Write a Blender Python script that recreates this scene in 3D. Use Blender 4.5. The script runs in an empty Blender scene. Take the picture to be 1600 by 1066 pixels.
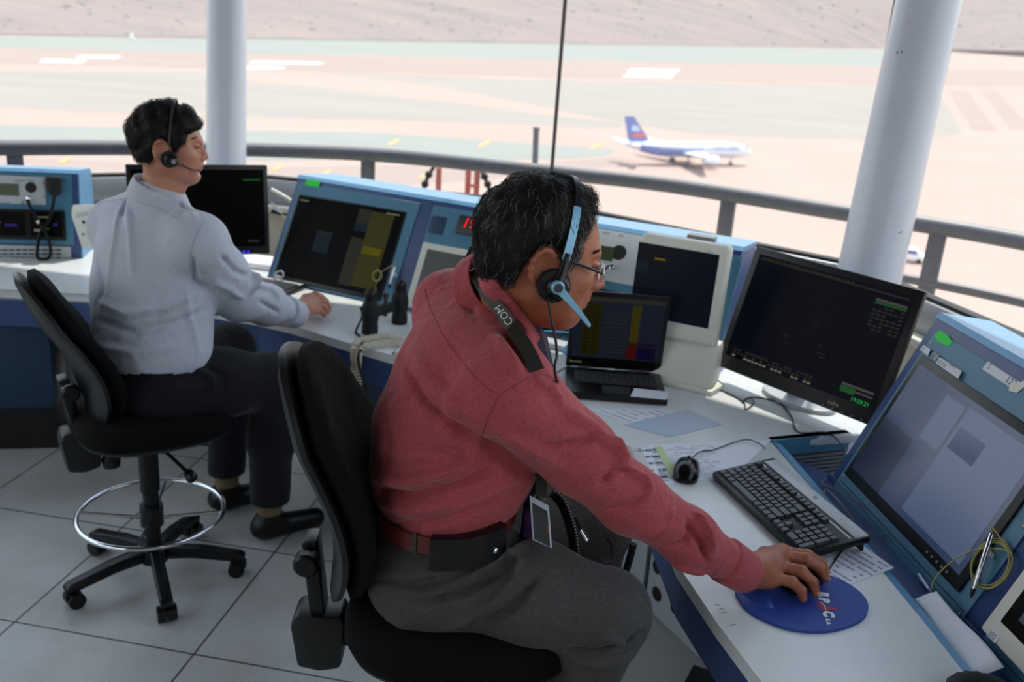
import bpy, bmesh, math, random
import numpy as np
from mathutils import Vector, Matrix, Euler
from mathutils.bvhtree import BVHTree
random.seed(7); np.random.seed(7)
S = bpy.context.scene
COL = S.collection
PI = math.pi
R_ = math.radians

# ------------------------------------------------------------------ camera
FPX, PITCH, ROLL, CH = 1500.0, R_(19), R_(4), 1.94
_r = Vector((1, 0, 0)); _f = Vector((0, math.cos(PITCH), -math.sin(PITCH))); _u = Vector((0, math.sin(PITCH), math.cos(PITCH)))
_c, _s = math.cos(ROLL), math.sin(ROLL)
AX = _c * _r + _s * _u; AY = -_s * _r + _c * _u; AZ = _f
CP = Vector((0, 0, CH))
def ray(x, y): return AX * ((x - 800) / FPX) - AY * ((y - 533) / FPX) + AZ
def Z(x, y, z):            # picture point -> place on the level z
    d = ray(x, y); return CP + d * ((z - CH) / d.z)
def D(x, y, t):            # picture point -> place at a distance t along the view axis
    return CP + ray(x, y) * t
cam_d = bpy.data.cameras.new('camera'); cam = bpy.data.objects.new('camera', cam_d); COL.objects.link(cam)
M4 = Matrix((AX, AY, -AZ)).transposed().to_4x4(); M4.translation = CP
cam.matrix_world = M4
cam_d.sensor_width = 36; cam_d.lens = 36 * FPX / 1600; cam_d.clip_start = .02; cam_d.clip_end = 30000
cam_d.dof.use_dof = True; cam_d.dof.focus_distance = 1.95; cam_d.dof.aperture_fstop = 4.0
S.camera = cam

# ------------------------------------------------------------------ materials
def lin(c):
    if isinstance(c, str): c = tuple(int(c[i:i+2], 16) for i in (0, 2, 4))
    return tuple(((v/255)/12.92 if v/255 <= .04045 else ((v/255+.055)/1.055)**2.4) for v in c) + (1,)
def newmat(name):
    m = bpy.data.materials.new(name); m.use_nodes = True
    nt = m.node_tree; nt.nodes.clear()
    return m, nt, nt.nodes.new, nt.links.new
def mat(name, col, rough=.5, metal=0, spec=.5, noise=0, nscale=60, bump=0, bscale=200, emit=None, estr=1, coat=0, sheen=0, sub=0, col2=None):
    m, nt, N, L = newmat(name)
    o = N('ShaderNodeOutputMaterial'); b = N('ShaderNodeBsdfPrincipled'); L(b.outputs[0], o.inputs[0])
    b.inputs['Base Color'].default_value = lin(col); b.inputs['Roughness'].default_value = rough
    b.inputs['Metallic'].default_value = metal; b.inputs['Specular IOR Level'].default_value = spec
    b.inputs['Coat Weight'].default_value = coat
    if sheen: b.inputs['Sheen Weight'].default_value = sheen; b.inputs['Sheen Roughness'].default_value = .5
    if sub:
        b.inputs['Subsurface Weight'].default_value = sub; b.inputs['Subsurface Radius'].default_value = (.012, .005, .003); b.inputs['Subsurface Scale'].default_value = .6
    tc = N('ShaderNodeTexCoord')
    if noise:
        t = N('ShaderNodeTexNoise'); t.inputs['Scale'].default_value = nscale; t.inputs['Detail'].default_value = 5
        L(tc.outputs['Object'], t.inputs['Vector'])
        mx = N('ShaderNodeMix'); mx.data_type = 'RGBA'
        c = lin(col); c2 = lin(col2) if col2 else tuple(v*(1-noise) for v in c[:3])+(1,)
        mx.inputs['A'].default_value = c2; mx.inputs['B'].default_value = c
        rp = N('ShaderNodeValToRGB'); rp.color_ramp.elements[0].position = .38; rp.color_ramp.elements[1].position = .62
        L(t.outputs['Fac'], rp.inputs[0]); L(rp.outputs[0], mx.inputs['Factor'])
        L(mx.outputs['Result'], b.inputs['Base Color'])
    if bump:
        t2 = N('ShaderNodeTexNoise'); t2.inputs['Scale'].default_value = bscale; t2.inputs['Detail'].default_value = 3
        L(tc.outputs['Object'], t2.inputs['Vector'])
        bp = N('ShaderNodeBump'); bp.inputs['Strength'].default_value = bump; bp.inputs['Distance'].default_value = .002
        L(t2.outputs['Fac'], bp.inputs['Height']); L(bp.outputs[0], b.inputs['Normal'])
    if emit:
        b.inputs['Emission Color'].default_value = lin(emit); b.inputs['Emission Strength'].default_value = estr
    return m
def fabric(name, col, col2, scale=900, rough=.85, bump=.3, sheen=.2):
    m, nt, N, L = newmat(name)
    o = N('ShaderNodeOutputMaterial'); b = N('ShaderNodeBsdfPrincipled'); L(b.outputs[0], o.inputs[0])
    b.inputs['Roughness'].default_value = rough; b.inputs['Specular IOR Level'].default_value = .2
    b.inputs['Sheen Weight'].default_value = sheen; b.inputs['Sheen Roughness'].default_value = .4
    tc = N('ShaderNodeTexCoord'); mp = N('ShaderNodeMapping'); mp.inputs['Scale'].default_value = (1, 1, .12)
    L(tc.outputs['Object'], mp.inputs[0])
    t = N('ShaderNodeTexNoise'); t.inputs['Scale'].default_value = scale; t.inputs['Detail'].default_value = 2; L(mp.outputs[0], t.inputs['Vector'])
    mp2 = N('ShaderNodeMapping'); mp2.inputs['Scale'].default_value = (.12, .12, 1); L(tc.outputs['Object'], mp2.inputs[0])
    t2 = N('ShaderNodeTexNoise'); t2.inputs['Scale'].default_value = scale; t2.inputs['Detail'].default_value = 2; L(mp2.outputs[0], t2.inputs['Vector'])
    ad = N('ShaderNodeMath'); ad.operation = 'ADD'; L(t.outputs['Fac'], ad.inputs[0]); L(t2.outputs['Fac'], ad.inputs[1])
    rp = N('ShaderNodeMapRange'); rp.inputs['From Min'].default_value = .75; rp.inputs['From Max'].default_value = 1.25; L(ad.outputs[0], rp.inputs[0])
    mx = N('ShaderNodeMix'); mx.data_type = 'RGBA'; mx.inputs['A'].default_value = lin(col2); mx.inputs['B'].default_value = lin(col)
    L(rp.outputs[0], mx.inputs['Factor']); L(mx.outputs['Result'], b.inputs['Base Color'])
    # soft crumples
    t3 = N('ShaderNodeTexNoise'); t3.inputs['Scale'].default_value = 16; t3.inputs['Detail'].default_value = 4; t3.inputs['Distortion'].default_value = .6
    L(tc.outputs['Object'], t3.inputs['Vector'])
    b1 = N('ShaderNodeBump'); b1.inputs['Strength'].default_value = bump; b1.inputs['Distance'].default_value = .03; L(t3.outputs['Fac'], b1.inputs['Height'])
    b2 = N('ShaderNodeBump'); b2.inputs['Strength'].default_value = .25; b2.inputs['Distance'].default_value = .0008; L(ad.outputs[0], b2.inputs['Height']); L(b1.outputs[0], b2.inputs['Normal'])
    L(b2.outputs[0], b.inputs['Normal'])
    return m
M = {}
M['teal'] = mat('teal_paint', (72, 126, 154), .42, noise=.05, nscale=8)
M['navy'] = mat('navy_paint', (44, 72, 122), .4)
M['sunlit_blue'] = mat('sunlit_blue_paint', (110, 160, 200), .35)  # console blue made paler, sunlight on tops and sides put into the colour
M['darkblue'] = mat('dark_blue_panel', (30, 62, 90), .5)
M['work'] = mat('worktop_laminate', (220, 222, 222), .28, noise=.03, nscale=30)
M['workedge'] = mat('worktop_edge', (188, 190, 192), .4)
M['cream'] = mat('cream_plastic', (222, 220, 208), .45)
M['greybox'] = mat('grey_panel', (188, 194, 198), .45)
M['beige'] = mat('beige_wall', (214, 208, 190), .7)
M['alu'] = mat('aluminium', (176, 178, 182), .4, metal=.6)
M['gasket'] = mat('gasket', (28, 28, 30), .6)
M['black'] = mat('black_plastic', (11, 11, 12), .36, spec=.4)
M['blackm'] = mat('black_matt', (11, 11, 12), .7, bump=.2, bscale=500)
M['dkgrey'] = mat('dark_grey_plastic', (58, 59, 62), .38)
M['grey'] = mat('grey_plastic', (120, 123, 128), .45)
M['silver'] = mat('silver_plastic', (186, 189, 194), .35)
M['chrome'] = mat('chrome', (225, 226, 230), .12, metal=1)
M['white'] = mat('white_plastic', (232, 233, 235), .4)
M['paper'] = mat('paper', (226, 228, 236), .8)
M['ink'] = mat('ink', (70, 72, 90), .8)
M['screen'] = mat('screen_glass', (6, 6, 7), .3, spec=.06)
M['green_tape'] = mat('green_tape', (40, 225, 70), .6)
M['led_red'] = mat('led_red', (120, 0, 0), .4, emit=(255, 20, 15), estr=.55)
M['led_blue'] = mat('led_blue', (10, 10, 90), .4, emit=(60, 50, 255), estr=1.0)
M['lcd'] = mat('lcd_green', (62, 74, 46), .3)
M['screw'] = mat('screw', (150, 150, 150), .35, metal=.8)

# ------------------------------------------------------------------ mesh builder
class Fr:                                   # a local frame: u along, v up, n out
    def __init__(s, O, u, v, n=None):
        s.O = Vector(O); s.u = Vector(u).normalized(); s.v = Vector(v).normalized()
        s.n = Vector(n).normalized() if n is not None else s.u.cross(s.v).normalized()
    def p(s, a, b, c=0): return s.O + s.u*a + s.v*b + s.n*c
    def hit(s, x, y, w=0):                  # where the sight line of a picture point meets the plane
        d = ray(x, y); k = (s.O + s.n*w - CP).dot(s.n) / d.dot(s.n); q = CP + d*k - s.O
        return q.dot(s.u), q.dot(s.v)
    def at(s, a, b, c=0): return Fr(s.p(a, b, c), s.u, s.v, s.n)
    def rot(s, ang):                        # turn about n
        c, k = math.cos(ang), math.sin(ang); return Fr(s.O, s.u*c + s.v*k, s.v*c - s.u*k, s.n)
W0 = Fr((0, 0, 0), (1, 0, 0), (0, 1, 0))
def level(O, ang): return Fr(O, (math.cos(ang), math.sin(ang), 0), (-math.sin(ang), math.cos(ang), 0))
class MB:
    def __init__(s): s.bm = bmesh.new(); s.mats = []; s.mi = 0
    def use(s, m):
        if m not in s.mats: s.mats.append(m)
        s.mi = s.mats.index(m); return s
    def _f(s, vs, sm=False):
        try:
            f = s.bm.faces.new(vs); f.material_index = s.mi; f.smooth = sm; return f
        except ValueError: return None
    def quad(s, *pts): s._f([s.bm.verts.new(p) for p in pts]); return s
    def rect(s, fr, u0, v0, u1, v1, w=0): return s.quad(fr.p(u0, v0, w), fr.p(u1, v0, w), fr.p(u1, v1, w), fr.p(u0, v1, w))
    def box(s, fr, u0, u1, v0, v1, w0, w1, bev=0, seg=2):
        b2 = bmesh.new()
        vs = [b2.verts.new((a, b, c)) for c in (w0, w1) for b in (v0, v1) for a in (u0, u1)]
        for f in ((0, 2, 3, 1), (4, 5, 7, 6), (0, 1, 5, 4), (2, 6, 7, 3), (0, 4, 6, 2), (1, 3, 7, 5)): b2.faces.new([vs[i] for i in f])
        if bev: bmesh.ops.bevel(b2, geom=b2.edges[:], offset=bev, segments=seg, affect='EDGES', profile=.5)
        s.merge(b2, lambda q: fr.p(q.x, q.y, q.z), bool(bev)); return s
    def merge(s, b2, fn, sm=False):
        mp = {}
        for v in b2.verts: mp[v.index if v.index >= 0 else id(v)] = None
        b2.verts.index_update()
        nv = [s.bm.verts.new(fn(v.co)) for v in b2.verts]
        for f in b2.faces: s._f([nv[v.index] for v in f.verts], sm)
        b2.free()
    def prism(s, fr, poly, w0, w1, bev=0, sm=False):
        b2 = bmesh.new()
        a = [b2.verts.new((p[0], p[1], w0)) for p in poly]; b = [b2.verts.new((p[0], p[1], w1)) for p in poly]
        b2.faces.new(a[::-1]); b2.faces.new(b); n = len(poly)
        for i in range(n): b2.faces.new((a[i], a[(i+1) % n], b[(i+1) % n], b[i]))
        if bev: bmesh.ops.bevel(b2, geom=[e for e in b2.edges], offset=bev, segments=2, affect='EDGES', profile=.5)
        s.merge(b2, lambda q: fr.p(q.x, q.y, q.z), bool(bev) or sm); return s
    def tube(s, path, r, n=8, cap=True, closed=False):
        P = [Vector(p) for p in path]; m = len(P)
        rr = r if isinstance(r, (list, tuple)) else [r]*m
        T = []
        for i in range(m):
            if closed: t = P[(i+1) % m] - P[i-1]
            else: t = P[min(i+1, m-1)] - P[max(i-1, 0)]
            T.append(t.normalized() if t.length > 1e-9 else Vector((0, 0, 1)))
        a = T[0].orthogonal().normalized(); rings = []
        for i in range(m):
            a = (a - T[i]*a.dot(T[i])); a = a.normalized() if a.length > 1e-6 else T[i].orthogonal().normalized()
            b = T[i].cross(a)
            rings.append([s.bm.verts.new(P[i] + (a*math.cos(2*PI*k/n) + b*math.sin(2*PI*k/n))*rr[i]) for k in range(n)])
        for i in range(m if closed else m-1):
            A, B = rings[i], rings[(i+1) % m]
            off = 0
            if closed and i == m-1:
                off = min(range(n), key=lambda k: (A[0].co - B[k].co).length)
            for k in range(n): s._f((A[k], A[(k+1) % n], B[(k+1+off) % n], B[(k+off) % n]), True)
        if cap and not closed:
            s._f(rings[0][::-1]); s._f(rings[-1])
        return s
    def cyl(s, p0, p1, r, r1=None, n=20): return s.tube([p0, p1], [r, r if r1 is None else r1], n)
    def lathe(s, fr, prof, n=28, cap=True):   # prof: (radius, height along n)
        rings = []
        for rad, h in prof:
            rings.append([s.bm.verts.new(fr.p(rad*math.cos(2*PI*k/n), rad*math.sin(2*PI*k/n), h)) for k in range(n)])
        for i in range(len(rings)-1):
            for k in range(n): s._f((rings[i][k], rings[i][(k+1) % n], rings[i+1][(k+1) % n], rings[i+1][k]), True)
        if cap: s._f(rings[0][::-1]); s._f(rings[-1])
        return s
    def ball(s, fr, a, b, c, nu=16, nv=10):
        b2 = bmesh.new(); bmesh.ops.create_uvsphere(b2, u_segments=nu, v_segments=nv, radius=1)
        s.merge(b2, lambda q: fr.p(q.x*a, q.y*b, q.z*c), True); return s
    def loft(s, rings, closed=True, cap=True, sm=True):
        R = [[s.bm.verts.new(p) for p in r] for r in rings]; n = len(R[0])
        for i in range(len(R)-1):
            for k in range(n if closed else n-1): s._f((R[i][k], R[i][(k+1) % n], R[i+1][(k+1) % n], R[i+1][k]), sm)
        if cap: s._f(R[0][::-1], False); s._f(R[-1], False)
        return s
    def raw(s, verts, faces, sm=True):
        nv = [s.bm.verts.new(v) for v in verts]
        for f in faces: s._f([nv[i] for i in f], sm)
        return s
    def build(s, name, parent=None, m=None, flat=False, recalc=True, kind=None):
        if m is not None and not s.mats: s.mats = [m]
        if recalc: bmesh.ops.recalc_face_normals(s.bm, faces=s.bm.faces[:])
        me = bpy.data.meshes.new(name); s.bm.to_mesh(me); s.bm.free()
        for k in s.mats: me.materials.append(k)
        o = bpy.data.objects.new(name, me); COL.objects.link(o)
        if parent is not None: attach(o, parent)
        if kind: o['kind'] = kind
        try: me.set_sharp_from_angle(angle=R_(38))
        except Exception: pass
        return o
def worldloc(o):
    v = Vector(o.location)
    while o.parent: o = o.parent; v += Vector(o.location)
    return v
def attach(o, parent):
    o.parent = parent; w = worldloc(parent)
    if w.length > 1e-9: o.data.transform(Matrix.Translation(-w))
def thing(name, label, cat, loc=(0, 0, 0), group=None):
    o = bpy.data.objects.new(name, None); COL.objects.link(o); o.empty_display_size = .05
    o.location = loc; return tag(o, label, cat, group)
def tag(o, label, cat, group=None):
    o['label'] = label; o['category'] = cat
    if group: o['group'] = group
    return o
def struct(o): o['kind'] = 'structure'; return o
def centre(o):                               # put the origin of a one-mesh thing at its base
    if o.data and len(o.data.vertices):
        n = len(o.data.vertices); a = np.empty(n*3); o.data.vertices.foreach_get('co', a); a = a.reshape(-1, 3)
        c = Vector(((a[:, 0].min()+a[:, 0].max())/2, (a[:, 1].min()+a[:, 1].max())/2, a[:, 2].min()))
        o.data.transform(Matrix.Translation(-c)); o.location = o.location + c
    return o
def single(mb, name, m, label, cat, group=None):
    return centre(tag(mb.build(name, None, m), label, cat, group))
def spline(pts, n=12, closed=False):         # Catmull-Rom
    P = [Vector(p) for p in pts]; out = []; m = len(P)
    for i in range(m if closed else m-1):
        p0 = P[(i-1) % m] if closed or i > 0 else P[0]*2-P[1]
        p1 = P[i]; p2 = P[(i+1) % m]
        p3 = P[(i+2) % m] if closed or i+2 < m else p2*2-p1
        for k in range(n):
            t = k/n; out.append(.5*((2*p1)+(p2-p0)*t+(2*p0-5*p1+4*p2-p3)*t*t+(3*p1-p0-3*p2+p3)*t**3))
    if not closed: out.append(P[-1])
    return out
def coil(path, rad, pitch, per=10):          # a helix round a path
    P = [Vector(p) for p in path]; L = [0]
    for i in range(1, len(P)): L.append(L[-1]+(P[i]-P[i-1]).length)
    tot = L[-1]; n = max(8, int(tot/pitch*per)); out = []; a = None; j = 0
    for i in range(n+1):
        s = tot*i/n
        while j < len(P)-2 and L[j+1] < s: j += 1
        t = (s-L[j])/max(1e-9, L[j+1]-L[j]); c = P[j].lerp(P[j+1], t); T = (P[j+1]-P[j]).normalized()
        if a is None: a = T.orthogonal().normalized()
        a = (a-T*a.dot(T)).normalized(); b = T.cross(a); th = 2*PI*i/per
        out.append(c+(a*math.cos(th)+b*math.sin(th))*rad)
    return out
def text(mb, fr, s, size, w=.0004, ox=0, oy=0, bold=0, shear=0):   # flat lettering on a frame
    c = bpy.data.curves.new('lettering', 'FONT'); c.body = s; c.size = size; c.resolution_u = 2; c.offset = bold; c.shear = shear
    o = bpy.data.objects.new('lettering', c); COL.objects.link(o)
    me = bpy.data.meshes.new_from_object(o.evaluated_get(bpy.context.evaluated_depsgraph_get()))
    mb.raw([fr.p(v.co.x+ox, v.co.y+oy, w) for v in me.vertices], [list(p.vertices) for p in me.polygons], False)
    bpy.data.objects.remove(o); bpy.data.curves.remove(c); bpy.data.meshes.remove(me)
    return mb
def plane_from(bl, br, tau, z):              # leaning panel: foot line through two picture points on level z
    A = Z(*bl, z); B = Z(*br, z); u = (B-A).normalized(); w = Vector((-u.y, u.x, 0))
    v = Vector((0, 0, 1))*math.cos(tau) + w*math.sin(tau)
    return Fr(A, u, v, u.cross(v))
# ------------------------------------------------------------------ outdoors
GZ = -32.5
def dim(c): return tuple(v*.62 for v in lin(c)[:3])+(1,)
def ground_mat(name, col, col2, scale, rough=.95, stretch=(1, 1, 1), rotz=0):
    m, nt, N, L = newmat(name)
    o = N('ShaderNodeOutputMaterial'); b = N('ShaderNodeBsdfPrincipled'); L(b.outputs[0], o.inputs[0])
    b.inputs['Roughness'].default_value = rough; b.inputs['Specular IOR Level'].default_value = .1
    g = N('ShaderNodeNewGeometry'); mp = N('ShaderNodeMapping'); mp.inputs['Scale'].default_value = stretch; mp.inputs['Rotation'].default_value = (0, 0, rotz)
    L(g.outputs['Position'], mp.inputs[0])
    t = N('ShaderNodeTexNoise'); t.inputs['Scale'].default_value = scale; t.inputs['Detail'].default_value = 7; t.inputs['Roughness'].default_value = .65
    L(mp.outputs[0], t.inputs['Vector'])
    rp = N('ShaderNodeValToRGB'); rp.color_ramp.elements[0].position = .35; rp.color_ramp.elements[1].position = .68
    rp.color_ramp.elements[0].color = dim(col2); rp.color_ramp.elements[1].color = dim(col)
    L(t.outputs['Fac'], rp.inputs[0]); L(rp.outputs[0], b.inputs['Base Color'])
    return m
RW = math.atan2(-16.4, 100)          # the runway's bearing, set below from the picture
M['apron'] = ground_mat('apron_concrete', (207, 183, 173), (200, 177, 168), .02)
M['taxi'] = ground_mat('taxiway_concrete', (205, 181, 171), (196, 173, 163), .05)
M['runway'] = ground_mat('hazy_runway_asphalt', (194, 175, 167), (186, 168, 161), .05, stretch=(.1, 1, 1))  # runway contrast lowered, haze put into the colour
M['grass'] = ground_mat('hazy_pale_grass', (189, 180, 173), (179, 172, 165), .03, stretch=(.35, 1.6, 1))  # both grass tones kept pale, standing in for distance haze
M['grass2'] = ground_mat('hazy_pale_grass2', (178, 179, 173), (169, 172, 167), .03, stretch=(.35, 1.6, 1))
M['hill'] = ground_mat('hazy_dry_hillside', (180, 164, 160), (160, 149, 147), .012, stretch=(.5, 1.3, 1))  # hillside lightened in its colour to look hazy
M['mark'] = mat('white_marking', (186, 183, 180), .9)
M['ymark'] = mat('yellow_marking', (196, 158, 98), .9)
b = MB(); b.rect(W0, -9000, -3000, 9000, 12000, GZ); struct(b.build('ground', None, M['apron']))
def zone(name, pts, m, dz, kind=True):
    b = MB(); top = [Z(x, max(y, 20+.0692*(x-800)+.0), GZ+dz) for x, y in pts]
    f = [b.bm.verts.new(p) for p in top]; b.bm.faces.new(f)
    bmesh.ops.triangulate(b.bm, faces=b.bm.faces[:])
    o = b.build(name, None, m)
    if o.data.polygons and sum(p.normal.z for p in o.data.polygons) < 0: o.data.flip_normals()
    return struct(o)
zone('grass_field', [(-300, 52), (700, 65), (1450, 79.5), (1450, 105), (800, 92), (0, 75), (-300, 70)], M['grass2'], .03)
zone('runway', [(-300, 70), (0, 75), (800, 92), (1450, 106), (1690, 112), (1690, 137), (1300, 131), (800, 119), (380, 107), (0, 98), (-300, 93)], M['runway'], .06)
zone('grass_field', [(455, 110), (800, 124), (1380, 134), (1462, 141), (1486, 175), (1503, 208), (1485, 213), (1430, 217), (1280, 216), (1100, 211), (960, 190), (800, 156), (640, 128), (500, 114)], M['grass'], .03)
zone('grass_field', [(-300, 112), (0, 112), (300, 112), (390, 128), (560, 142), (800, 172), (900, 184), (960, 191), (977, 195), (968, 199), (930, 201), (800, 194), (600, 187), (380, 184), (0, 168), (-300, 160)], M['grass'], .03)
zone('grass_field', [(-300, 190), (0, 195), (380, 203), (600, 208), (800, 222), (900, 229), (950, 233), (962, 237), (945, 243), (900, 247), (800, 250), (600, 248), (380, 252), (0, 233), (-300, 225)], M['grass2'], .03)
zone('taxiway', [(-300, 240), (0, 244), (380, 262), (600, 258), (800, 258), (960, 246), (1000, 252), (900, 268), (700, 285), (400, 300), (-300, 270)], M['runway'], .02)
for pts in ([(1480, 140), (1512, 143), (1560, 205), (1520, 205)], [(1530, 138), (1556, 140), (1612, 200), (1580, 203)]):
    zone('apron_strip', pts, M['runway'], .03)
for x0, x1, y0, y1 in ((60, 128, 92, 97.5), (118, 182, 85.5, 90.5), (388, 500, 95, 98.5), (325, 440, 102, 106), (978, 1056, 107, 111.5), (972, 1048, 115, 120.5)):
    zone('runway_marking', [(x0+8, y0), (x1+8, y0+.02*(x1-x0)), (x1, y1+.02*(x1-x0)), (x0, y1)], M['mark'], .10)
for x, y in ((612, 222), (432, 262), (506, 270), (660, 274), (100, 250), (755, 224), (930, 228)):
    zone('taxiway_marking', [(x-9, y+4), (x+9, y-5), (x+13, y-3), (x-3, y+5)], M['ymark'], .10)
# hillside beyond the runway: foot line in the picture, then rising away
def hill():
    nx, ny = 220, 46; V = []; rng = np.random.RandomState(3)
    ph = rng.rand(6)*6.28
    for j in range(ny):
        for i in range(nx):
            x = -900 + 3600*i/(nx-1); y = 55 + .0156*x
            d = ray(x, y); hor = 17.8+.0692*(x-800)
            g = Vector((d.x, d.y, 0)); sl = (GZ-CH)/d.z if d.z < -1e-4 else 1e9
            k = min(sl*g.length, 3600)
            g.normalize(); foot = CP+ray(x, y)*(k/Vector((d.x, d.y, 0)).length)
            s = (j/(ny-1))**1.7*3200
            wob = .5+.5*math.sin(i*.11+ph[0]+s*.002)+.3*math.sin(i*.27+ph[1]+s*.004)+.2*math.sin(i*.6+ph[2])
            h = s*.10 + (s/900 if s < 900 else 1)*13*wob - (70 if j == 0 else 0)
            V.append((foot.x+g.x*s, foot.y+g.y*s, foot.z+h))
    F = [(j*nx+i, j*nx+i+1, (j+1)*nx+i+1, (j+1)*nx+i) for j in range(ny-1) for i in range(nx-1)]
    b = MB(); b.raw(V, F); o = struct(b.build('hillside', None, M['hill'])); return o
HILL = hill()
bvh = BVHTree.FromPolygons([v.co for v in HILL.data.vertices], [list(p.vertices) for p in HILL.data.polygons])
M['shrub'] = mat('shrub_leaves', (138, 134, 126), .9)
b = MB(); rng = random.Random(5)
for k in range(900):
    x = rng.uniform(-60, 1660); y = rng.uniform(-30, 50+.0156*x)
    h = bvh.ray_cast(CP, ray(x, y).normalized())
    if not h[0]: continue
    dist = (h[0]-CP).length; r = dist/1500*rng.uniform(.9, 2.6)*rng.choice((.5, .6, .8, 1.5))
    b.ball(Fr(h[0], (1, 0, 0), (0, 1, 0)), r*rng.uniform(.9, 1.8), r, r*.6, 7, 5)
o = b.build('desert_shrubs', None, M['shrub']); o['kind'] = 'stuff'; tag(o, 'scattered grey-green desert shrubs dotting the dry hillside beyond the runway', 'shrubs')

# airliner ----------------------------------------------------------------
def airliner():
    a = Z(972, 231, GZ+4); n = Z(1173, 234, GZ+4); ax = (n-a); Lh = ax.length; ax.normalize()
    left = Vector((-ax.y, ax.x, 0)); up = Vector((0, 0, 1))
    base = Vector((a.x+ax.x*Lh/2, a.y+ax.y*Lh/2, GZ))
    t = thing('airliner', 'white and blue passenger jet taxiing across the sunlit apron', 'airplane', base)
    O = Vector((a.x, a.y, GZ)); k = Lh/37.6
    fr = Fr(O, ax, left, up)
    W = mat('aircraft_white', (226, 230, 240), .35); Bm = mat('hazy_aircraft_blue', (124, 134, 186), .4); Rd = mat('hazy_aircraft_red', (206, 122, 132), .4); G = mat('aircraft_grey', (120, 122, 130), .4, metal=.3)  # blue and red washed out, haze put into the livery colours
    st = [(0, .25, 5.2), (2, .75, 4.9), (5, 1.25, 4.45), (9, 1.75, 4.0), (13, 1.97, 3.8), (30, 1.97, 3.8), (33, 1.85, 3.75), (35, 1.5, 3.6), (36.6, .95, 3.4), (37.4, .4, 3.25), (37.6, .08, 3.2)]
    b = MB(); b.use(W)
    rings = [[fr.p(x*k, r*k*math.sin(q), z*k+r*k*math.cos(q)) for q in [2*PI*i/28 for i in range(28)]] for x, r, z in st]
    b.loft(rings)
    b.bm.faces.ensure_lookup_table(); b.mats.append(Bm); b.mats.append(G)
    o = b.build('fuselage', t)
    # blue belly sweep and cockpit glass as raised skins
    b = MB(); b.use(Bm)
    for sgn in (1, -1):
        pr = []
        for i in range(15):
            x = 4.5+i*1.25; hi = .55+.1*i; 
            r, z = np.interp(x, [s[0] for s in st], [s[1] for s in st])+.03, np.interp(x, [s[0] for s in st], [s[2] for s in st])
            lo = -2.6+ max(0, (i-4))*.235
            q0, q1 = PI/2-.35*min(1, 1), PI/2+1.15-max(0, i-3)*.1
            pr.append([fr.p(x*k, sgn*r*k*math.sin(q0+(q1-q0)*w/6), z*k+r*k*math.cos(q0+(q1-q0)*w/6)) for w in range(7)])
        b.loft(pr, closed=False, cap=False)
    b.build('blue_livery_band', o, recalc=False)
    b = MB(); b.use(mat('cockpit_glass', (40, 44, 56), .2))
    pr = [[fr.p(x*k, (np.interp(x, [s[0] for s in st], [s[1] for s in st])+.03)*k*math.sin(q), np.interp(x, [s[0] for s in st], [s[2] for s in st])*k+(np.interp(x, [s[0] for s in st], [s[1] for s in st])+.03)*k*math.cos(q)) for q in np.linspace(-1.15, 1.15, 13)] for x in (35.2, 35.9)]
    b.loft(pr, closed=False, cap=False); b.build('cockpit_window', o, recalc=False)
    ft = Fr(fr.p(0, -1.99*k, 0), ax, up, -left)
    b = MB(); b.use(mat('cabin_window_grey', (176, 180, 196), .4))
    b.rect(ft, 9.5*k, 4.05*k, 33*k, 4.42*k, .03)
    b.build('cabin_window_row', o, recalc=False)
    b = MB(); b.use(mat('airline_lettering', (110, 126, 190), .4)); text(b, ft, 'LAN', 1.7*k, .05, 29.2*k, 4.3*k); b.build('airline_name', o, recalc=False)
    b = MB(); b.use(bpy.data.materials['airline_lettering']); text(b, ft, 'AIRLINES', .75*k, .05, 25.1*k, 4.4*k); b.build('airline_name', o, recalc=False)
    def wing(name, root, tip, th, m, par=t):       # root/tip: (x_lead, x_trail, y, z)
        b = MB(); b.use(m); rr = []
        for (xl, xt, y, z), h in ((root, th), (tip, th*.35)):
            c = xl-xt
            pf = [(xl, 0), (xl-.15*c, .5), (xl-.4*c, .6), (xl-.75*c, .3), (xt, .03), (xl-.75*c, -.2), (xl-.4*c, -.4), (xl-.15*c, -.35)]
            rr.append([fr.p(px*k, y*k, (z+pz*h)*k) for px, pz in pf])
        b.loft(rr, sm=False); return b.build(name, par)
    for sg in (1, -1):
        wing('wing', (23.2, 16.2, sg*1.2, 3.1), (14.6, 13.1, sg*17.0, 4.5), .9, W)
        wing('tailplane', (5.0, 1.3, sg*.5, 5.1), (1.6, .3, sg*6.2, 5.5), .4, W)
        e = MB(); e.use(W); c = fr.p(22.6*k, sg*5.75*k, 1.95*k)
        e.lathe(Fr(c, left, up, ax), [(.55*k, -2.8*k), (.85*k, -1.6*k), (1.12*k, -.2*k), (1.18*k, .8*k), (1.05*k, 1.5*k), (.9*k, 1.45*k), (.85*k, .6*k)], 24)
        e.box(Fr(c, ax, left, up), -2.2*k, .6*k, -.15*k, .15*k, .7*k, 1.5*k); e.build('engine', t)
        g = MB(); g.use(G); c = fr.p(16.9*k, sg*3.8*k, 0)
        g.cyl(c+up*.5*k, c+up*3.2*k, .16*k)
        for w in (-.45, .45): g.cyl(c+left*(w-.2)*k+up*.57*k, c+left*(w+.2)*k+up*.57*k, .57*k)
        g.build('landing_gear', t, m=G)
    g = MB(); g.use(G); c = fr.p(32*k, 0, 0); g.cyl(c+up*.4*k, c+up*2.2*k, .12*k)
    for w in (-.28, .28): g.cyl(c+left*(w-.12)*k+up*.4*k, c+left*(w+.12)*k+up*.4*k, .4*k)
    g.build('landing_gear', t)
    b = MB(); b.use(Bm)
    fn = Fr(O, ax, up, -left)
    rr = []
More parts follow.
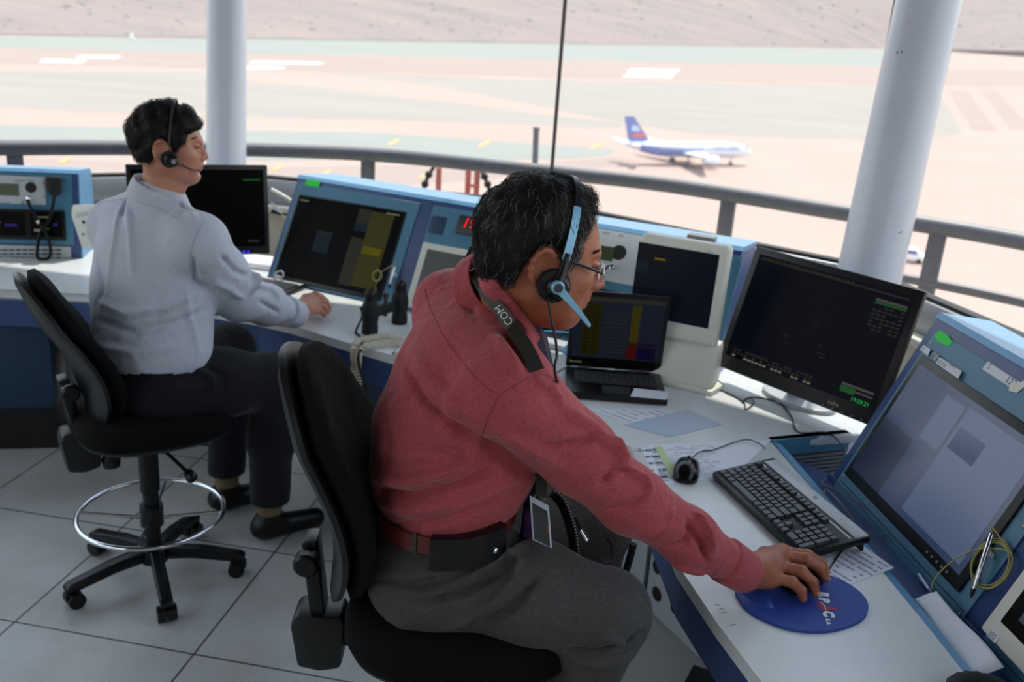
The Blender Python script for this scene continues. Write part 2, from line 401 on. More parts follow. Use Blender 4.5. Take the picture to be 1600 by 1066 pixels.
    for xl, xt, z, h in ((8.6, 2.0, 5.3, .28), (7.0, 1.2, 6.3, .25), (2.4, -.2, 11.6, .1)):
        rr.append([fr.p(xl*k, 0, z*k), fr.p((xl*.7+xt*.3)*k, h*k, z*k), fr.p(xt*k, 0, z*k), fr.p((xl*.7+xt*.3)*k, -h*k, z*k)])
    b.loft(rr, sm=False); fo = b.build('tail_fin', t)
    b = MB(); b.use(Rd); b.quad(fn.p(1.9*k, 6.6*k, .3*k), fn.p(6.4*k, 6.6*k, .3*k), fn.p(4.9*k, 7.9*k, .3*k), fn.p(2.6*k, 7.5*k, .3*k))
    b.use(mat('tail_white', (190, 200, 230), .4)); b.quad(fn.p(2.2*k, 8*k, .3*k), fn.p(4.6*k, 8.2*k, .3*k), fn.p(3.2*k, 9.6*k, .3*k), fn.p(1.7*k, 9.4*k, .3*k)); b.build('tail_emblem', fo, recalc=False)
airliner()
# service vehicle seen under the rail on the apron
def vehicle(px, py, label):
    p = Z(px, py, GZ); t = thing('service_van', label, 'van', p); f = level(p, R_(-20))
    b = MB(); b.prism(Fr(p, f.u, (0, 0, 1), -f.v), [(-2.6, .5), (2.5, .5), (2.6, 1.2), (1.7, 1.4), (1.1, 2.2), (-2.6, 2.2)], -1, 1, .08); b.build('body', t, M['white'])
    b = MB(); b.prism(Fr(p, f.u, (0, 0, 1), -f.v), [(-2.3, 1.4), (1.3, 1.4), (1, 2.05), (-2.3, 2.05)], -1.02, 1.02); b.build('windows', t, mat('van_glass', (90, 104, 150), .2))
    for a in (-1.7, 1.6):
        for c in (-.95, .95):
            b = MB(); b.cyl(f.p(a, c-.1, .38), f.p(a, c+.1, .38), .38); b.build('wheel', t, M['blackm'])
vehicle(1418, 408, 'small white van on the apron, seen under the railing right of the thick column')
b = MB(); p = Z(206, 63, GZ); b.prism(Fr(p, (1, 0, 0), (0, 0, 1)), [(-1.6, 0), (1.6, 0), (1.2, 1.8), (.5, 4.4), (-.7, 4.4), (-1.3, 2)], -.5, .5, .1)
single(b, 'runway_marker', M['white'], 'small white marker board standing at the far edge of the runway', 'marker')

# ------------------------------------------------------------------ the cab
GB, CEIL = .95, 3.98
ring = [(-4.3, 3.9), (-1.72, 5.45), (.15, 5.21), (1.5, 4.28), (2.06, 2.6), (2.25, .8), (1.5, -1.3), (-.5, -2.5), (-2.8, -2.3), (-4.6, -.7), (-5.0, 1.7)]
def glassmat():
    m, nt, N, L = newmat('window_glass')
    o = N('ShaderNodeOutputMaterial'); t = N('ShaderNodeBsdfTransparent'); t.inputs[0].default_value = (.95, .97, .965, 1)
    g = N('ShaderNodeBsdfGlossy'); g.inputs['Roughness'].default_value = .01
    lw = N('ShaderNodeLayerWeight'); lw.inputs['Blend'].default_value = .12
    mx = N('ShaderNodeMixShader'); mr = N('ShaderNodeMapRange'); mr.inputs['To Min'].default_value = .0; mr.inputs['To Max'].default_value = .4
    L(lw.outputs['Fresnel'], mr.inputs[0]); L(mr.outputs[0], mx.inputs[0]); L(t.outputs[0], mx.inputs[1]); L(g.outputs[0], mx.inputs[2]); L(mx.outputs[0], o.inputs[0])
    return m
M['glass'] = glassmat()
M['lowwall'] = mat('low_wall_paint', (150, 150, 146), .7)
M['ceil'] = mat('ceiling_tiles', (60, 61, 64), .9, noise=.1, nscale=20)
n = len(ring)
side = ['north_west', 'north', 'north_east', 'east', 'south_east', 'south', 'back', 'back_left', 'left_back', 'left', 'left_front']
cx, cy = -1.2, 1.6
for i in range(n):
    A, B = Vector(ring[i]+(0,)), Vector(ring[(i+1) % n]+(0,)); u = (B-A).normalized(); L_ = (B-A).length
    inn = Vector((u.y, -u.x, 0)) if Vector((u.y, -u.x, 0)).dot(Vector((cx, cy, 0))-A) > 0 else Vector((-u.y, u.x, 0))
    f = Fr(A, u, (0, 0, 1), inn)
    if i in (6, 7):  # solid unseen walls in place of windows, added to cut light from behind
        b = MB(); b.box(f, -.02, L_+.02, 0, CEIL, -.10, -.005); struct(b.build('wall_'+side[i], None, M['lowwall'])); continue
    b = MB(); b.box(f, -.02, L_+.02, 0, GB-.17, -.10, -.005); struct(b.build('wall_'+side[i], None, M['beige'] if i in (0, 1, 2, 3, 4) else M['lowwall']))
    b = MB(); b.box(f, .012, L_-.012, GB-.01, CEIL, -.008, .008); w = struct(b.build('window_%d' % (i+1), None, M['glass']))
    b = MB(); b.use(M['alu']); b.box(f, 0, L_, GB-.13, GB, -.06, .05, .004); b.use(M['gasket']); b.box(f, 0, L_, GB, GB+.014, -.02, .03)
    b.use(M['gasket']); b.box(f, -.004, .004, GB, CEIL, -.012, .012); b.build('window_frame', w)
    b = MB(); b.use(M['cream']); b.box(f, -.04, L_+.04, GB-.17, GB-.135, -.06, .12, .006); struct(b.build('trim_%d' % (i+1), None))
# ceiling slab with an overhanging edge; unseen height shaped to limit the sun
b = MB(); b.prism(W0, [(cx+(x-cx)*1.02, cy+(y-cy)*1.02) for x, y in ring][::-1], CEIL, CEIL+.25); struct(b.build('ceiling', None, M['ceil']))
def floormat():
    m, nt, N, L = newmat('floor_tiles')
    o = N('ShaderNodeOutputMaterial'); b = N('ShaderNodeBsdfPrincipled'); L(b.outputs[0], o.inputs[0])
    g = N('ShaderNodeNewGeometry'); mp = N('ShaderNodeMapping'); mp.vector_type = 'TEXTURE'
    mp.inputs['Location'].default_value = (-1.514, 2.559, 0); mp.inputs['Rotation'].default_value = (0, 0, R_(-9.0)); mp.inputs['Scale'].default_value = (.61, .61, .61)
    L(g.outputs['Position'], mp.inputs[0])
    sx = N('ShaderNodeSeparateXYZ'); L(mp.outputs[0], sx.inputs[0])
    ds = []
    for ax in 'XY':
        fr = N('ShaderNodeMath'); fr.operation = 'FRACT'; L(sx.outputs[ax], fr.inputs[0])
        s = N('ShaderNodeMath'); s.operation = 'SUBTRACT'; s.inputs[1].default_value = .5; L(fr.outputs[0], s.inputs[0])
        a = N('ShaderNodeMath'); a.operation = 'ABSOLUTE'; L(s.outputs[0], a.inputs[0]); ds.append(a)
    mxm = N('ShaderNodeMath'); mxm.operation = 'MAXIMUM'; L(ds[0].outputs[0], mxm.inputs[0]); L(ds[1].outputs[0], mxm.inputs[1])
    gt = N('ShaderNodeMath'); gt.operation = 'GREATER_THAN'; gt.inputs[1].default_value = .4945; L(mxm.outputs[0], gt.inputs[0])
    n1 = N('ShaderNodeTexNoise'); n1.inputs['Scale'].default_value = 320; n1.inputs['Detail'].default_value = 2; L(g.outputs['Position'], n1.inputs['Vector'])
    n2 = N('ShaderNodeTexNoise'); n2.inputs['Scale'].default_value = 2.2; n2.inputs['Detail'].default_value = 5; L(g.outputs['Position'], n2.inputs['Vector'])
    r1 = N('ShaderNodeValToRGB'); r1.color_ramp.elements[0].position = .3; r1.color_ramp.elements[0].color = lin((160, 158, 154)); r1.color_ramp.elements[1].position = .5; r1.color_ramp.elements[1].color = lin((204, 203, 200)); L(n1.outputs['Fac'], r1.inputs[0])
    r2 = N('ShaderNodeValToRGB'); r2.color_ramp.elements[0].position = .3; r2.color_ramp.elements[0].color = lin((222, 220, 216)); r2.color_ramp.elements[1].position = .6; r2.color_ramp.elements[1].color = (1, 1, 1, 1); L(n2.outputs['Fac'], r2.inputs[0])
    mu = N('ShaderNodeMix'); mu.data_type = 'RGBA'; mu.blend_type = 'MULTIPLY'; mu.inputs['Factor'].default_value = 1; L(r1.outputs[0], mu.inputs['A']); L(r2.outputs[0], mu.inputs['B'])
    mg = N('ShaderNodeMix'); mg.data_type = 'RGBA'; L(gt.outputs[0], mg.inputs['Factor']); L(mu.outputs['Result'], mg.inputs['A']); mg.inputs['B'].default_value = lin((62, 60, 58))
    L(mg.outputs['Result'], b.inputs['Base Color']); b.inputs['Roughness'].default_value = .38
    return m
b = MB(); b.prism(W0, [(x, y) for x, y in ring][::-1], -.1, 0); struct(b.build('floor', None, floormat()))
# columns
M['column'] = mat('column_paint', (206, 211, 222), .32, noise=.04, nscale=6, coat=.3)
def column(pt, pb, t, r, side):
    top, bot = D(pt[0], pt[1], t), D(pb[0], pb[1], t)
    ax = (top-bot).normalized(); lo = bot+ax*((0-bot.z)/ax.z); hi = bot+ax*((CEIL-bot.z)/ax.z)
    b = MB(); b.use(M['column']); b.tube([lo, hi], r, 48)
    b.use(M['ink'])
    return struct(b.build('column_'+side, None))
column((354.5, 0), (353.5, 250), 5.05, .102, 'left')
c = column((1451, 0), (1360, 420), 3.75, .122, 'right')
cb = BVHTree.FromPolygons([v.co for v in c.data.vertices], [list(p.vertices) for p in c.data.polygons])
b = MB()
for x, y, r in ((1402, 82, .007), (1409, 81, .006), (1408, 363, .006), (1404, 364, .004)):
    h, n, _i, _d = cb.ray_cast(CP, ray(x, y).normalized())
    if h: b.ball(Fr(h, n.orthogonal(), n.cross(n.orthogonal()), n), r, r*.5, .001, 8, 6)
b.build('scuff_marks', c, M['ink'], kind='stuff')
# railing round the outside gallery
t = thing('gallery_railing', 'grey steel railing around the gallery outside the windows', 'railing', (-.2, 5.8, 0))
M['rail'] = mat('rail_paint', (98, 98, 106), .5, noise=.12, nscale=30)
px = [(-260, 236), (-120, 232), (0, 231), (200, 231), (400, 234), (600, 243), (800, 263), (1000, 284), (1140, 304), (1300, 330), (1450, 352), (1600, 378), (1800, 418), (2000, 470)]
top = [Z(x, y, 1.08) for x, y in px]; path = spline(top, 8)
b = MB(); b.tube(path, .042, 12); b.build('handrail', t, M['rail'])
b = MB(); b.tube([Vector((p.x, p.y, .80)) for p in path], .024, 10); b.build('lower_rail', t, M['rail'])
b = MB(); b.tube([Vector((p.x, p.y, .15)) for p in path], .022, 10); b.build('lower_rail', t, M['rail'])
for x in (22, 572, 1138, 1466):
    q = min(path, key=lambda p: abs(800+FPX*((p-CP).dot(AX))/((p-CP).dot(AZ))-x))
    q2 = path[path.index(q)+1]; ang = math.atan2((q2-q).y, (q2-q).x)
    b = MB(); b.box(level((q.x, q.y, -.2), ang), -.04, .04, -.02, .02, 0, 1.27, .004); b.build('post', t, M['rail'])
b = MB(); b.prism(W0, [(cx+(x-cx)*1.28, cy+(y-cy)*1.28) for x, y in ring][::-1], -.35, -.2); struct(b.build('gallery_floor', None, M['lowwall']))
# grey mast and red lamp frames standing beyond the railing
p = Z(839, 262, .9); p2 = D(839, 262, 9.5); b = MB(); q = D(838, 202, 9.5)
b.cyl((p2.x, p2.y, -.2), (q.x, q.y, q.z), .03); b.cyl((q.x, q.y, q.z), (q.x, q.y, q.z+.02), .035)
single(b, 'mast', M['rail'], 'plain grey post standing beyond the railing left of the glass joint', 'post')
M['redp'] = mat('red_paint', (176, 92, 84), .5)
def lampframe(xs, label, strut):
    t_ = 7.4; f0 = D(xs[0], 300, t_)
    t = thing('antenna_frame', label, 'frame', (f0.x, f0.y, -.2), 'red antenna frames beyond the railing')
    for x in xs:
        a, c = D(x, 262, t_), D(x, 306, t_); b = MB(); b.cyl((c.x, c.y, -.2), a, .022); b.build('upright', t, M['redp'])
    if len(xs) > 1:
        b = MB(); b.cyl(D(xs[0], 263, t_), D(xs[-1], 263, t_), .016); b.cyl(D(xs[0], 290, t_), D(xs[-1], 291, t_), .012); b.build('crossbar', t, M['redp'])
    b = MB(); pts = [D(x, y, t_) for x, y in strut]; b.tube(pts, .014, 8)
    for q in pts[1:-1]: b.ball(Fr(q, (1, 0, 0), (0, 1, 0)), .03, .03, .03, 8, 6)
    b.build('strut', t, M['blackm'])
lampframe([686], 'single red upright with a dark strut leaning left beyond the railing', [(678, 261), (670, 273), (664, 288), (655, 312)])
lampframe([732, 746], 'pair of red uprights with a dark strut leaning right beyond the railing', [(750, 262), (757, 276), (762, 288), (772, 318)])

# ------------------------------------------------------------------ light
w = bpy.data.worlds.new('sky'); S.world = w; w.use_nodes = True; nt = w.node_tree; nt.nodes.clear()
o = nt.nodes.new('ShaderNodeOutputWorld'); bg = nt.nodes.new('ShaderNodeBackground'); nt.links.new(bg.outputs[0], o.inputs[0])
tc = nt.nodes.new('ShaderNodeTexCoord'); sx = nt.nodes.new('ShaderNodeSeparateXYZ'); nt.links.new(tc.outputs['Generated'], sx.inputs[0])
rp = nt.nodes.new('ShaderNodeValToRGB'); nt.links.new(sx.outputs['Z'], rp.inputs[0])
rp.color_ramp.elements[0].position = 0; rp.color_ramp.elements[0].color = (1, .975, .94, 1)
rp.color_ramp.elements[1].position = .6; rp.color_ramp.elements[1].color = (.70, .82, 1, 1)
nt.links.new(rp.outputs[0], bg.inputs[0]); bg.inputs[1].default_value = 1.15
sd = bpy.data.lights.new('sun', 'SUN'); so = bpy.data.objects.new('sun', sd); COL.objects.link(so)
sd.energy = 4.2; sd.angle = R_(.6); sd.color = (1, .93, .83)
SUN_AZ, SUN_EL = R_(21), R_(64)           # azimuth from +Y towards +X
sv = Vector((math.sin(SUN_AZ)*math.cos(SUN_EL), math.cos(SUN_AZ)*math.cos(SUN_EL), math.sin(SUN_EL)))
so.rotation_euler = sv.to_track_quat('Z', 'Y').to_euler(); so.location = (0, 0, 60)
S.view_settings.view_transform = 'Standard'; S.view_settings.look = 'None'; S.view_settings.exposure = .62; S.view_settings.gamma = 1
S.cycles.use_denoising = True; S.cycles.max_bounces = 10; S.cycles.diffuse_bounces = 6; S.cycles.transparent_max_bounces = 16
S.cycles.sample_clamp_indirect = 6
# ------------------------------------------------------------------ worktops
WZ = .73
def solve_plane(bl, br, tl, z):
    A = Z(*bl, z); B = Z(*br, z); u = (B-A).normalized(); w = Vector((-u.y, u.x, 0)); best = None
    for i in range(-40, 260):
        tau = R_(i*.25); v = Vector((0, 0, 1))*math.cos(tau)+w*math.sin(tau); f = Fr(A, u, v, u.cross(v)); h = f.hit(*tl)
        if best is None or abs(h[0]) < best[0]: best = (abs(h[0]), f, h[1])
    return best[1], best[2], (B-A).length
fB, hB, _ = solve_plane((416, 437), (620, 482), (463, 285), WZ)
fD, hD, _ = solve_plane((1300, 745), (1492, 952), (1462, 498), .70)
fA = plane_from((0, 401), (126, 404), R_(8), WZ)
def flat(p, z=0): return Vector((p.x, p.y, z))
wB = Vector((-fB.u.y, fB.u.x, 0))
LB = 2.03                                    # length of the long console
def worktop(name, label, poly, edge, seam=None):
    t = thing(name, label, 'worktop', flat(sum(poly, Vector())/len(poly), 0))
    P2 = [(p.x, p.y) for p in poly]
    b = MB(); b.prism(W0, P2, WZ-.034, WZ, .010); b.build('top_panel', t, M['work'])
    b = MB()
    for a, c in zip(edge[:-1], edge[1:]):
        u = (c-a).normalized(); f = Fr(flat(a), u, (0, 0, 1)); s = 1 if f.n.dot(flat(sum(poly, Vector())/len(poly))-flat(a)) > 0 else -1
        b.box(Fr(f.O, f.u, f.v, f.n*s), 0, (c-a).length, WZ-.145, WZ-.035, .012, .035)
    b.build('fascia', t, M['navy']); return t
front = [Z(*p, WZ) for p in ((-300, 446), (0, 452), (130, 458), (250, 472), (400, 496), (456, 509), (548, 537), (612, 555), (740, 592), (885, 636), (986, 703))]
back = [fB.p(LB+.25, 0, 0), fB.p(LB, 0, 0), fB.p(0, 0, 0)]
ext = [Vector((1.12, 3.56, 0)), Vector((1.30, 3.0, 0)), Z(1345, 678, WZ), Z(1206, 687, WZ)]
backA = [Vector((-1.30, 4.35, 0)), Vector((-2.0, 4.45, 0)), fA.p(0, .0, -.02), fA.p(-.9, 0, -.02)]
poly = front + ext[::-1] + [fB.p(LB-.1, 0)+wB*.50, fB.p(0, 0)+wB*.50] + backA
worktop('worktop', 'long white laminate worktop carrying the laptop, the binoculars and the left desk', [flat(p) for p in poly], front)
fr2 = [Z(*p, WZ) for p in ((987, 705), (1022, 790), (1060, 884), (1120, 973), (1190, 1066), (1290, 1220))]
inner = [Z(*p, WZ) for p in ((1650, 1240), (1516, 1064), (1450, 980), (1384, 900), (1300, 798), (1207, 689))]
t = worktop('worktop', 'white worktop on the right carrying the large keyboard and blue mouse pad', [flat(p) for p in fr2+inner], fr2)
b = MB()                                     # blue lip along its inner edge, sunlight put into its paler colour
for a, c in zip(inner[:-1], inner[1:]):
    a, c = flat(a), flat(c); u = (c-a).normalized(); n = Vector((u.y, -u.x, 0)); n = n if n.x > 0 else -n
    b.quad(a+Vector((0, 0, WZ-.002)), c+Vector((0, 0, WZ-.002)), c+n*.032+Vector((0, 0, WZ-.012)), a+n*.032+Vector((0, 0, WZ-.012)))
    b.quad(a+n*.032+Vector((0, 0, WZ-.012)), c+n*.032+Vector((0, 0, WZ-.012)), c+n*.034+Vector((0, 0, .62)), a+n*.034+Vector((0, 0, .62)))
b.build('edge_strip', t, M['sunlit_blue'])
# little pen marks on the worn front edge
b = MB()
for x, y in ((1118, 946), (1124, 952), (1128, 958), (1140, 978), (1144, 977)):
    p = Z(x, y, WZ); b.tube([p+Vector((0, 0, .0003)), p+Vector((.006, .004, .0003)), p+Vector((.009, .001, .0003))], .0006, 4)
b.build('pen_marks', t, M['ink'], kind='stuff')

def screws(mb, fr, pts, r=.004):
    for u, v in pts: mb.lathe(fr.at(u, v), [(r, 0), (r, .0012), (r*.6, .002)], 10)
def console_body(name, label, fr, L, h, depth, foot_z, base_to_floor=True):
    t = thing(name, label, 'console', flat(fr.p(L/2, 0, 0)))
    vh = fr.v; w = Vector((-fr.u.y, fr.u.x, 0)); top = fr.v*h
    tz = top.z; tw = top.dot(w)
    f = Fr(fr.O, w, (0, 0, 1), fr.u)         # cross section plane: w back, z up
    z0 = -fr.O.z
    poly = [(0, 0), (tw, tz), (tw+.015, tz+.012), (tw+depth, tz-.01), (tw+depth, 0 if base_to_floor is None else z0+.02), (.03, 0 if base_to_floor is None else z0+.02), (.03, 0)]
    b = MB(); b.use(M['navy']); b.prism(f, poly, 0, L, .003); b.build('cabinet', t)
    b = MB(); b.use(M['sunlit_blue']); pts = [(tw-.002, tz+.002), (tw+.014, tz+.0155), (tw+depth+.005, tz-.006), (tw+depth+.005, tz-.02), (tw+.01, tz-.004)]
    b.prism(f, pts, -.004, L+.004); b.build('top_cover', t)  # top cover's sunlit look comes from its paler blue
    return t, f
def panel(fr, u0, v0, u1, v1, name, t, m, w=.0045, bev=.001):
    b = MB(); b.box(fr, u0, u1, v0, v1, .0005, w, bev, 1); return b.build(name, t, m)
def screen(fr, u0, v0, u1, v1, t, items, w, base=None, name='screen', depth=.004):
    b = MB(); b.use(base or M['screen']); b.box(fr, u0, u1, v0, v1, w-depth, w)
    for k, (a, c, d, e, m) in enumerate(items):
        b.use(m); b.rect(fr, u0+(u1-u0)*a, v0+(v1-v0)*c, u0+(u1-u0)*d, v0+(v1-v0)*e, w+.0004)
    return b.build(name, t, recalc=False)
def glow(name, c, e): return mat(name, (7, 7, 7), .3, spec=.06, emit=c, estr=e*.6)
E_ = {k: glow('display_'+k, c, e) for k, c, e in (('dim', (120, 118, 100), .10), ('blue', (50, 70, 90), .18), ('olive', (120, 118, 60), .16), ('yellow', (190, 175, 30), .20), ('yellow2', (230, 210, 40), .34),
    ('red', (220, 40, 40), .32), ('violet', (80, 60, 170), .28), ('sheet', (90, 100, 130), .10), ('green', (50, 230, 90), .5), ('grn2', (40, 120, 60), .35), ('txt', (190, 190, 160), .28), ('navy', (14, 20, 52), .35), ('white', (150, 160, 180), .35), ('ring', (90, 100, 90), .12), ('grey', (120, 118, 110), .28))}
# ---- console with the wide screen, clock and radio
tB, xB = console_body('console', 'long blue console behind the laptop with red digital clock and radio panels', fB, LB, .482, .25, WZ, None)
pn = panel(fB, .022, -.0+.004, .655, .462, 'front_panel', tB, M['teal'])
pn2 = panel(fB, .722, .004, 1.37, .462, 'front_panel', tB, M['teal'])
pn3 = panel(fB, 1.435, .004, 2.04, .462, 'front_panel', tB, M['teal'])
b = MB(); screws(b, fB.at(0, 0, .0045), [(.034, .44), (.034, .30), (.034, .15), (.645, .44), (.645, .3), (.645, .15), (.735, .45), (.735, .33), (.735, .15), (1.36, .45), (1.45, .45), (2.03, .45)]); b.build('screw', tB, M['screw'], kind='stuff')
items = [(.02, .94, .10, .955, E_['txt']), (.27, .36, .42, .60, E_['blue']), (.27, .60, .42, .62, E_['dim']), (.60, .80, .72, .97, E_['dim']), (.60, .70, .72, .80, E_['blue']), (.72, .06, .93, .96, E_['olive']), (.73, .45, .90, .54, E_['yellow']), (.85, .96, .97, .975, E_['txt']), (.60, .05, .72, .62, E_['dim'])]
b = MB(); b.box(fB, .038, .606, .012, .412, .004, .010, .003); bz = b.build('display_bezel', tB, M['black'])
screen(fB, .048, .030, .596, .404, bz, items, .0108)
# green tape on the top edge
b = MB(); u0, v0 = fB.hit(479, 285); u1, _v = fB.hit(500, 290); b.box(fB, u0, u1, .455, .486, .0045, .0058, .0005, 1)
single(b, 'tape_strip', M['green_tape'], 'small green tape on the top edge of the long console, above its wide screen', 'tape')
# speaker square, clock, white framed display
u0, v0 = fB.hit(668, 364); u1, v1 = fB.hit(700, 341)
b = MB(); b.box(fB, u0, u1, v0, v1, .004, .006, .001); b.use(M['darkblue'])
gr = b.build('speaker_plate', tB, M['teal'])
b = MB()
for i in range(9):
    for j in range(9): b.lathe(fB.at(u0+(u1-u0)*(i+1)/10, v0+(v1-v0)*(j+1)/10, .006), [(.0028, 0), (.0028, .0004)], 6)
b.build('speaker_holes', gr, M['darkblue'], kind='stuff')
u0, v0 = fB.hit(713, 365); v1 = fB.hit(720, 337)[1]; u1 = u0+.27
b = MB(); b.box(fB, u0, u1, v0, v1, .004, .016, .002); ck = b.build('digital_clock', tB, M['black'])
b = MB(); b.use(M['led_red']); text(b, fB, '19:29:21', .060, .0165, u0+.022, v0+.028, .001, .15); b.build('clock_digits', ck, recalc=False)
u0, v1 = fB.hit(671, 381); v0 = .012
b = MB(); b.box(fB, u0-.02, u0+.46, v0, v1, .004, .022, .006); wd = b.build('display_bezel', tB, M['cream'])
b = MB(); b.box(fB, u0+.012, u0+.428, v0+.02, v1-.028, .0225, .0235); b.build('screen', wd, mat('idle_grey_screen', (92, 92, 88), .3))
# radio panel right of the head
u0, v0 = fB.hit(925, 430); u1, v1 = fB.hit(985, 366); v0 = v1-.20
b = MB(); b.box(fB, u0-.22, u0+.23, v0, v1, .004, .010, .002); rp_ = b.build('radio_faceplate', tB, M['greybox'])
def radio_face(fr, t, lcd, spk, jack, w, r=.022):
    b = MB(); b.box(fr, *lcd, w, w+.003); b.build('lcd_window', t, M['lcd'])
    b = MB(); b.lathe(Fr(fr.p(spk[0], spk[1], w), fr.u*1, fr.v, fr.n), [(r, 0), (r, .0012)], 24); b.build('speaker', t, M['blackm'])
    b = MB(); b.lathe(fr.at(jack[0], jack[1], w), [(.011, 0), (.011, .004), (.007, .006), (.007, .018)], 16); b.build('jack_socket', t, M['chrome'])
a = fB.hit(941, 385); c = fB.hit(957, 410)
d_ = fB.hit(968, 396); e_ = fB.hit(958, 419)
radio_face(fB, rp_, (a[0]-.10, c[0], c[1], a[1]), d_, e_, .010, .03)
b = MB(); b.use(M['ink']); text(b, fB, 'VHF', .016, .0103, a[0]-.01, v1-.02); text(b, fB, 'SPK', .014, .0103, d_[0]-.02, v1-.02); b.build('radio_lettering', rp_, recalc=False)
b = MB(); b.box(fB, u0-.22, u0+.23, .03, v0-.035, .004, .012, .002); dk = b.build('radio_display', tB, M['black'])
screen(fB, u0-.20, .04, u0+.21, v0-.045, dk, [(.55, .7, .8, .78, E_['violet']), (.85, .8, .93, .84, E_['txt']), (.1, .5, .4, .6, E_['txt'])], .0125)
b = MB(); p0 = fB.p(e_[0], e_[1], .03); b.tube(spline([p0, p0+fB.n*.03-fB.v*.01, fB.p(e_[0]-.03, e_[1]-.06, .04), fB.p(e_[0]-.03, e_[1]-.2, .03)], 8), .004, 8); b.build('jack_cable', rp_, M['black'])

# ---- right console
LD = 1.75
tD, xD = console_body('console', 'tall blue console on the right with the big glossy screen and taped labels', fD, LD, .545, .17, .70)
panel(fD, .035, -.02, .70, .515, 'front_panel', tD, M['teal'])
panel(fD, .775, -.02, 1.70, .515, 'front_panel', tD, M['teal'])
b = MB(); screws(b, fD.at(0, 0, .0045), [(.05, .03), (.05, .26), (.05, .48), (.685, .0), (.685, .25), (.79, .02), (.79, .3)], .0045); b.build('screw', tD, M['screw'], kind='stuff')
b = MB(); b.box(fD, .05, .69, .012, .0155, .0045, .006); b.build('panel_seam', tD, M['darkblue'])
b = MB(); b.box(fD, .052, .650, .036, .440, .003, .012, .004); bz = b.build('display_bezel', tD, M['black'])
def reflective():
    m = mat('blue_reflection_screen', (22, 28, 42), .16, spec=.6, emit=(58, 80, 124), estr=.22); return m  # bluish glow stands in for windows mirrored in the glass
g1 = mat('screen_page_reflection', (40, 46, 60), .2, spec=.6, emit=(84, 104, 142), estr=.30); g2 = mat('screen_dark_reflection', (16, 20, 32), .2, spec=.6, emit=(40, 58, 96), estr=.16)  # display patches carrying the light and dark of mirrored windows in their colour
screen(fD, .072, .068, .625, .415, bz, [(.0, .0, .28, .5, g2), (.30, .55, .46, .93, g1), (.48, .05, .97, .95, g1), (.50, .62, .70, .80, g2)], .0128, reflective())
b = MB()
for i in range(5): b.lathe(fD.at(.50+.022*i, .052, .012), [(.0035, 0), (.0035, .001)], 10)
b.build('menu_buttons', bz, M['grey'], kind='stuff')
# second display further along
u0, v0 = fD.hit(1546, 988); u1_, v1 = fD.hit(1600, 897)
b = MB(); b.box(fD, u0, u0+.42, v0, v0+.38, .004, .03, .008); wd = b.build('display_bezel', tD, M['cream'])
screen(fD, u0+.035, v0+.045, u0+.385, v0+.345, wd, [(.1, .1, .5, .5, g2)], .0305)
# back end wall with the ventilation grille, and trough
a0 = Z(1206, 689, WZ); a1 = Z(1340, 676, WZ); fV = Fr(a0, flat(a1-a0), (0, 0, -1)); fV = Fr(a0, flat(a1-a0), (0, 0, -1), Vector((a1-a0).y and (flat(a1-a0).y, -flat(a1-a0).x, 0)))
if fV.n.y > 0: fV.n = -fV.n
tV = thing('vent_panel', 'teal end panel with a grey ventilation grille behind the large keyboard', 'panel', flat(a0.lerp(a1, .5)))
b = MB(); b.box(fV, 0, .30, .0, .62, -.03, .0, .003); b.build('end_panel', tV, M['teal'])
b = MB(); b.box(fV, .06, .28, .055, .17, -.001, .008, .002); gp = b.build('grille', tV, M['dkgrey'])
b = MB()
for i in range(8): b.box(fV, .066, .274, .060+i*.0135, .068+i*.0135, .008, .011, .001, 1)
b.build('louvre', gp, M['grey'], kind='stuff')
tr = [flat(p) for p in inner]; far = [fD.p(0, 0, .0), fD.p(LD, 0, 0)]
b = MB(); pl = [(q.x+.033, q.y) for q in tr[::-1]] + [(far[1].x+.05, far[1].y), (far[0].x+.05, far[0].y)]
b.prism(W0, pl, .65, .688); b.build('trough', tD, M['navy'])
b = MB(); b.box(Fr(fD.O, fD.u, (0, 0, 1)), -.02, LD, -.07, .005, -.015, .004, .002); b.build('kick_strip', tD, M['navy'])

# ---- left console
LA0, LA1 = fA.hit(124, 330)[0], -.9
hA = fA.hit(60, 270)[1]
fA2 = Fr(fA.p(LA1, 0), fA.u, fA.v, fA.n)
tA, xA = console_body('console', 'blue radio console at the left edge with hand microphone and slotted grille', fA2, LA0-LA1, hA, .20, WZ, None)
b = MB(); fs = Fr(fA2.O, Vector((-fA2.u.y, fA2.u.x, 0)), (0, 0, 1), fA2.u); tz, tw = hA*fA2.v.z, hA*fA2.v.dot(fs.u)
b.prism(fs, [(.004, 0), (tw, tz-.004), (tw+.21, tz-.02), (tw+.21, 0)], LA0-LA1, LA0-LA1+.006); b.build('side_cover', tA, M['sunlit_blue'])  # side face; sun falling on it is painted as a paler blue
def A(x, y): return fA.hit(x, y)
b = MB(); x0, y0 = A(73, 382); x1, y1 = A(112, 273); b.box(fA, LA1+.04, x1, y0, y1, .0005, .004, .001); b.build('front_panel', tA, M['teal'])
x1, y0 = A(73, 320); y1 = A(40, 276)[1]
b = MB(); b.box(fA, LA1+.1, x1, y0, y1, .004, .010, .002); rf = b.build('radio_faceplate', tA, M['greybox'])
lx, ly = A(31, 306); ly1 = A(20, 287)[1]
radio_face(fA, rf, (lx-.16, lx, ly, ly1), A(49.5, 293), A(46, 310), .010, .024)
b = MB(); screws(b, fA.at(0, 0, .010), [A(69, 286), A(69, 307), A(36, 316)], .006); b.build('knob', rf, M['screw'], kind='stuff')
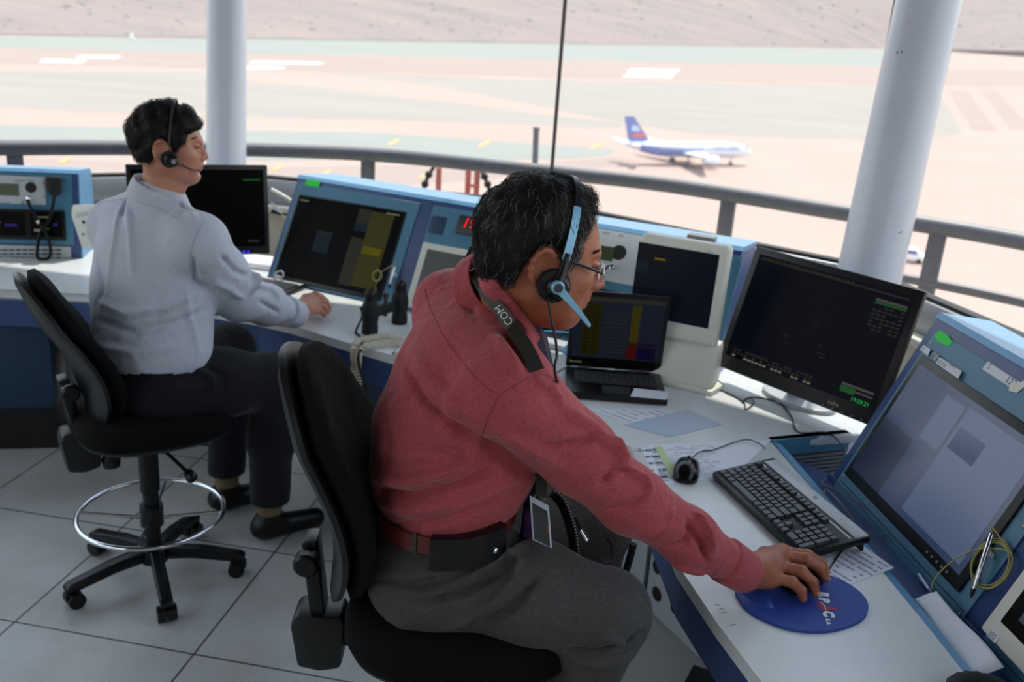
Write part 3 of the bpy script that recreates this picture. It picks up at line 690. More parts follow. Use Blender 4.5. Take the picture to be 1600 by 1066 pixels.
b = MB(); b.use(M['ink']); lx2, ly2 = A(24, 284); text(b, fA, 'LIGHT  TEST', .016, .0103, lx2, ly2); text(b, fA, 'VOLUME', .01, .0103, A(2, 318)[0], A(2, 318)[1]); b.build('radio_lettering', rf, recalc=False)
x1, y0 = A(104, 376); y1 = A(60, 328)[1]; xm = A(45, 350)[0]
b = MB(); b.box(fA, LA1+.1, x1, y0, y1, .004, .014, .002); dk = b.build('radio_display', tA, M['black'])
screen(fA, xm+.012, y0+.018, x1-.012, y1-.012, dk, [(.15, .8, .6, .84, E_['txt']), (.1, .2, .3, .3, E_['txt']), (.72, .45, .85, .58, E_['violet']), (.45, .3, .6, .36, E_['grn2']), (.1, .6, .3, .65, E_['dim'])], .0145)
screen(fA, LA1+.14, y0+.018, xm-.01, y1-.012, dk, [(.62, .5, .75, .56, E_['txt']), (.62, .3, .75, .36, E_['txt']), (.8, .5, .88, .56, E_['txt']), (.9, .38, .96, .5, E_['violet'])], .0145)
x1, y0 = A(112, 408); y1 = A(60, 384)[1]
b = MB(); b.box(fA, LA1+.03, x1, .002, y1, .0005, .008, .002); gp = b.build('slotted_grille', tA, M['greybox'])
b = MB()
for j in range(3):
    for i in range(18):
        x, y = A(92-10.4*i, 390.5+6.3*j); b.box(fA, x-.012, x+.012, y-.004, y+.004, .0075, .0085)
b.build('slots', gp, M['dkgrey'], kind='stuff')
# hand microphone hung on the left console, with its looped cord
mx0, my0 = A(77, 305); mx1, my1 = A(98, 276)
tm = thing('hand_microphone', 'black hand microphone hanging on the left radio console with looped cord', 'microphone', fA.p((mx0+mx1)/2, my0, .01))
b = MB(); w_ = mx1-mx0; h_ = my1-my0
b.prism(fA.at(mx0, my0, .006), [(w_*.22, 0), (w_*.78, 0), (w_*.95, h_*.3), (w_, h_*.9), (w_*.9, h_), (w_*.1, h_), (0, h_*.9), (w_*.05, h_*.3)], 0, .035, .006); b.build('body', tm, M['blackm'])
b = MB(); b.box(fA.at(mx0, my0, .006), -.008, .004, h_*.45, h_*.85, .008, .028, .003); b.build('talk_switch', tm, M['dkgrey'])
b = MB()
def Ap(x, y, w): q = A(x, y); return fA.p(q[0], q[1], w)
cord = spline([Ap(88, 305, .03), Ap(86, 322, .035), Ap(80, 345, .04), Ap(73, 352, .045), Ap(66, 372, .05), Ap(63, 395, .05), Ap(66, 402, .05), Ap(75, 404, .05), Ap(82, 400, .05), Ap(84, 388, .05), Ap(80, 370, .05), Ap(72, 353, .05), Ap(62, 340, .045), Ap(52, 322, .04), Ap(46, 311, .03)], 10)
b.tube(coil(cord, .0055, .006, 8), .003, 5); b.build('coiled_cord', tm, M['black'])
b = MB(); b.tube([Ap(66, 348, .048), Ap(64, 344, .047)], .009, 10); b.build('cord_clip', tm, M['chrome'])
# cream intercom unit, partly behind the white shirt
q0, q1 = D(110, 322, 4.1), D(150, 322, 4.05)
fI = Fr(D(122, 398, 4.12), (q1-q0), (0, 0, 1)); fI.v = (D(110, 318, 4.1)-D(126, 392, 4.12)).normalized(); fI.u = (fI.u-fI.v*fI.u.dot(fI.v)).normalized(); fI.n = fI.u.cross(fI.v)
zz = [fI.hit(x, y) for x, y in ((112, 320), (110, 336), (127, 388), (190, 392), (186, 320))]
b = MB(); b.prism(fI, zz, -.05, .0, .008); ti = single(b, 'intercom', M['cream'], 'cream plastic intercom unit standing at the right end of the left radio console', 'intercom')
b = MB(); x, y = fI.hit(120, 340); x1, y1 = fI.hit(150, 326); b.box(fI, x, x1, y, y1, .0, .003, .001); b.build('label_plate', ti, M['greybox'])
b = MB(); x, y = fI.hit(131, 347); b.lathe(fI.at(x, y, 0), [(.007, 0), (.007, .004)], 12); b.build('button', ti, M['black'])
b = MB(); x, y = fI.hit(130, 366); b.lathe(fI.at(x, y, 0), [(.005, 0), (.005, .004)], 12); b.build('button', ti, M['grey'])
# base cabinets below the long worktop
def under(name, label, a, c, z0, z1, m, plinth, off=.0, th=.03):
    a, c = flat(a), flat(c); u = (c-a).normalized(); f = Fr(a, u, (0, 0, 1)); n = f.n if f.n.y < 0 else -f.n
    f = Fr(a, u, (0, 0, 1), n); L = (c-a).length
    t = thing(name, label, 'cabinet', a.lerp(c, .5))
    b = MB(); b.box(f, 0, L, z0, z1, -off-th-.25, -off, .003); b.build('carcass', t, m)
    b = MB(); b.box(f, .01, L-.01, 0, z0, -off-th-.22, -off-.02); b.build('plinth', t, plinth); return t, f
under('base_cabinet', 'dark blue cabinet with black plinth under the left end of the worktop', Z(-260, 452, WZ), Z(66, 455, WZ), .20, WZ-.15, M['darkblue'], M['blackm'], .03)
under('base_cabinet', 'grey recessed cabinet under the worktop behind the man in the white shirt', Z(72, 455, WZ)+Vector((0, .05, 0)), Z(390, 480, WZ)+Vector((.0, .12, 0)), .20, WZ-.15, M['grey'], M['blackm'], .06)
under('base_cabinet', 'dark teal cabinet under the worktop between the two seated men', Z(420, 494, WZ)+Vector((.05, .2, 0)), Z(760, 590, WZ)+Vector((.08, .2, 0)), .10, WZ-.15, M['darkblue'], M['blackm'], .1)
# perforated pedestal under the right worktop
pa, pb = Z(1012, 955, 0), Z(1108, 1047, 0); fP = Fr(pa, pb-pa, (0, 0, 1))
if fP.n.y > 0 and fP.n.x > 0: fP.n = -fP.n
if fP.n.x > 0: fP.n = -fP.n
tP = thing('desk_pedestal', 'grey pedestal panel with round holes under the right worktop', 'pedestal', pa.lerp(pb, .5))
holes = [fP.hit(x, y) for x, y in ((1027.5, 886), (1058, 907), (1026.5, 928.5), (1055.5, 950), (1086.5, 971.5))]
pit = holes[1][0]-holes[0][0]; Lp = (pb-pa).length
b = MB(); b.box(fP, -.02, Lp, .01, WZ-.15, -.02, 0, .002); b.build('perforated_panel', tP, mat('pedestal_grey', (176, 186, 192), .5))
b = MB(); b.box(fP, -.5, -.045, .01, WZ-.15, -.02, 0, .002); b.build('plain_panel', tP, mat('pedestal_grey2', (176, 186, 192), .5))
b = MB(); b.box(fP, -.05, -.015, .01, WZ-.15, -.03, -.01); b.build('shadow_gap', tP, M['dkgrey'])
for x, y in holes+[(holes[2][0], holes[2][1]-.16), (holes[0][0], holes[0][1]+.14)]:
    b = MB(); b.use(M['dkgrey']); b.lathe(fP.at(x, y, 0), [(.026, .0), (.026, .002), (.0225, .002), (.0222, -.0005)], 24, cap=False); b.use(mat('hole_dark', (30, 24, 18), .9)); b.lathe(fP.at(x, y, 0), [(.0223, .0002), (.0223, .0006)], 20); b.build('vent_hole', tP)
b = MB(); b.box(fP, Lp+.02, Lp+.06, .02, WZ-.15, -.3, -.02); b.build('leg_post', tP, M['grey'])
b = MB(); q = Z(1090, 1062, 0); b.box(level((q.x, q.y, 0), R_(-25)), -.02, .5, -.25, .0, .0, .05, .004); single(b, 'footrest', M['blackm'], 'black low footrest on the floor below the perforated pedestal', 'footrest')
# ------------------------------------------------------------------ free-standing things on the desks
# wide radar monitor
fM, hM, _ = solve_plane((1117, 570), (1350, 662), (1182, 384), .79)
Wm = fM.hit(1445, 460)[0]; Hm = fM.hit(1182, 384)[1]
tM = thing('monitor', 'wide black monitor with a dark radar display, standing just left of the tall right console', 'monitor', flat(fM.p(Wm/2, 0, -.1), WZ))
b = MB(); b.prism(fM, [(0, 0), (Wm, 0), (Wm, Hm), (0, Hm)], -.022, .0, .005); b.build('front_bezel', tM, M['black'])
b = MB(); b.box(fM, .02, Wm-.02, .02, Hm-.02, -.055, -.02, .015); b.build('housing', tM, mat('monitor_back', (52, 58, 70), .45))
its = []
rng = random.Random(2)
its.append((0, 0, 1, 1, mat('radar_black', (6, 7, 11), .3, spec=.05, emit=(16, 22, 50), estr=.06)))
its += [(.02, .955, .98, .968, E_['dim'])]+[(.04+.028*i, .972, .055+.028*i, .98, E_['olive']) for i in range(22)]
its += [(.80, .885, .985, .905, E_['grey']), (.80, .86, .985, .88, E_['grn2'])]
for r in range(7):
    for c in range(6):
        if rng.random() < .8: its.append((.80+.032*c, .83-.033*r, .823+.032*c, .845-.033*r, E_['dim']))
for r in range(3):
    for c in range(20):
        if rng.random() < .85: its.append((.05+.028*c, .015+.03*r, .07+.028*c, .032+.03*r, E_['dim' if r else 'txt']))
its += [(.78, .12, .975, .14, E_['grey']), (.78, .06, .87, .115, E_['grn2']), (.87, .085, .975, .10, E_['grey'])]
for x, y, w_ in ((.50, .52, .03), (.47, .45, .02), (.56, .37, .03), (.58, .30, .05), (.60, .27, .03), (.33, .35, .05), (.36, .29, .02)): its.append((x, y, x+w_, y+.006, E_['dim']))
sc = screen(fM, .026, .048, Wm-.026, Hm-.024, tM, its[1:], .0012, its[0][4], depth=.003)
b = MB(); b.use(E_['ring']); c0 = fM.at(Wm*.52, Hm*.5, .0018)
for k in (1, 2, 3):
    b.tube([c0.p(math.cos(a)*.055*k, math.sin(a)*.055*k) for a in np.linspace(0, 2*PI, 60)[:-1]], .0003, 4, closed=True)
b.tube([c0.p(0, 0), c0.p(-.01, .15)], .0003, 4); b.build('radar_rings', sc, kind='stuff')
b = MB(); b.use(E_['green']); text(b, fM, '19:29:21', .019, .002, .026+(Wm-.052)*.86, .052); b.build('time_readout', sc, recalc=False)
b = MB(); b.use(E_['txt']); text(b, fM, 'indra', .019, .0008, Wm*.72, .018); b.build('maker_lettering', tM, recalc=False)
b = MB()
for i in range(5): b.lathe(fM.at(Wm*.70+.035*i, .008, 0), [(.003, 0), (.003, .001)], 8)
b.build('menu_buttons', tM, M['grey'], kind='stuff')
b = MB(); b.use(E_['blue']); b.lathe(fM.at(Wm*.665, .008, 0), [(.003, 0), (.003, .001)], 8); b.build('power_light', tM)
foot = flat(fM.p(Wm*.45, 0, -.12), WZ)
b = MB(); b.prism(level(foot, math.atan2(fM.u.y, fM.u.x)), [(.14*math.cos(a), .085*math.sin(a)) for a in np.linspace(0, 2*PI, 33)[:-1]], .0, .016, .004); b.build('stand_base', tM, M['silver'])
b = MB(); b.box(Fr(foot, fM.u, (0, 0, 1)), -.05, .05, .012, .30, -.075, -.045, .008) if False else b.cyl(foot+Vector((0, .02, .012)), fM.p(Wm*.42, .2, -.05), .035); b.build('stand_neck', tM, M['silver'])
# cream touch display
fW = plane_from((982, 517), (1123, 546), R_(5), .885)
pts = [fW.hit(x, y) for x, y in ((989.5, 361), (1148, 391), (1112, 534), (986, 451))]
Ww, Hw = pts[2][0]+.015, pts[0][1]
tW = thing('monitor', 'cream framed display with dark screen standing behind the open laptop', 'monitor', flat(fW.p(Ww/2, 0, -.05), WZ))
b = MB(); b.box(fW, 0, Ww, 0, Hw, -.055, 0, .016, 3); b.build('front_bezel', tW, M['cream'])
b = MB(); b.box(fW, .03, Ww-.03, .03, Hw-.05, -.075, -.04, .012, 3); b.build('housing', tW, M['cream'])
a = fW.hit(999, 376); c = fW.hit(1122, 517); d = fW.hit(1126, 401.5)
screen(fW, a[0], c[1], d[0]-.004, a[1]-.004, tW, [(.22, .80, .36, .825, E_['yellow']), (.02, .60, .16, .75, E_['blue'])], .001, mat('touch_screen', (9, 11, 15), .25, spec=.12, emit=(30, 36, 54), estr=.1), depth=.003)
b = MB(); b.use(M['grey']); q = fW.hit(1114, 390); text(b, fW, 'elo', .012, .0005, q[0]-.02, q[1]-.012); b.build('maker_lettering', tW, recalc=False)
b = MB(); bb = level(flat(fW.p(Ww*.5, 0, -.03), WZ), math.atan2(fW.u.y, fW.u.x))
b.prism(bb, [(-.18, -.085), (.18, -.085), (.2, .02), (.12, .1), (-.12, .1), (-.2, .02)], 0, .018, .006); b.build('stand_base', tW, M['cream'])
b = MB(); b.prism(Fr(bb.O-bb.u*.17, bb.v, (0, 0, 1), bb.u), [(-.06, .012), (.06, .012), (.05, .165), (.0, .165)], 0, .34, .012); b.build('stand_neck', tW, M['cream'])
b = MB(); f2 = fB.at(0, .482, 0); q = Z(1095, 375, 1.17); b.box(level((q.x, q.y, 1.158), R_(-22)), -.05, .055, -.02, .03, 0, .03, .003)
single(b, 'junction_box', M['grey'], 'small grey box on the top cover behind the cream display', 'box')
# laptop ---------------------------------------------------------
a = Z(885, 612, .757); c = Z(1044, 624, .757); ang = math.atan2(c.y-a.y, c.x-a.x); Lw = (c-a).length
fL = level(flat(a, WZ), ang); bk = Z(1075, 586, .757); dep = (flat(bk)-flat(a)).dot(fL.v)
tL = thing('laptop', 'open black laptop showing a coloured spreadsheet, with white note on its palm rest', 'laptop', fL.p(Lw/2, dep/2))
b = MB(); b.prism(fL, [(0, 0), (Lw, 0), (Lw, dep), (0, dep)], .003, .027, .004); base = b.build('base', tL, M['black'])
b = MB(); b.box(fL, .028, Lw-.028, dep*.40, dep*.86, .0265, .0275, .0004, 1); b.build('keyboard_deck', base, M['blackm'])
kw = (Lw-.064)/14; kh = dep*.44/6
for r in range(6):
    x = 0
    ws = [1]*14 if r not in (0,) else [1, 1, 1, 1, 5, 1, 1, 1, 1, 1]
    for w_ in ws:
        b = MB(); b.box(fL, .032+x*kw+.001, .032+(x+w_)*kw-.0012, dep*.41+r*kh+.001, dep*.41+(r+1)*kh-.0012, .027, .0295, .0008, 1); b.build('key', base, M['dkgrey']); x += w_
b = MB(); b.lathe(fL.at(.032+7*kw, dep*.41+2.0*kh, .028), [(.004, 0), (.004, .004), (.003, .005)], 12); b.build('pointing_stick', base, mat('red_rubber', (190, 40, 50), .6))
b = MB(); b.box(fL, Lw*.36, Lw*.64, dep*.05, dep*.33, .0268, .0274, .0003, 1); b.build('touchpad', base, M['dkgrey'])
b = MB(); x, y = 0, 0
nt_ = [Z(px, py, .757) for px, py in ((985, 620), (1041, 625), (1046, 613), (991, 607))]
b.raw([p+Vector((0, 0, .0006)) for p in nt_]+[p+Vector((0, 0, .0011)) for p in nt_], [(0, 1, 2, 3), (4, 5, 6, 7), (0, 1, 5, 4), (1, 2, 6, 5), (2, 3, 7, 6), (3, 0, 4, 7)], False)
single(b, 'sticky_note', M['paper'], 'small white note lying on the right palm rest of the laptop', 'note')
hv = fL.v
fH = None
for i in range(-40, 220):
    tau = R_(i*.25); v = Vector((0, 0, 1))*math.cos(tau)+hv*math.sin(tau); f = Fr(fL.p(0, dep-.004, .028), fL.u, v, fL.u.cross(v)); q = f.hit(1087, 461)
    if fH is None or abs(q[0]-Lw) < best: best = abs(q[0]-Lw); fH = f; hl = q[1]
hl = min(hl, .30)
b = MB(); b.box(fH, 0, Lw, 0, hl, -.012, 0, .004); lid = b.build('lid', tL, M['black'])
Ey, Er, Ev = glow('sheet_yellow', (150, 142, 40), .035), glow('sheet_red', (190, 50, 45), .07), glow('sheet_violet', (70, 50, 140), .06)
its = [(.0, .93, 1, 1, E_['dim']), (.10, .05, .30, .9, Ey), (.64, .30, .74, .9, glow('sheet_yellow_bright', (190, 178, 50), .055)), (.63, .255, .74, .30, Er), (.74, .255, .97, .29, Ev), (.62, .02, .74, .22, Er), (.74, .02, .96, .22, Ev), (.64, .22, .74, .255, Ey)]
tx = mat('sheet_text', (4, 4, 5), .4, spec=.1)
its += [(.32+.1*(i % 3), .1+.06*(i//3), .40+.1*(i % 3), .112+.06*(i//3), E_['dim']) for i in range(36)]
its += [(.12+.09*(i % 2), .08+.055*(i//2), .18+.09*(i % 2), .094+.055*(i//2), tx) for i in range(28)]
screen(fH, .016, hl*.145, Lw-.016, hl*.94, lid, its, .0008, mat('sheet_screen', (8, 9, 11), .3, spec=.06, emit=(80, 92, 120), estr=.05), depth=.002)
b = MB(); b.use(E_['txt']); text(b, fH, 'lenovo', .016, .0008, .012, hl*.06); b.build('maker_lettering', lid, recalc=False)
for k in (.2, .8):
    b = MB(); b.cyl(fL.p(Lw*k-.02, dep-.002, .028), fL.p(Lw*k+.02, dep-.002, .028), .007, n=12); b.build('hinge', tL, M['dkgrey'])
# big keyboard ---------------------------------------------------
a = Z(1112, 737, .752); c = Z(1250, 868, .752); u = (c-a).normalized(); hb = Vector((-u.y, u.x, 0)); tl_ = R_(9)
fK = Fr(a-Vector((0, 0, .0)), u, hb*math.cos(tl_)+Vector((0, 0, 1))*math.sin(tl_)); LK = (c-a).length; DK = fK.hit(1196, 703)[1]; DK = min(max(DK, .165), .205)
tK = thing('keyboard', 'black and silver full size keyboard lying beside the blue mouse pad', 'keyboard', flat(fK.p(LK/2, DK/2), WZ))
b = MB(); b.prism(fK, [(0, .0), (LK, .0), (LK, DK), (0, DK)], -.020, .0, .006); cs = b.build('case', tK, M['black'])
b = MB(); b.prism(fK, [(.012, DK*.80), (LK*.985, DK*.80), (LK*.99, DK*.985), (.02, DK*.985)], -.002, .0022, .001); b.build('silver_panel', tK, M['silver'])
b = MB(); b.box(fK, .01, LK-.01, DK*.73, DK*.755, -.002, .0015); b.build('silver_trim', tK, M['silver'])
U = (LK-.028)/22.6; V = DK*.685/6.35; keys = []
def row(v, spec):
    x = 0
    for s in spec:
        if s < 0: x -= s
        else: keys.append((x, v, s, 1)); x += s
row(0, [1.25, 1.25, 1.25, 6.25, 1.25, 1.25, 1.25, 1.25, -.3, 1, 1, 1, -.3, 2, 1])
row(1, [2.25]+[1]*10+[2.75, -.3, -1, 1, -1, -.3, 1, 1, 1])
row(2, [1.75]+[1]*11+[2.25, -.3, -3, -.3, 1, 1, 1])
row(3, [1.5]+[1]*12+[1.5, -.3, 1, 1, 1, -.3, 1, 1, 1])
row(4, [1]*13+[2, -.3, 1, 1, 1, -.3, 1, 1, 1, 1])
row(5.32, [1, -1]+[1]*4+[-.5]+[1]*4+[-.5]+[1]*4+[-.3, 1, 1, 1])
keys += [(21.6, 0, 1, 2), (21.6, 2, 1, 2)]
kk = []
for i, (x, v, w_, h_) in enumerate(keys):
    z1 = .0085; f = fK.at(.014+x*U, .012+v*V)
    b = MB() if i < 99 else (kk[-1] if len(kk) and i > 99 else MB())
    g = .0028; L0, D0 = w_*U, h_*V
    b2 = bmesh.new(); vs = [b2.verts.new(p) for p in ((.0012, .0012, 0), (L0-.0012, .0012, 0), (L0-.0012, D0-.0012, 0), (.0012, D0-.0012, 0), (g, g, z1), (L0-g, g, z1), (L0-g, D0-g*.9, z1), (g, D0-g*.9, z1))]
    for q in ((3, 2, 1, 0), (4, 5, 6, 7), (0, 1, 5, 4), (1, 2, 6, 5), (2, 3, 7, 6), (3, 0, 4, 7)): b2.faces.new([vs[j] for j in q])
    b.merge(b2, lambda q: f.p(q.x, q.y, q.z))
    if i < 99: b.build('key', tK, M['dkgrey'])
    elif len(kk) == 0: kk.append(b)
if kk: kk[0].build('remaining_keys', tK, M['dkgrey'], kind='stuff')
b = MB(); b.use(M['ink']); f = Fr(fK.p(LK*.52, DK*.87, .0025), fK.u, fK.v); text(b, f, 'hp', .018, 0, 0, 0, .0, .2); b.build('maker_lettering', tK, recalc=False)
b = MB()
for i in range(3): b.lathe(fK.at(LK*.80+.018*i, DK*.88, .0022), [(.0015, 0), (.0015, .0004)], 8)
b.build('status_lights', tK, M['ink'], kind='stuff')
for k in (.04, .955):
    b = MB(); b.box(fK, LK*k-.012, LK*k+.012, DK-.02, DK-.012, -.052 if False else -.044, -.018, .002); b.build('tilt_foot', tK, M['black'])
b = MB(); b.tube(spline([fK.p(LK*.55, DK, -.01), Z(1290, 770, WZ)+Vector((0, 0, .01)), Z(1318, 800, WZ)+Vector((0, 0, .012)), Z(1345, 828, .70), Z(1384, 836, .70), Z(1360, 800, .71), Z(1310, 768, WZ), Z(1285, 756, WZ), Z(1290, 748, .7)], 8), .0022, 6); b.build('cable', tK, M['grey'])
# mice -----------------------------------------------------------
def mouse(name, label, c, ang, s=1.0):
    t = thing(name, label, 'mouse', c); f = level(c, ang)
    prof = []
    for x, w_, h_ in ((-.055, .010, .008), (-.050, .022, .020), (-.035, .029, .032), (-.01, .031, .037), (.02, .030, .033), (.042, .028, .024), (.052, .026, .016), (.055, .024, .010)):
        prof.append([f.p(x*s, w_*s*math.cos(q), (h_ if math.sin(q) > 0 else 0)*s*abs(math.sin(q))**.75+.002) for q in np.linspace(0, 2*PI, 25)[:-1]])
    b = MB(); b.loft(prof); b.build('body', t, mat('glossy_black', (9, 9, 10), .22, spec=.35))
    b = MB(); b.tube([f.p(.015*s, 0, .0345*s), f.p(.03*s, 0, .031*s)], .004*s, 8); b.build('scroll_wheel', t, M['dkgrey'])
    return t, f
c = Z(1072, 741, WZ)+Vector((0, 0, .001)); d = Z(1078, 716, WZ); ang = math.atan2(d.y-c.y, d.x-c.x)
tm1, f = mouse('computer_mouse', 'glossy black mouse resting on the printed sheet, not in use', c, ang, 1.2)
b = MB(); b.tube(spline([f.p(.05, 0, .010), Z(1092, 707, WZ+.006), Z(1115, 703, WZ+.004), Z(1145, 692, WZ+.004), Z(1168, 687, WZ+.01), Z(1185, 693, WZ+.01), Z(1196, 701, WZ+.004)], 10), .0018, 6); b.build('cable', tm1, M['black'])
PADZ = WZ+.008
c = Z(1253, 914, PADZ); d = Z(1292, 893, PADZ); ang = math.atan2(d.y-c.y, d.x-c.x)
tm2, fm2 = mouse('computer_mouse', 'black mouse held under the right hand on the blue mouse pad', c+Vector((0, 0, .001)), ang, 1.0)
b = MB(); b.tube(spline([fm2.p(.054, 0, .012), Z(1293, 892, PADZ+.006), Z(1302, 880, WZ+.006), Z(1318, 858, WZ+.006), Z(1326, 849, WZ+.01), Z(1333, 846, WZ+.005)], 10), .002, 6); b.build('cable', tm2, M['black'])
# blue mouse pad
pc = [(1152, 930), (1150, 921), (1163, 905), (1195, 900), (1240, 898), (1290, 897), (1322, 910), (1346, 927), (1357, 946), (1350, 965), (1322, 979), (1285, 986), (1240, 983), (1205, 972), (1170, 954)]
pp = spline([flat(Z(x, y, PADZ)) for x, y in pc], 5, True); cc = flat(sum(pp, Vector())/len(pp))
tp = thing('mouse_pad', 'round blue mouse pad with white lettering under the right hand', 'mouse pad', cc+Vector((0, 0, WZ)))
b = MB(); b.prism(W0, [(p.x, p.y) for p in pp], WZ+.0006, PADZ, .002); b.build('pad', tp, mat('pad_blue', (38, 66, 150), .6, bump=.15, bscale=900))
b = MB(); wr = [flat(Z(x, y, PADZ), PADZ) for x, y in ((1160, 913), (1168, 926), (1184, 938), (1203, 949))]
wc = flat(Z(1180, 928, PADZ), PADZ-.001); b.ball(level(wc, math.atan2((wr[3]-wr[0]).y, (wr[3]-wr[0]).x)), .06, .026, .014, 24, 12); b.build('wrist_rest', tp, mat('pad_blue_gel', (36, 62, 142), .45))
o_, dn = Z(1283, 921, PADZ), Z(1292, 958, PADZ); u = flat(dn-o_).normalized(); fT = Fr(flat(o_, PADZ+.0003), u, Vector((-u.y, u.x, 0)), (0, 0, 1))
if fT.v.x < 0: fT.v = -fT.v; 
u = fT.u; fT = Fr(fT.O, u, Vector((-u.y, u.x, 0)), (0, 0, 1))
b = MB(); b.use(M['white'])
def padtext(c, x, y, size): q = flat(Z(x, y, PADZ)-o_); text(b, fT, c, size, .0003, q.dot(fT.u), q.dot(fT.v), .0022*size/.03)
for c, x, y, z_ in (('R', 1279, 925, .030), ('P', 1280, 934.5, .030), ('C', 1286, 954.5, .031), ('S', 1290, 967, .012), ('.', 1290.5, 970, .012), ('A', 1291.5, 972, .012), ('.', 1292.5, 975, .012)): padtext(c, x, y, z_)
b.build('lettering', tp, recalc=False)
b = MB(); b.use(mat('pad_red', (176, 40, 60), .6)); zt = .0004
V_ = [flat(Z(x, y, PADZ), PADZ+.0005) for x, y in ((1273, 938), (1286, 946), (1311, 952), (1290, 954), (1284, 954))]
b._f([b.bm.verts.new(p) for p in V_]); b.build('swoosh', tp)
b = MB(); b.tube(spline([flat(Z(x, y, PADZ), PADZ+.0008) for x, y in ((1282, 941), (1288, 947), (1290, 954))], 6), .0012, 4); b.build('white_arc', tp, M['white'])
# papers ---------------------------------------------------------
def sheet(name, label, pts, z=WZ, m=None, th=.0005, lines=0, group=None, cat='paper', linecol=None):
    P = [flat(Z(x, y, z), z) for x, y in pts]
    b = MB(); b.use(m or M['paper']); b.prism(W0, [(p.x, p.y) for p in P], z+.0004, z+.0004+th); o = b.build(name, None)
    tag(o, label, cat, group); centre(o)
    if lines:
        b = MB(); b.use(linecol or mat('print_grey', (168, 172, 184), .8)); rng = random.Random(len(label))
        a, u, v = P[0], P[1]-P[0], P[3]-P[0]
        for i in range(lines):
            y = .06+.88*i/lines; x = .05
            while x < .9:
                w_ = rng.uniform(.04, .16)
                if rng.random() < .75:
                    q = a+u*x+v*y; b.quad(*[r+Vector((0, 0, .0002+th+.0004)) for r in (q, q+u*w_, q+u*w_+v*.28/lines, q+v*.28/lines)])
                x += w_+.02
        b.build('printed_lines', o, recalc=False, kind='stuff')
    return o
sheet('paper_sheet', 'printed sheet with green column under the idle black mouse', [(1028, 757), (1140, 750), (1205, 688), (1010, 696)], lines=16)
b = MB(); P = [flat(Z(x, y, WZ), WZ+.0024) for x, y in ((1028, 700), (1036, 699), (1060, 738), (1050, 742))]
o = sheet('paper_strip', 'narrow pale green strip along the left of the printed sheet', [(1023, 698), (1034, 698), (1062, 744), (1049, 748)], WZ+.0012, mat('green_paper', (196, 212, 160), .8))
sheet('paper_sheet', 'white taped sheet with ruled lines at the inner corner of the right worktop', [(1000, 700), (1024, 699), (1052, 757), (1030, 759)], WZ+.0002, lines=5, linecol=M['ink'])
sheet('paper_sheet', 'printed sheet in a clear sleeve in front of the laptop', [(925, 640), (1010, 672), (1085, 652), (1040, 640)], lines=6)
sheet('paper_sheet', 'bluish plastic sleeve lying partly under the laptop', [(975, 664), (1045, 683), (1128, 664), (1075, 640)], WZ+.0009, mat('sleeve', (190, 203, 222), .25), .0003)
sheet('paper_sheet', 'white handwritten page beside the blue mouse pad under the keyboard corner', [(1274, 881), (1328, 914), (1397, 888), (1348, 853)], WZ+.0003, lines=7, linecol=mat('pencil', (150, 150, 175), .8))
# papers stuffed in the trough
b = MB(); g = []
for i in range(9):
    s = i/8; p0 = Z(1430+88*s, 938+128*s, .70); p1 = Z(1460+104*s, 943+118*s, .705)
    ro = []
    for j in range(7):
        k = j/6; q = p0.lerp(p1, k); q.z += .030*k*k+.004*math.sin(s*7+k*3)+.006*math.sin(k*PI); ro.append(q)
    g.append(ro)
b.loft(g, closed=False, cap=False); o = b.build('paper_stack', None, M['paper'], recalc=False)
mod = o.modifiers.new('thickness', 'SOLIDIFY'); mod.thickness = .003; tag(o, 'curled loose papers stuffed in the blue trough of the right console', 'papers'); centre(o)
# ballpoint lying in the trough
a, c = Z(1436, 898, .698), Z(1464, 940, .698); d = (c-a).normalized()
tpn = thing('ballpoint_pen', 'clear ballpoint pen with blue cap lying in the trough of the right console', 'pen', a.lerp(c, .5))
b = MB(); b.tube([a, a.lerp(c, .62)], .0042, 10); b.build('barrel', tpn, mat('clear_plastic', (190, 205, 225), .15))
b = MB(); b.tube([a.lerp(c, .58), a.lerp(c, .98), c], [.0055, .0055, .003], 10); b.build('cap', tpn, mat('pen_blue', (40, 50, 150), .35))
b = MB(); b.box(level(Z(1452, 935, .66), R_(-60)), -.004, .004, -.001, .001, 0, .001); b.bm.clear(); b = None
# touch stylus clipped between the right screens, cable looped
def Dp(x, y, w): q = fD.hit(x, y, 0); return fD.p(q[0], q[1], w)
def stylus(label, a, c, fr, loops, lead, holder, loopc, loopr, end):
    t = thing('touch_stylus', label, 'stylus', c)
    d = (a-c).normalized()
    b = MB(); b.tube([c, c+d*.02, a-d*.006, a], [.005, .0062, .0062, .004], 12); b.build('barrel', t, M['chrome'])
    b = MB(); b.tube([c-d*.022, c-d*.01, c], [.002, .0048, .005], 12); b.build('tip', t, M['black'])
    pts = []
    for i in range(loops*14+1):
        an = 2*PI*i/14+1.0; rr = loopr*(1+.12*math.sin(i*.37)); q = loopc.p(rr*math.cos(an), rr*1.05*math.sin(an), .004+.0016*(i/14)); pts.append(q)
    pts = spline([a+d*.001, a+d*.012+fr.n*.006] + pts[::2] + lead, 4)
    b = MB(); b.tube(pts, .0018, 6); b.build('cable', t, mat('yellow_cable', (168, 164, 92), .45))
    if end is not None:
        b = MB(); b.tube([end+Vector((0, 0, .016)), end], .006, 10); b.build('plug', t, M['chrome'])
    b = MB(); b.tube([holder.p(.011*math.cos(q), .011*math.sin(q), .012) for q in np.linspace(0, 2*PI, 13)[:-1]], .0015, 5, closed=True); b.box(holder, -.012, .012, -.006, .006, 0, .005, .002); b.build('holder', t, M['silver'])
    return t
q = fD.hit(1558, 885)
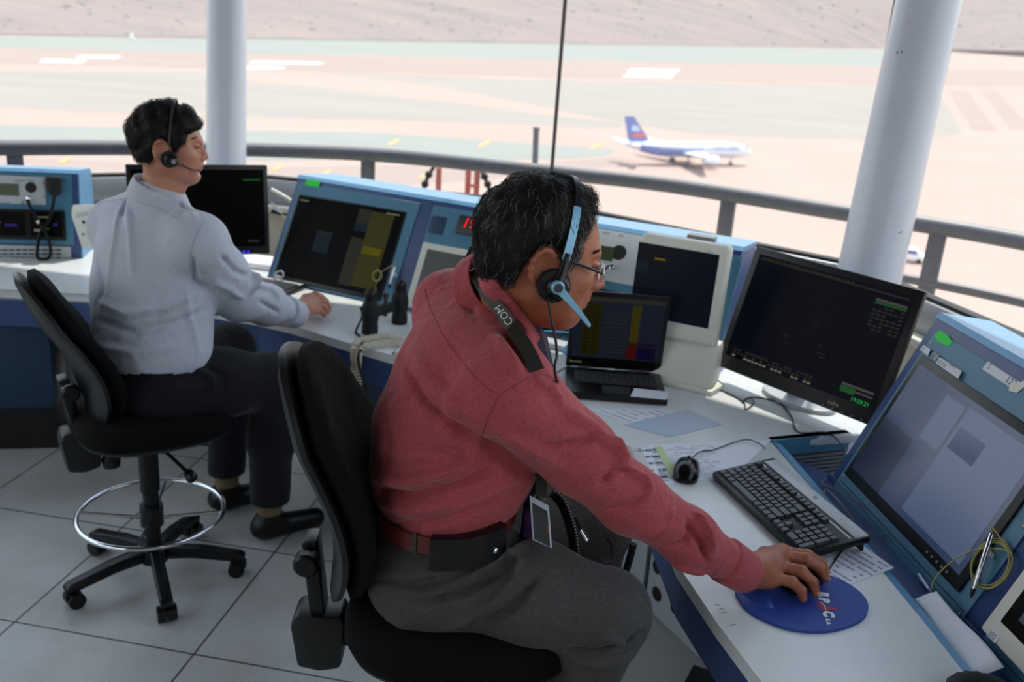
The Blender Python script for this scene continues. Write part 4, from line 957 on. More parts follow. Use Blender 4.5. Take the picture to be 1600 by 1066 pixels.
stylus('chrome stylus with coiled yellow cable mounted on the right console', Dp(1566, 840, .03), Dp(1533, 925, .022), fD, 3, [Dp(1545, 862, .02), Dp(1510, 882, .035), Dp(1480, 915, .04), Dp(1470, 945, .03), Dp(1471, 962, .012)], fD.at(*fD.hit(1553, 868), .008), fD.at(*fD.hit(1558, 884), .010), .052, Dp(1471, 958, .02))
def Bp(x, y, w): q = fB.hit(x, y, 0); return fB.p(q[0], q[1], w)
stylus('silver stylus with coiled yellow cable by the wide screen behind the binoculars', Bp(622, 420, .03), Bp(613, 446, .02), fB, 2, [Bp(600, 438, .04), Bp(596, 450, .05), Bp(594, 462, .03)], fB.at(*fB.hit(618, 432), .008), fB.at(*fB.hit(600, 436), .05), .022, None)
# labels on the right console
def label_strip(name, lab, pts, fr, w, m, txt=(), cat='label', group=None):
    b = MB(); b.use(m); P = [fr.hit(x, y) for x, y in pts]; b.prism(fr, P, w, w+.0006); o = b.build(name, None); tag(o, lab, cat, group); centre(o)
    if txt:
        b = MB(); b.use(M['ink'])
        a = Vector(P[0]); uu = (Vector(P[1])-a); L0 = uu.length; uu.normalize(); f = Fr(fr.p(a.x, a.y, w+.001), fr.u*uu.x+fr.v*uu.y, fr.v*uu.x-fr.u*uu.y, fr.n)
        for s, x, y, z in txt: text(b, f, s, z, 0, x*L0, y)
        b.build('lettering', o, recalc=False)
    return o
lm = M['paper']
label_strip('label_sticker', 'small square white sticker at the upper left corner of the right screen', [(1443, 549), (1455, 559), (1460, 549), (1449, 542)], fD, .0130, lm, [('HE', .1, .004, .01)])
label_strip('label_sticker', 'long white barcode sticker on the top bezel of the right screen', [(1468, 571), (1503, 595), (1509, 583), (1474, 561)], fD, .0130, lm, [('||| || |||', .05, .006, .014), ('SN 0412', .45, .016, .009)])
label_strip('label_sticker', 'grey barcode patch between two white stickers on the right screen bezel', [(1459, 561), (1468, 567), (1474, 559), (1464, 552)], fD, .0130, mat('patch_grey', (160, 160, 160), .6), [('||||', .1, .004, .012)])
label_strip('label_strip', 'white handwritten S 12 label strip taped above the right screen', [(1537, 578), (1592, 614), (1598, 600), (1546, 566)], fD, .0048, lm, [('S', .08, .008, .022), ('123', .62, .004, .026)])
b = MB(); P = [fD.hit(x, y) for x, y in ((1582, 599), (1579, 612), (1592, 616), (1604, 606), (1606, 596), (1594, 600))]; b.prism(fD, P, .006, .0068); o = single(b, 'tape_piece', M['cream'], 'torn cream tape piece on the end of the handwritten S label', 'tape')
ga = [fD.hit(x, y) for x, y in ((1462, 526), (1468, 535), (1484, 543), (1491, 536), (1482, 524), (1470, 517))]
b = MB(); b.prism(fD, ga, .0048, .0056); single(b, 'tape_piece', M['green_tape'], 'crumpled green tape near the top left corner of the right console', 'tape')
label_strip('label_sticker', 'small white barcode sticker on the cream bezel at the lower right', [(1558, 1000), (1572, 1013), (1581, 1000), (1569, 988)], fD, .0305, lm, [('|||||', .1, .006, .016)])
# cables ---------------------------------------------------------
def cable(name, lab, pts, r, m, cat='cable'):
    b = MB(); b.tube(spline(pts, 10), r, 8); return single(b, name, m, lab, cat)
blue = mat('blue_cable', (70, 160, 226), .4)
cable('network_cable', 'blue network cable looping out from behind the laptop', [Z(930, 527, WZ+.05), Z(905, 531, WZ+.05), Z(886, 540, WZ+.03), Z(880, 550, WZ+.012), Z(888, 557, WZ+.006), Z(905, 562, WZ+.004), Z(935, 572, WZ+.004)], .004, blue)
cable('network_cable', 'straight blue network cable running along the long console behind the laptop', [Bp(820, 519, .02), Bp(850, 519, .02), Bp(900, 522, .02), Bp(960, 524, .015)], .0035, blue)
cable('usb_cable', 'thin black cable from the laptop looping across the desk to the right console', [Z(1068, 601, WZ+.012), Z(1092, 603, WZ+.003), Z(1125, 610, WZ+.003), Z(1148, 620, WZ+.003), Z(1163, 631, WZ+.003), Z(1165, 640, WZ+.003), Z(1178, 630, WZ+.006), Z(1172, 622, WZ+.008), Z(1160, 628, WZ+.006), Z(1175, 621, WZ+.003), Z(1215, 628, WZ+.003), Z(1236, 650, WZ+.003), Z(1247, 675, WZ+.003), Z(1290, 676, WZ+.004), Z(1312, 692, WZ-.01), Z(1327, 722, .70), Z(1318, 750, .68), Z(1317, 775, .66)], .0022, M['black'])
b = MB(); b.tube([Z(1070, 601, WZ+.012), Z(1088, 603, WZ+.006)], .005, 8); single(b, 'usb_plug', M['black'], 'black usb plug in the right side of the laptop', 'plug')
cable('thin_cable', 'thin grey cable lying on the desk left of the laptop', [Z(850, 600, WZ+.002), Z(870, 582, WZ+.002), Z(897, 568, WZ+.002), Z(915, 560, WZ+.002)], .002, M['dkgrey'])
b = MB(); f = Fr(Bp(860, 545, .06), fB.u, fB.v); q0 = fB.hit(835, 0)[0]
b.box(Fr(flat(fB.O, WZ), fB.u, wB), 1.0, 1.75, -.075, -.010, .0005, .024, .006); single(b, 'desk_ledge', M['greybox'], 'pale grey raised ledge along the foot of the long console behind the laptop', 'ledge')
# binoculars -----------------------------------------------------
def binoculars():
    base = Z(598, 510, WZ); t = thing('binoculars', 'black binoculars standing on end on the worktop', 'binoculars', base)
    up = Vector((0, 0, 1)); a = Z(578, 521, WZ); c = Z(624, 505, WZ); ang = math.atan2(c.y-a.y, c.x-a.x)
    s = (c-a).length*.95
    for i, p in enumerate((a, c)):
        f = Fr(flat(p, WZ), (1, 0, 0), (0, 1, 0)); k = .95
        b = MB(); b.lathe(f, [(.030*k, .0), (.033*k, .004), (.033*k, .03), (.030*k, .045), (.034*k, .06), (.036*k, .09), (.033*k, .115), (.024*k, .13), (.022*k, .135)], 24); b.build('barrel', t, M['blackm'])
        b = MB(); b.lathe(f, [(.020*k, .13), (.024*k, .142), (.024*k, .168), (.021*k, .172), (.017*k, .165)], 24); b.build('eyepiece', t, M['black'])
    m = a.lerp(c, .5); f = level(flat(m, WZ), ang)
    b = MB(); b.box(f, -s*.32, s*.32, -.012, .012, .06, .10, .006); b.build('bridge', t, M['blackm'])
    b = MB(); b.lathe(Fr(flat(m, WZ), (1, 0, 0), (0, 1, 0)), [(.008, .05), (.008, .125), (.012, .126), (.012, .145)], 16); b.build('focus_wheel', t, M['dkgrey'])
    b = MB(); pts = spline([flat(a, WZ)+Vector((-.036, 0, .10)), Z(566, 495, WZ+.05), Z(556, 518, WZ+.02), Z(562, 526, WZ+.006), Z(566, 540, WZ+.006), Z(560, 556, WZ+.006), Z(562, 575, WZ-.05), Z(575, 620, .58), Z(590, 690, .42)], 8)
    n = len(pts)
    b.tube(pts, .005, 6); b.build('neck_strap', t, M['blackm'])
binoculars()
# telephone with the coiled cord hanging over the worktop edge
tph = thing('telephone', 'pale desk telephone behind the red shirt with its coiled cord over the edge', 'telephone', Z(640, 552, WZ))
c = Z(640, 548, WZ); f = level(c, R_(-14)); b = MB(); b.prism(Fr(c, f.u, (0, 0, 1), -f.v), [(-.035, .0), (.15, 0), (.15, .05), (-.03, .018)], -.06, .08, .006); b.build('body', tph, M['cream'])
b = MB(); b.box(f.at(0, 0, .03), -.02, .14, .02, .07, .0, .03, .01); b.build('handset', tph, M['cream'])
b = MB(); b.box(f, -.037, -.028, -.078, -.05, .004, .012, .001); b.build('front_edge', tph, M['dkgrey'])
b = MB()
cp = spline([Z(626, 528, WZ+.03), Z(600, 526, WZ+.016), Z(575, 529, WZ+.014), Z(560, 534, WZ+.012), Z(553, 545, WZ+.004), Z(553, 566, WZ-.07), Z(553, 600, .60), Z(556, 628, .55), Z(561, 600, .60), Z(560, 570, WZ-.07), Z(563, 548, WZ+.008), Z(580, 540, WZ+.014), Z(605, 536, WZ+.014), Z(628, 534, WZ+.018)], 10)
b.tube(coil(cp, .0105, .0125, 9), .0030, 5); b.build('coiled_cord', tph, mat('cord_cream', (214, 208, 184), .5))
# left man's keyboard, mouse, monitor
a = Z(430, 452, WZ+.02); c = Z(462, 466, WZ+.02)
fk2 = level(flat(Z(477, 455, WZ)), R_(-22)); d0 = Z(430, 452, WZ)
ang = math.atan2(Z(474, 449, WZ).y-Z(400, 435, WZ).y, Z(474, 449, WZ).x-Z(400, 435, WZ).x)
f = level(Z(478, 452, WZ), ang); tk2 = thing('keyboard', 'black keyboard by the cuff of the white shirt, below the wide screen', 'keyboard', f.p(-.2, -.07))
b = MB(); b.box(f, -.44, 0, -.15, .0, .004, .022, .005); b.build('case', tk2, M['black'])
b = MB(); b.box(f, -.43, -.01, -.03, -.004, .0215, .0235, .001); b.build('silver_panel', tk2, M['silver'])
for r in range(5):
    for k in range(19):
        b = MB(); b.box(f, -.43+k*.022+.001, -.43+(k+1)*.022-.002, -.142+r*.0215+.001, -.142+(r+1)*.0215-.002, .022, .029, .002, 1); b.build('key', tk2, M['dkgrey'])
fN = plane_from((205, 403), (422, 397), R_(6), .85)
Wn = fN.hit(422, 397)[0]; Hn = fN.hit(424, 258)[1]
tN = thing('monitor', 'black monitor beyond the man in the white shirt, left of the wide screen', 'monitor', flat(fN.p(Wn/2, 0, -.08), WZ))
b = MB(); b.box(fN, 0, Wn, 0, Hn, -.03, 0, .006); b.build('front_bezel', tN, M['black'])
screen(fN, .018, .035, Wn-.018, Hn-.02, tN, [(.84, .86, .97, .88, E_['grn2']), (.86, .06, .95, .09, E_['dim']), (.6, .05, .7, .08, E_['grn2'])], .0008, mat('dark_screen', (5, 5, 6), .3, spec=.05), depth=.002)
b = MB()
for x in (367, 374, 381, 388): q = fN.hit(x, 393.5); b.box(fN, q[0]-.0035, q[0]+.0035, q[1]-.005, q[1]+.005, 0, .001)
b.build('status_lights', tN, M['led_blue'], kind='stuff')
ft = level(flat(fN.p(Wn*.55, 0, -.03), WZ), math.atan2(fN.u.y, fN.u.x))
b = MB(); b.prism(ft, [(.2*math.cos(q), .12*math.sin(q)) for q in np.linspace(0, 2*PI, 33)[:-1]], 0, .018, .004); b.build('stand_base', tN, M['white'])
b = MB(); b.box(ft, -.05, .05, .01, .05, .014, .3, .01); b.build('stand_neck', tN, M['white'])
b = MB(); q = Z(405, 412, WZ); b.box(level(q, R_(-12)), -.16, .14, -.10, .06, .0, .028, .006); single(b, 'paper_tray', M['white'], 'white tray on the worktop below the black monitor, beyond the white sleeve', 'tray')
# small clip of wire at foot of the wide screen
b = MB(); p = Bp(437, 436, .03); b.tube(spline([Bp(432, 440, .02), Bp(438, 432, .04), Bp(449, 428, .05), Bp(452, 434, .045), Bp(445, 440, .03)], 6), .004, 6); b.box(fB.at(*fB.hit(438, 437), .012), -.014, .014, -.014, .014, 0, .02, .003)
single(b, 'cable_clip', M['silver'], 'small silver cable clip at the lower left corner of the wide screen', 'clip')
for k, (pts, lb) in enumerate((([(424, 296), (452, 312), (470, 330)], 'upper pale conduit on the wall between the black monitor and long console'), ([(424, 330), (446, 336), (470, 338)], 'black cable on the wall between the black monitor and long console'), ([(424, 318), (440, 334), (462, 350)], 'lower pale conduit on the wall between the black monitor and long console'))):
    cable('wall_cable', lb, [D(x, y, 5.05) for x, y in pts], .010, M['black'] if k == 1 else M['cream'])
# black ribbed tube at the bottom edge of the right worktop
c = Z(1540, 1088, WZ+.03); b = MB(); pts = [c+Vector((.055*math.cos(q), .05*math.sin(q), -.005)) for q in np.linspace(0, 2*PI, 40)[:-1]]
b.tube(pts, [.018+.0022*(i % 2) for i in range(39)], 10, closed=True); single(b, 'ear_cushion', M['blackm'], 'black ribbed ear cushion lying at the near end of the right worktop', 'cushion')
# ------------------------------------------------------------------ operator chairs
M['chairfab'] = fabric('chair_cloth', (13, 13, 14), (8, 8, 9), 500, .95, .15, 0)
M['shell'] = mat('chair_shell', (15, 15, 16), .42, bump=.05, bscale=700)
def sup(n, a, b, p=2.6):                     # rounded-square outline
    o = []
    for i in range(n):
        q = 2*PI*i/n; c, s = math.cos(q), math.sin(q)
        o.append((a*abs(c)**(2/p)*(1 if c > 0 else -1), b*abs(s)**(2/p)*(1 if s > 0 else -1)))
    return o
def chair(label, group, loc, yaw, seat_z, back_lean, back_h, ringz=.25, back_dx=-.27, footyaw=0, back_dz=.10):
    t = thing('drafting_chair', label, 'chair', (0, 0, 0), group)
    X, Y, Zv = Vector((1, 0, 0)), Vector((0, 1, 0)), Vector((0, 0, 1))
    sz = seat_z
    # seat cushion and pan (front is +x)
    out = sup(40, .245, .24, 3)
    b = MB(); rings = []
    for k, z in ((.90, -.055), (.99, -.045), (1.03, -.02), (1.0, .005), (.93, .022), (.75, .032), (.4, .034)):
        rings.append([Vector((.02+x*k+(.0), y*k, sz+z-(.02*max(0, (x-.12)/.12) if z > -.04 else 0)+(.008*(abs(y)/.24)**2 if z > 0 else 0))) for x, y in out])
    b.loft(rings); b.build('seat', t, M['chairfab'])
    b = MB(); rings = [[Vector((.02+x*k, y*k, sz+z)) for x, y in out] for k, z in ((.55, -.088), (.85, -.075), (.97, -.056), (.97, -.045), (.9, -.04))]
    b.loft(rings); b.build('seat_pan', t, M['shell'])
    # mechanism, gas column
    b = MB(); b.box(W0, -.13, .10, -.07, .07, sz-.125, -.080+sz, .012); b.build('mechanism', t, M['black'])
    b = MB(); b.tube([(0, 0, sz-.12), (0, 0, sz-.30)], .032, 20); b.tube([(0, 0, sz-.29), (0, 0, .09)], .026, 20); b.build('gas_column', t, M['black'])
    # backrest: bar, bracket, shell, cushion
    bx = back_dx; lean = R_(back_lean)
    v = Zv*math.cos(lean)-X*math.sin(lean); n = X*math.cos(lean)+Zv*math.sin(lean)
    fb = Fr(Vector((bx, 0, sz+back_dz)), Y, v, n)    # origin at the lower edge of the back
    b = MB(); b.box(W0, bx-.02, -.10, -.028, .028, sz-.115, sz-.075, .006); b.build('back_bar', t, M['black'])
    b = MB(); b.prism(Fr((bx-.055, -.045, 0), X, Zv, -Y), [(-.03, sz-.165), (.02, sz-.175), (.068, sz-.165), (.075, sz-.05), (.07, sz-.03), (-.035, sz-.03), (-.045, sz-.06)], -.09, 0, .012); b.build('back_bracket', t, M['shell'])
    b = MB(); b.box(Fr(Vector((bx-.035, 0, sz-.06)), Y, (v+Zv*.6).normalized(), (n+X*.6).normalized()), -.033, .033, 0, .21, -.02, .012, .006); b.build('back_upright', t, M['black'])
    b = MB(); b.lathe(Fr(Vector((bx-.06, -.035, sz+.11)), X, Zv, -Y), [(.0, 0), (.028, .002), (.028, .028), (.022, .034), (0, .035)], 16, False); b.build('height_knob', t, M['black'])
    prof = lambda h: .19*(math.sin(PI*min(1, (h+.10)/1.25)))**.55*(1-.10*h)
    def slab(w0, w1, grow, nm, m, crown):
        b = MB(); nv = 22; nu = 17; Fm, Bm = [], []
        outl = []
        H = back_h
        pts = sup(56, 1, 1, 2.5)
        rings = []
        for k, w in ((.02, w0), (.55, w0), (.9, w0+.002), (1.0, w0+(w1-w0)*.3), (1.0, w0+(w1-w0)*.65), (.93, w1-.006), (.8, w1), (.5, w1+crown*.6), (.02, w1+crown)):
            r = []
            for x, y in pts:
                hh = .5+.5*y*k; ww = (.205-.05*(y*k > 0)*(y*k)**2-.035*(y*k < 0)*(y*k)**2)*grow
                bend = .045*math.sin(PI*min(1, hh*1.4))*1.0-.02*(hh > .7)*(hh-.7)/.3     # lumbar curve
                side = .035*(x*k)**2
                r.append(fb.p(x*k*ww, hh*H*grow-(grow-1)*H/2, w+bend+side))
            rings.append(r)
        b.loft(rings); return b.build(nm, t, m)
    slab(-.022, .012, 1.015, 'back_shell', M['shell'], 0)
    slab(.012, .062, 1.0, 'backrest', M['chairfab'], .012)
    # foot ring with spokes
    if ringz:
        b = MB(); b.tube([Vector((.235*math.cos(q), .235*math.sin(q), ringz)) for q in np.linspace(0, 2*PI, 65)[:-1]], .0085, 12, closed=True); b.build('foot_ring', t, M['chrome'])
        b = MB(); b.tube([(0, 0, ringz-.045), (0, 0, ringz+.03)], .038, 20); b.build('ring_hub', t, M['black'])
        for k in range(4):
            q = PI/4+k*PI/2+.35; b = MB(); b.tube([(.03*math.cos(q), .03*math.sin(q), ringz-.02), (.232*math.cos(q), .232*math.sin(q), ringz)], .006, 8); b.build('ring_spoke', t, M['chrome'])
    b = MB(); b.lathe(Fr((0, 0, 0), X, Y), [(.045, .065), (.05, .075), (.048, .12), (.034, .135)], 24); b.build('base_hub', t, M['black'])
    for k in range(5):
        q = footyaw+k*2*PI/5; d = Vector((math.cos(q), math.sin(q), 0)); f = Fr((0, 0, 0), d, Zv, d.cross(Zv))
        b = MB(); b.prism(f, [(.02, .075), (.02, .125), (.15, .112), (.29, .088), (.305, .075), (.30, .058), (.27, .060), (.14, .078)], -.02, .02, .006); leg = b.build('leg', t, M['black'])
        c = d*.285; s = f.n
        b = MB(); b.tube([c+Vector((0, 0, .05)), c+Vector((0, 0, .07))], .012, 10); b.box(Fr(c, d, s, Zv), -.018, .022, -.016, .016, .028, .056, .006)
        b.tube([c-s*.030+Vector((.0, 0, .0275))-d*.01, c-s*.006+Vector((0, 0, .0275))-d*.01], .0275, 18); b.tube([c+s*.006+Vector((0, 0, .0275))-d*.01, c+s*.030+Vector((0, 0, .0275))-d*.01], .0275, 18); b.build('caster', leg, M['black'])
    b = MB(); b.tube([(.02, -.06, sz-.11), (.05, -.22, sz-.12), (.06, -.27, sz-.125)], .006, 8); b.lathe(Fr((.062, -.275, sz-.126), X, Zv, -Y), [(0, -.004), (.016, 0), (.018, .03), (.01, .04)], 12); b.build('height_lever', t, M['black'])
    b = MB(); b.lathe(Fr((-.12, -.03, sz-.175), X, Y), [(.0, 0), (.026, .003), (.03, .03), (.02, .05), (.012, .075)], 16); b.build('tension_knob', t, M['black'])
    t.location = loc; t.rotation_euler = (0, 0, yaw)
    return t
chair('black drafting chair with chrome foot ring, under the man in the white shirt', 'black drafting chairs', (-1.18, 2.865, 0), R_(34), .635, 15, .56, .25, -.165, R_(10-34), -.06)
chair('black drafting chair in front, under the man in the red shirt', 'black drafting chairs', (-.09, 1.83, 0), R_(2), .69, 9, .56, .25, -.255, R_(60), .025)
# ------------------------------------------------------------------ people: smooth implicit bodies turned into meshes
class Sdf:
    def __init__(s): s.p = []
    def cap(s, a, b, ra, rb=None, k=.02):
        a, b = np.array(a, float), np.array(b, float); rb = ra if rb is None else rb
        s.p.append(('c', a, b, ra, rb, k, (a+b)/2, np.linalg.norm(b-a)/2+max(ra, rb))); return s
    def chain(s, pts, rr, k=.02):
        for i in range(len(pts)-1): s.cap(pts[i], pts[i+1], rr[i], rr[i+1], k)
        return s
    def ell(s, c, rad, ax=None, k=.02, op='e'):
        c = np.array(c, float); A = np.eye(3) if ax is None else np.array([list(v) for v in ax], float)
        s.p.append((op, c, A, np.array(rad, float), 0, k, c, max(rad))); return s
    def sub(s, c, rad, ax=None, k=.01): return s.ell(c, rad, ax, k, 's')
    def ev(s, P, sel=None):
        d = np.full(len(P), 1.0)
        for i, q in enumerate(s.p):
            if sel is not None and not sel[i]: continue
            k = q[5]
            if q[0] == 'c':
                ab = q[2]-q[1]; L = ab.dot(ab); w = P-q[1]; t = np.clip(w@ab/(L+1e-12), 0, 1)
                e = np.linalg.norm(w-t[:, None]*ab, axis=1)-(q[3]+t*(q[4]-q[3]))
            else:
                w = (P-q[1])@q[2].T; k0 = np.linalg.norm(w/q[3], axis=1); k1 = np.linalg.norm(w/q[3]**2, axis=1); e = k0*(k0-1)/(k1+1e-9)
            if q[0] == 's':
                h = np.clip(.5-.5*(d+e)/k, 0, 1); d = d*(1-h)+(-e)*h+k*h*(1-h)
            else:
                h = np.clip(.5+.5*(e-d)/k, 0, 1); d = e*h+d*(1-h) if False else d*h+e*(1-h)-k*h*(1-h)
        return d
    def mesh(s, h, pad=.03, fn=None, smooth=1):
        C = np.array([q[6] for q in s.p if q[0] != 's']); Rr = np.array([q[7] for q in s.p if q[0] != 's'])
        lo = (C-Rr[:, None]).min(0)-pad; hi = (C+Rr[:, None]).max(0)+pad
        B = 16; nb = np.ceil((hi-lo)/(h*B)).astype(int); N = nb*B+1
        G = np.ones(N, np.float32)
        bi = np.stack(np.meshgrid(*[np.arange(n) for n in nb], indexing='ij'), -1).reshape(-1, 3)
        ctr = lo+(bi+.5)*B*h; f0 = fn(ctr, None) if fn else s.ev(ctr); half = B*h*.87
        PC = np.array([q[6] for q in s.p]); PR = np.array([q[7]+q[5]*2 for q in s.p])
        loc = np.stack(np.meshgrid(*[np.arange(B+1)]*3, indexing='ij'), -1).reshape(-1, 3)
        for j in range(len(bi)):
            o = bi[j]*B; sl = tuple(slice(a, a+B+1) for a in o)
            if abs(f0[j]) > half*1.25+.012:
                G[sl] = np.where(f0[j] < 0, np.minimum(G[sl], -.5) if False else -.5, G[sl]) if f0[j] < 0 else G[sl]; continue
            P = lo+(loc+o)*h
            sel = np.linalg.norm(PC-ctr[j], axis=1) < PR+half+.03
            v = fn(P, sel) if fn else s.ev(P, sel)
            G[sl] = v.reshape(B+1, B+1, B+1)
        I = G < 0
        cs = I[:-1, :-1, :-1].astype(np.int8)
        for d in ((1, 0, 0), (0, 1, 0), (0, 0, 1), (1, 1, 0), (1, 0, 1), (0, 1, 1), (1, 1, 1)):
            cs = cs+I[d[0]:N[0]-1+d[0], d[1]:N[1]-1+d[1], d[2]:N[2]-1+d[2]]
        act = np.argwhere((cs > 0) & (cs < 8)); idx = -np.ones(N-1, np.int64); idx[tuple(act.T)] = np.arange(len(act))
        acc = np.zeros((len(act), 3)); cnt = np.zeros(len(act)); cor = [np.array(c) for c in ((0,0,0),(1,0,0),(0,1,0),(0,0,1),(1,1,0),(1,0,1),(0,1,1),(1,1,1))]
        for a in range(8):
            for b in range(a+1, 8):
                if abs(cor[a]-cor[b]).sum() != 1: continue
                va = G[tuple((act+cor[a]).T)]; vb = G[tuple((act+cor[b]).T)]; m = (va < 0) != (vb < 0)
                t = np.where(m, va/(va-vb+1e-20), 0); p = cor[a]+t[:, None]*(cor[b]-cor[a]); acc[m] += p[m]; cnt[m] += 1
        V = lo+(act+acc/cnt[:, None])*h
        F = []
        for ax in range(3):
            e = np.zeros(3, int); e[ax] = 1; u = np.zeros(3, int); u[(ax+1) % 3] = 1; w = np.zeros(3, int); w[(ax+2) % 3] = 1
            A = I[tuple(slice(0, N[i]-e[i]) for i in range(3))]; Bq = I[tuple(slice(e[i], N[i]) for i in range(3))]
            E = np.argwhere(A != Bq); E = E[(E[:, (ax+1) % 3] > 0) & (E[:, (ax+2) % 3] > 0) & (E[:, (ax+1) % 3] < N[(ax+1) % 3]-1) & (E[:, (ax+2) % 3] < N[(ax+2) % 3]-1)]
            q = np.stack([idx[tuple((E-u-w).T)], idx[tuple((E-w).T)], idx[tuple(E.T)], idx[tuple((E-u).T)]], 1)
            inn = I[tuple(E.T)]; q[~inn] = q[~inn][:, ::-1]; F.append(q[(q >= 0).all(1)])
        F = np.concatenate(F)
        for _ in range(smooth):
            S_ = np.zeros_like(V); c = np.zeros(len(V))
            for a in range(4):
                np.add.at(S_, F[:, a], V[F[:, (a+1) % 4]]+V[F[:, a-1]]); np.add.at(c, F[:, a], 2)
            V = V*.5+.5*S_/np.maximum(c, 1)[:, None]
        return V, F
def vnormals(V, F):
    n = np.cross(V[F[:, 2]]-V[F[:, 0]], V[F[:, 3]]-V[F[:, 1]]); N = np.zeros_like(V)
    for a in range(4): np.add.at(N, F[:, a], n)
    return N/(np.linalg.norm(N, axis=1)[:, None]+1e-12)
def npmesh(name, V, F, parent, mats, mi=None, cut=None):
    if cut is not None:
        keep = cut(V[F].mean(1)); F = F[keep]; mi = mi[keep] if mi is not None else None
        used = np.unique(F); rm = -np.ones(len(V), int); rm[used] = np.arange(len(used)); V = V[used]; F = rm[F]
    me = bpy.data.meshes.new(name); me.from_pydata(V.tolist(), [], F.tolist())
    for m in mats: me.materials.append(m)
    me.polygons.foreach_set('use_smooth', np.ones(len(F), bool))
    if mi is not None: me.polygons.foreach_set('material_index', mi.astype(np.int32))
    me.update(); o = bpy.data.objects.new(name, me); COL.objects.link(o)
    if parent is not None: attach(o, parent)
    return o
def bvh_of(V, F): return BVHTree.FromPolygons([Vector(v) for v in V], [list(f) for f in F])
def seen(bv, x, y):
    h = bv.ray_cast(CP, ray(x, y).normalized()); return h[0], h[1]
def folds(V, F, spec):                         # spec: (picture path, height, width): raises or sinks cloth along a line
    bv = bvh_of(V, F); N = vnormals(V, F); Dp_ = np.zeros(len(V))
    for pts, amp, wid in spec:
        Q = []
        for p, q in zip(pts[:-1], pts[1:]):
            for k in range(6):
                t = k/6; h, _ = seen(bv, p[0]+(q[0]-p[0])*t, p[1]+(q[1]-p[1])*t)
                if h: Q.append(np.array(h))
        if len(Q) < 2: continue
        Q = np.array(Q); lo, hi = Q.min(0)-3*wid, Q.max(0)+3*wid
        m = np.where(((V > lo) & (V < hi)).all(1))[0]
        if not len(m): continue
        P = V[m]; best = np.full(len(m), 9.); tt = np.zeros(len(m))
        for i in range(len(Q)-1):
            ab = Q[i+1]-Q[i]
            if np.linalg.norm(ab) > .05: continue
            t = np.clip((P-Q[i])@ab/(ab@ab+1e-12), 0, 1); d = np.linalg.norm(P-Q[i]-t[:, None]*ab, axis=1); b_ = d < best; best[b_] = d[b_]; tt[b_] = ((i+t)/(len(Q)-1))[b_]
        fade = np.clip(np.sin(np.pi*np.clip(tt*.92+.04, 0, 1))*1.6, 0, 1)
        Dp_[m] += amp*np.exp(-(best/wid)**2)*fade
    return V+N*Dp_[:, None]
def wrinkle(V, F, amp, sc, seed, dirv=(1, 1, 1)):
    rng = np.random.RandomState(seed); d = np.zeros(len(V)); N = vnormals(V, F)
    for i in range(14):
        k = rng.randn(3)*np.array(dirv); k *= sc*(.6+.9*rng.rand())/np.linalg.norm(k); d += np.sin(V@k+rng.rand()*6.28+1.3*np.sin(V@(rng.randn(3)*sc*.4)))
    return V+N*(amp*d/4)[:, None]
def trace(bv, pts, lift=.0008):
    out = []
    for p, q in zip(pts[:-1], pts[1:]):
        n = max(2, int(math.hypot(q[0]-p[0], q[1]-p[1])/5))
        for k in range(n):
            h, nn = seen(bv, p[0]+(q[0]-p[0])*k/n, p[1]+(q[1]-p[1])*k/n)
            if h and (not out or (h-out[-1]).length < .06): out.append(h+nn*lift)
    return out
def skin(name, c1, c2):
    m = mat(name, c1, .42, spec=.4, noise=.1, nscale=22, col2=c2, bump=.12, bscale=420, sub=.12); return m

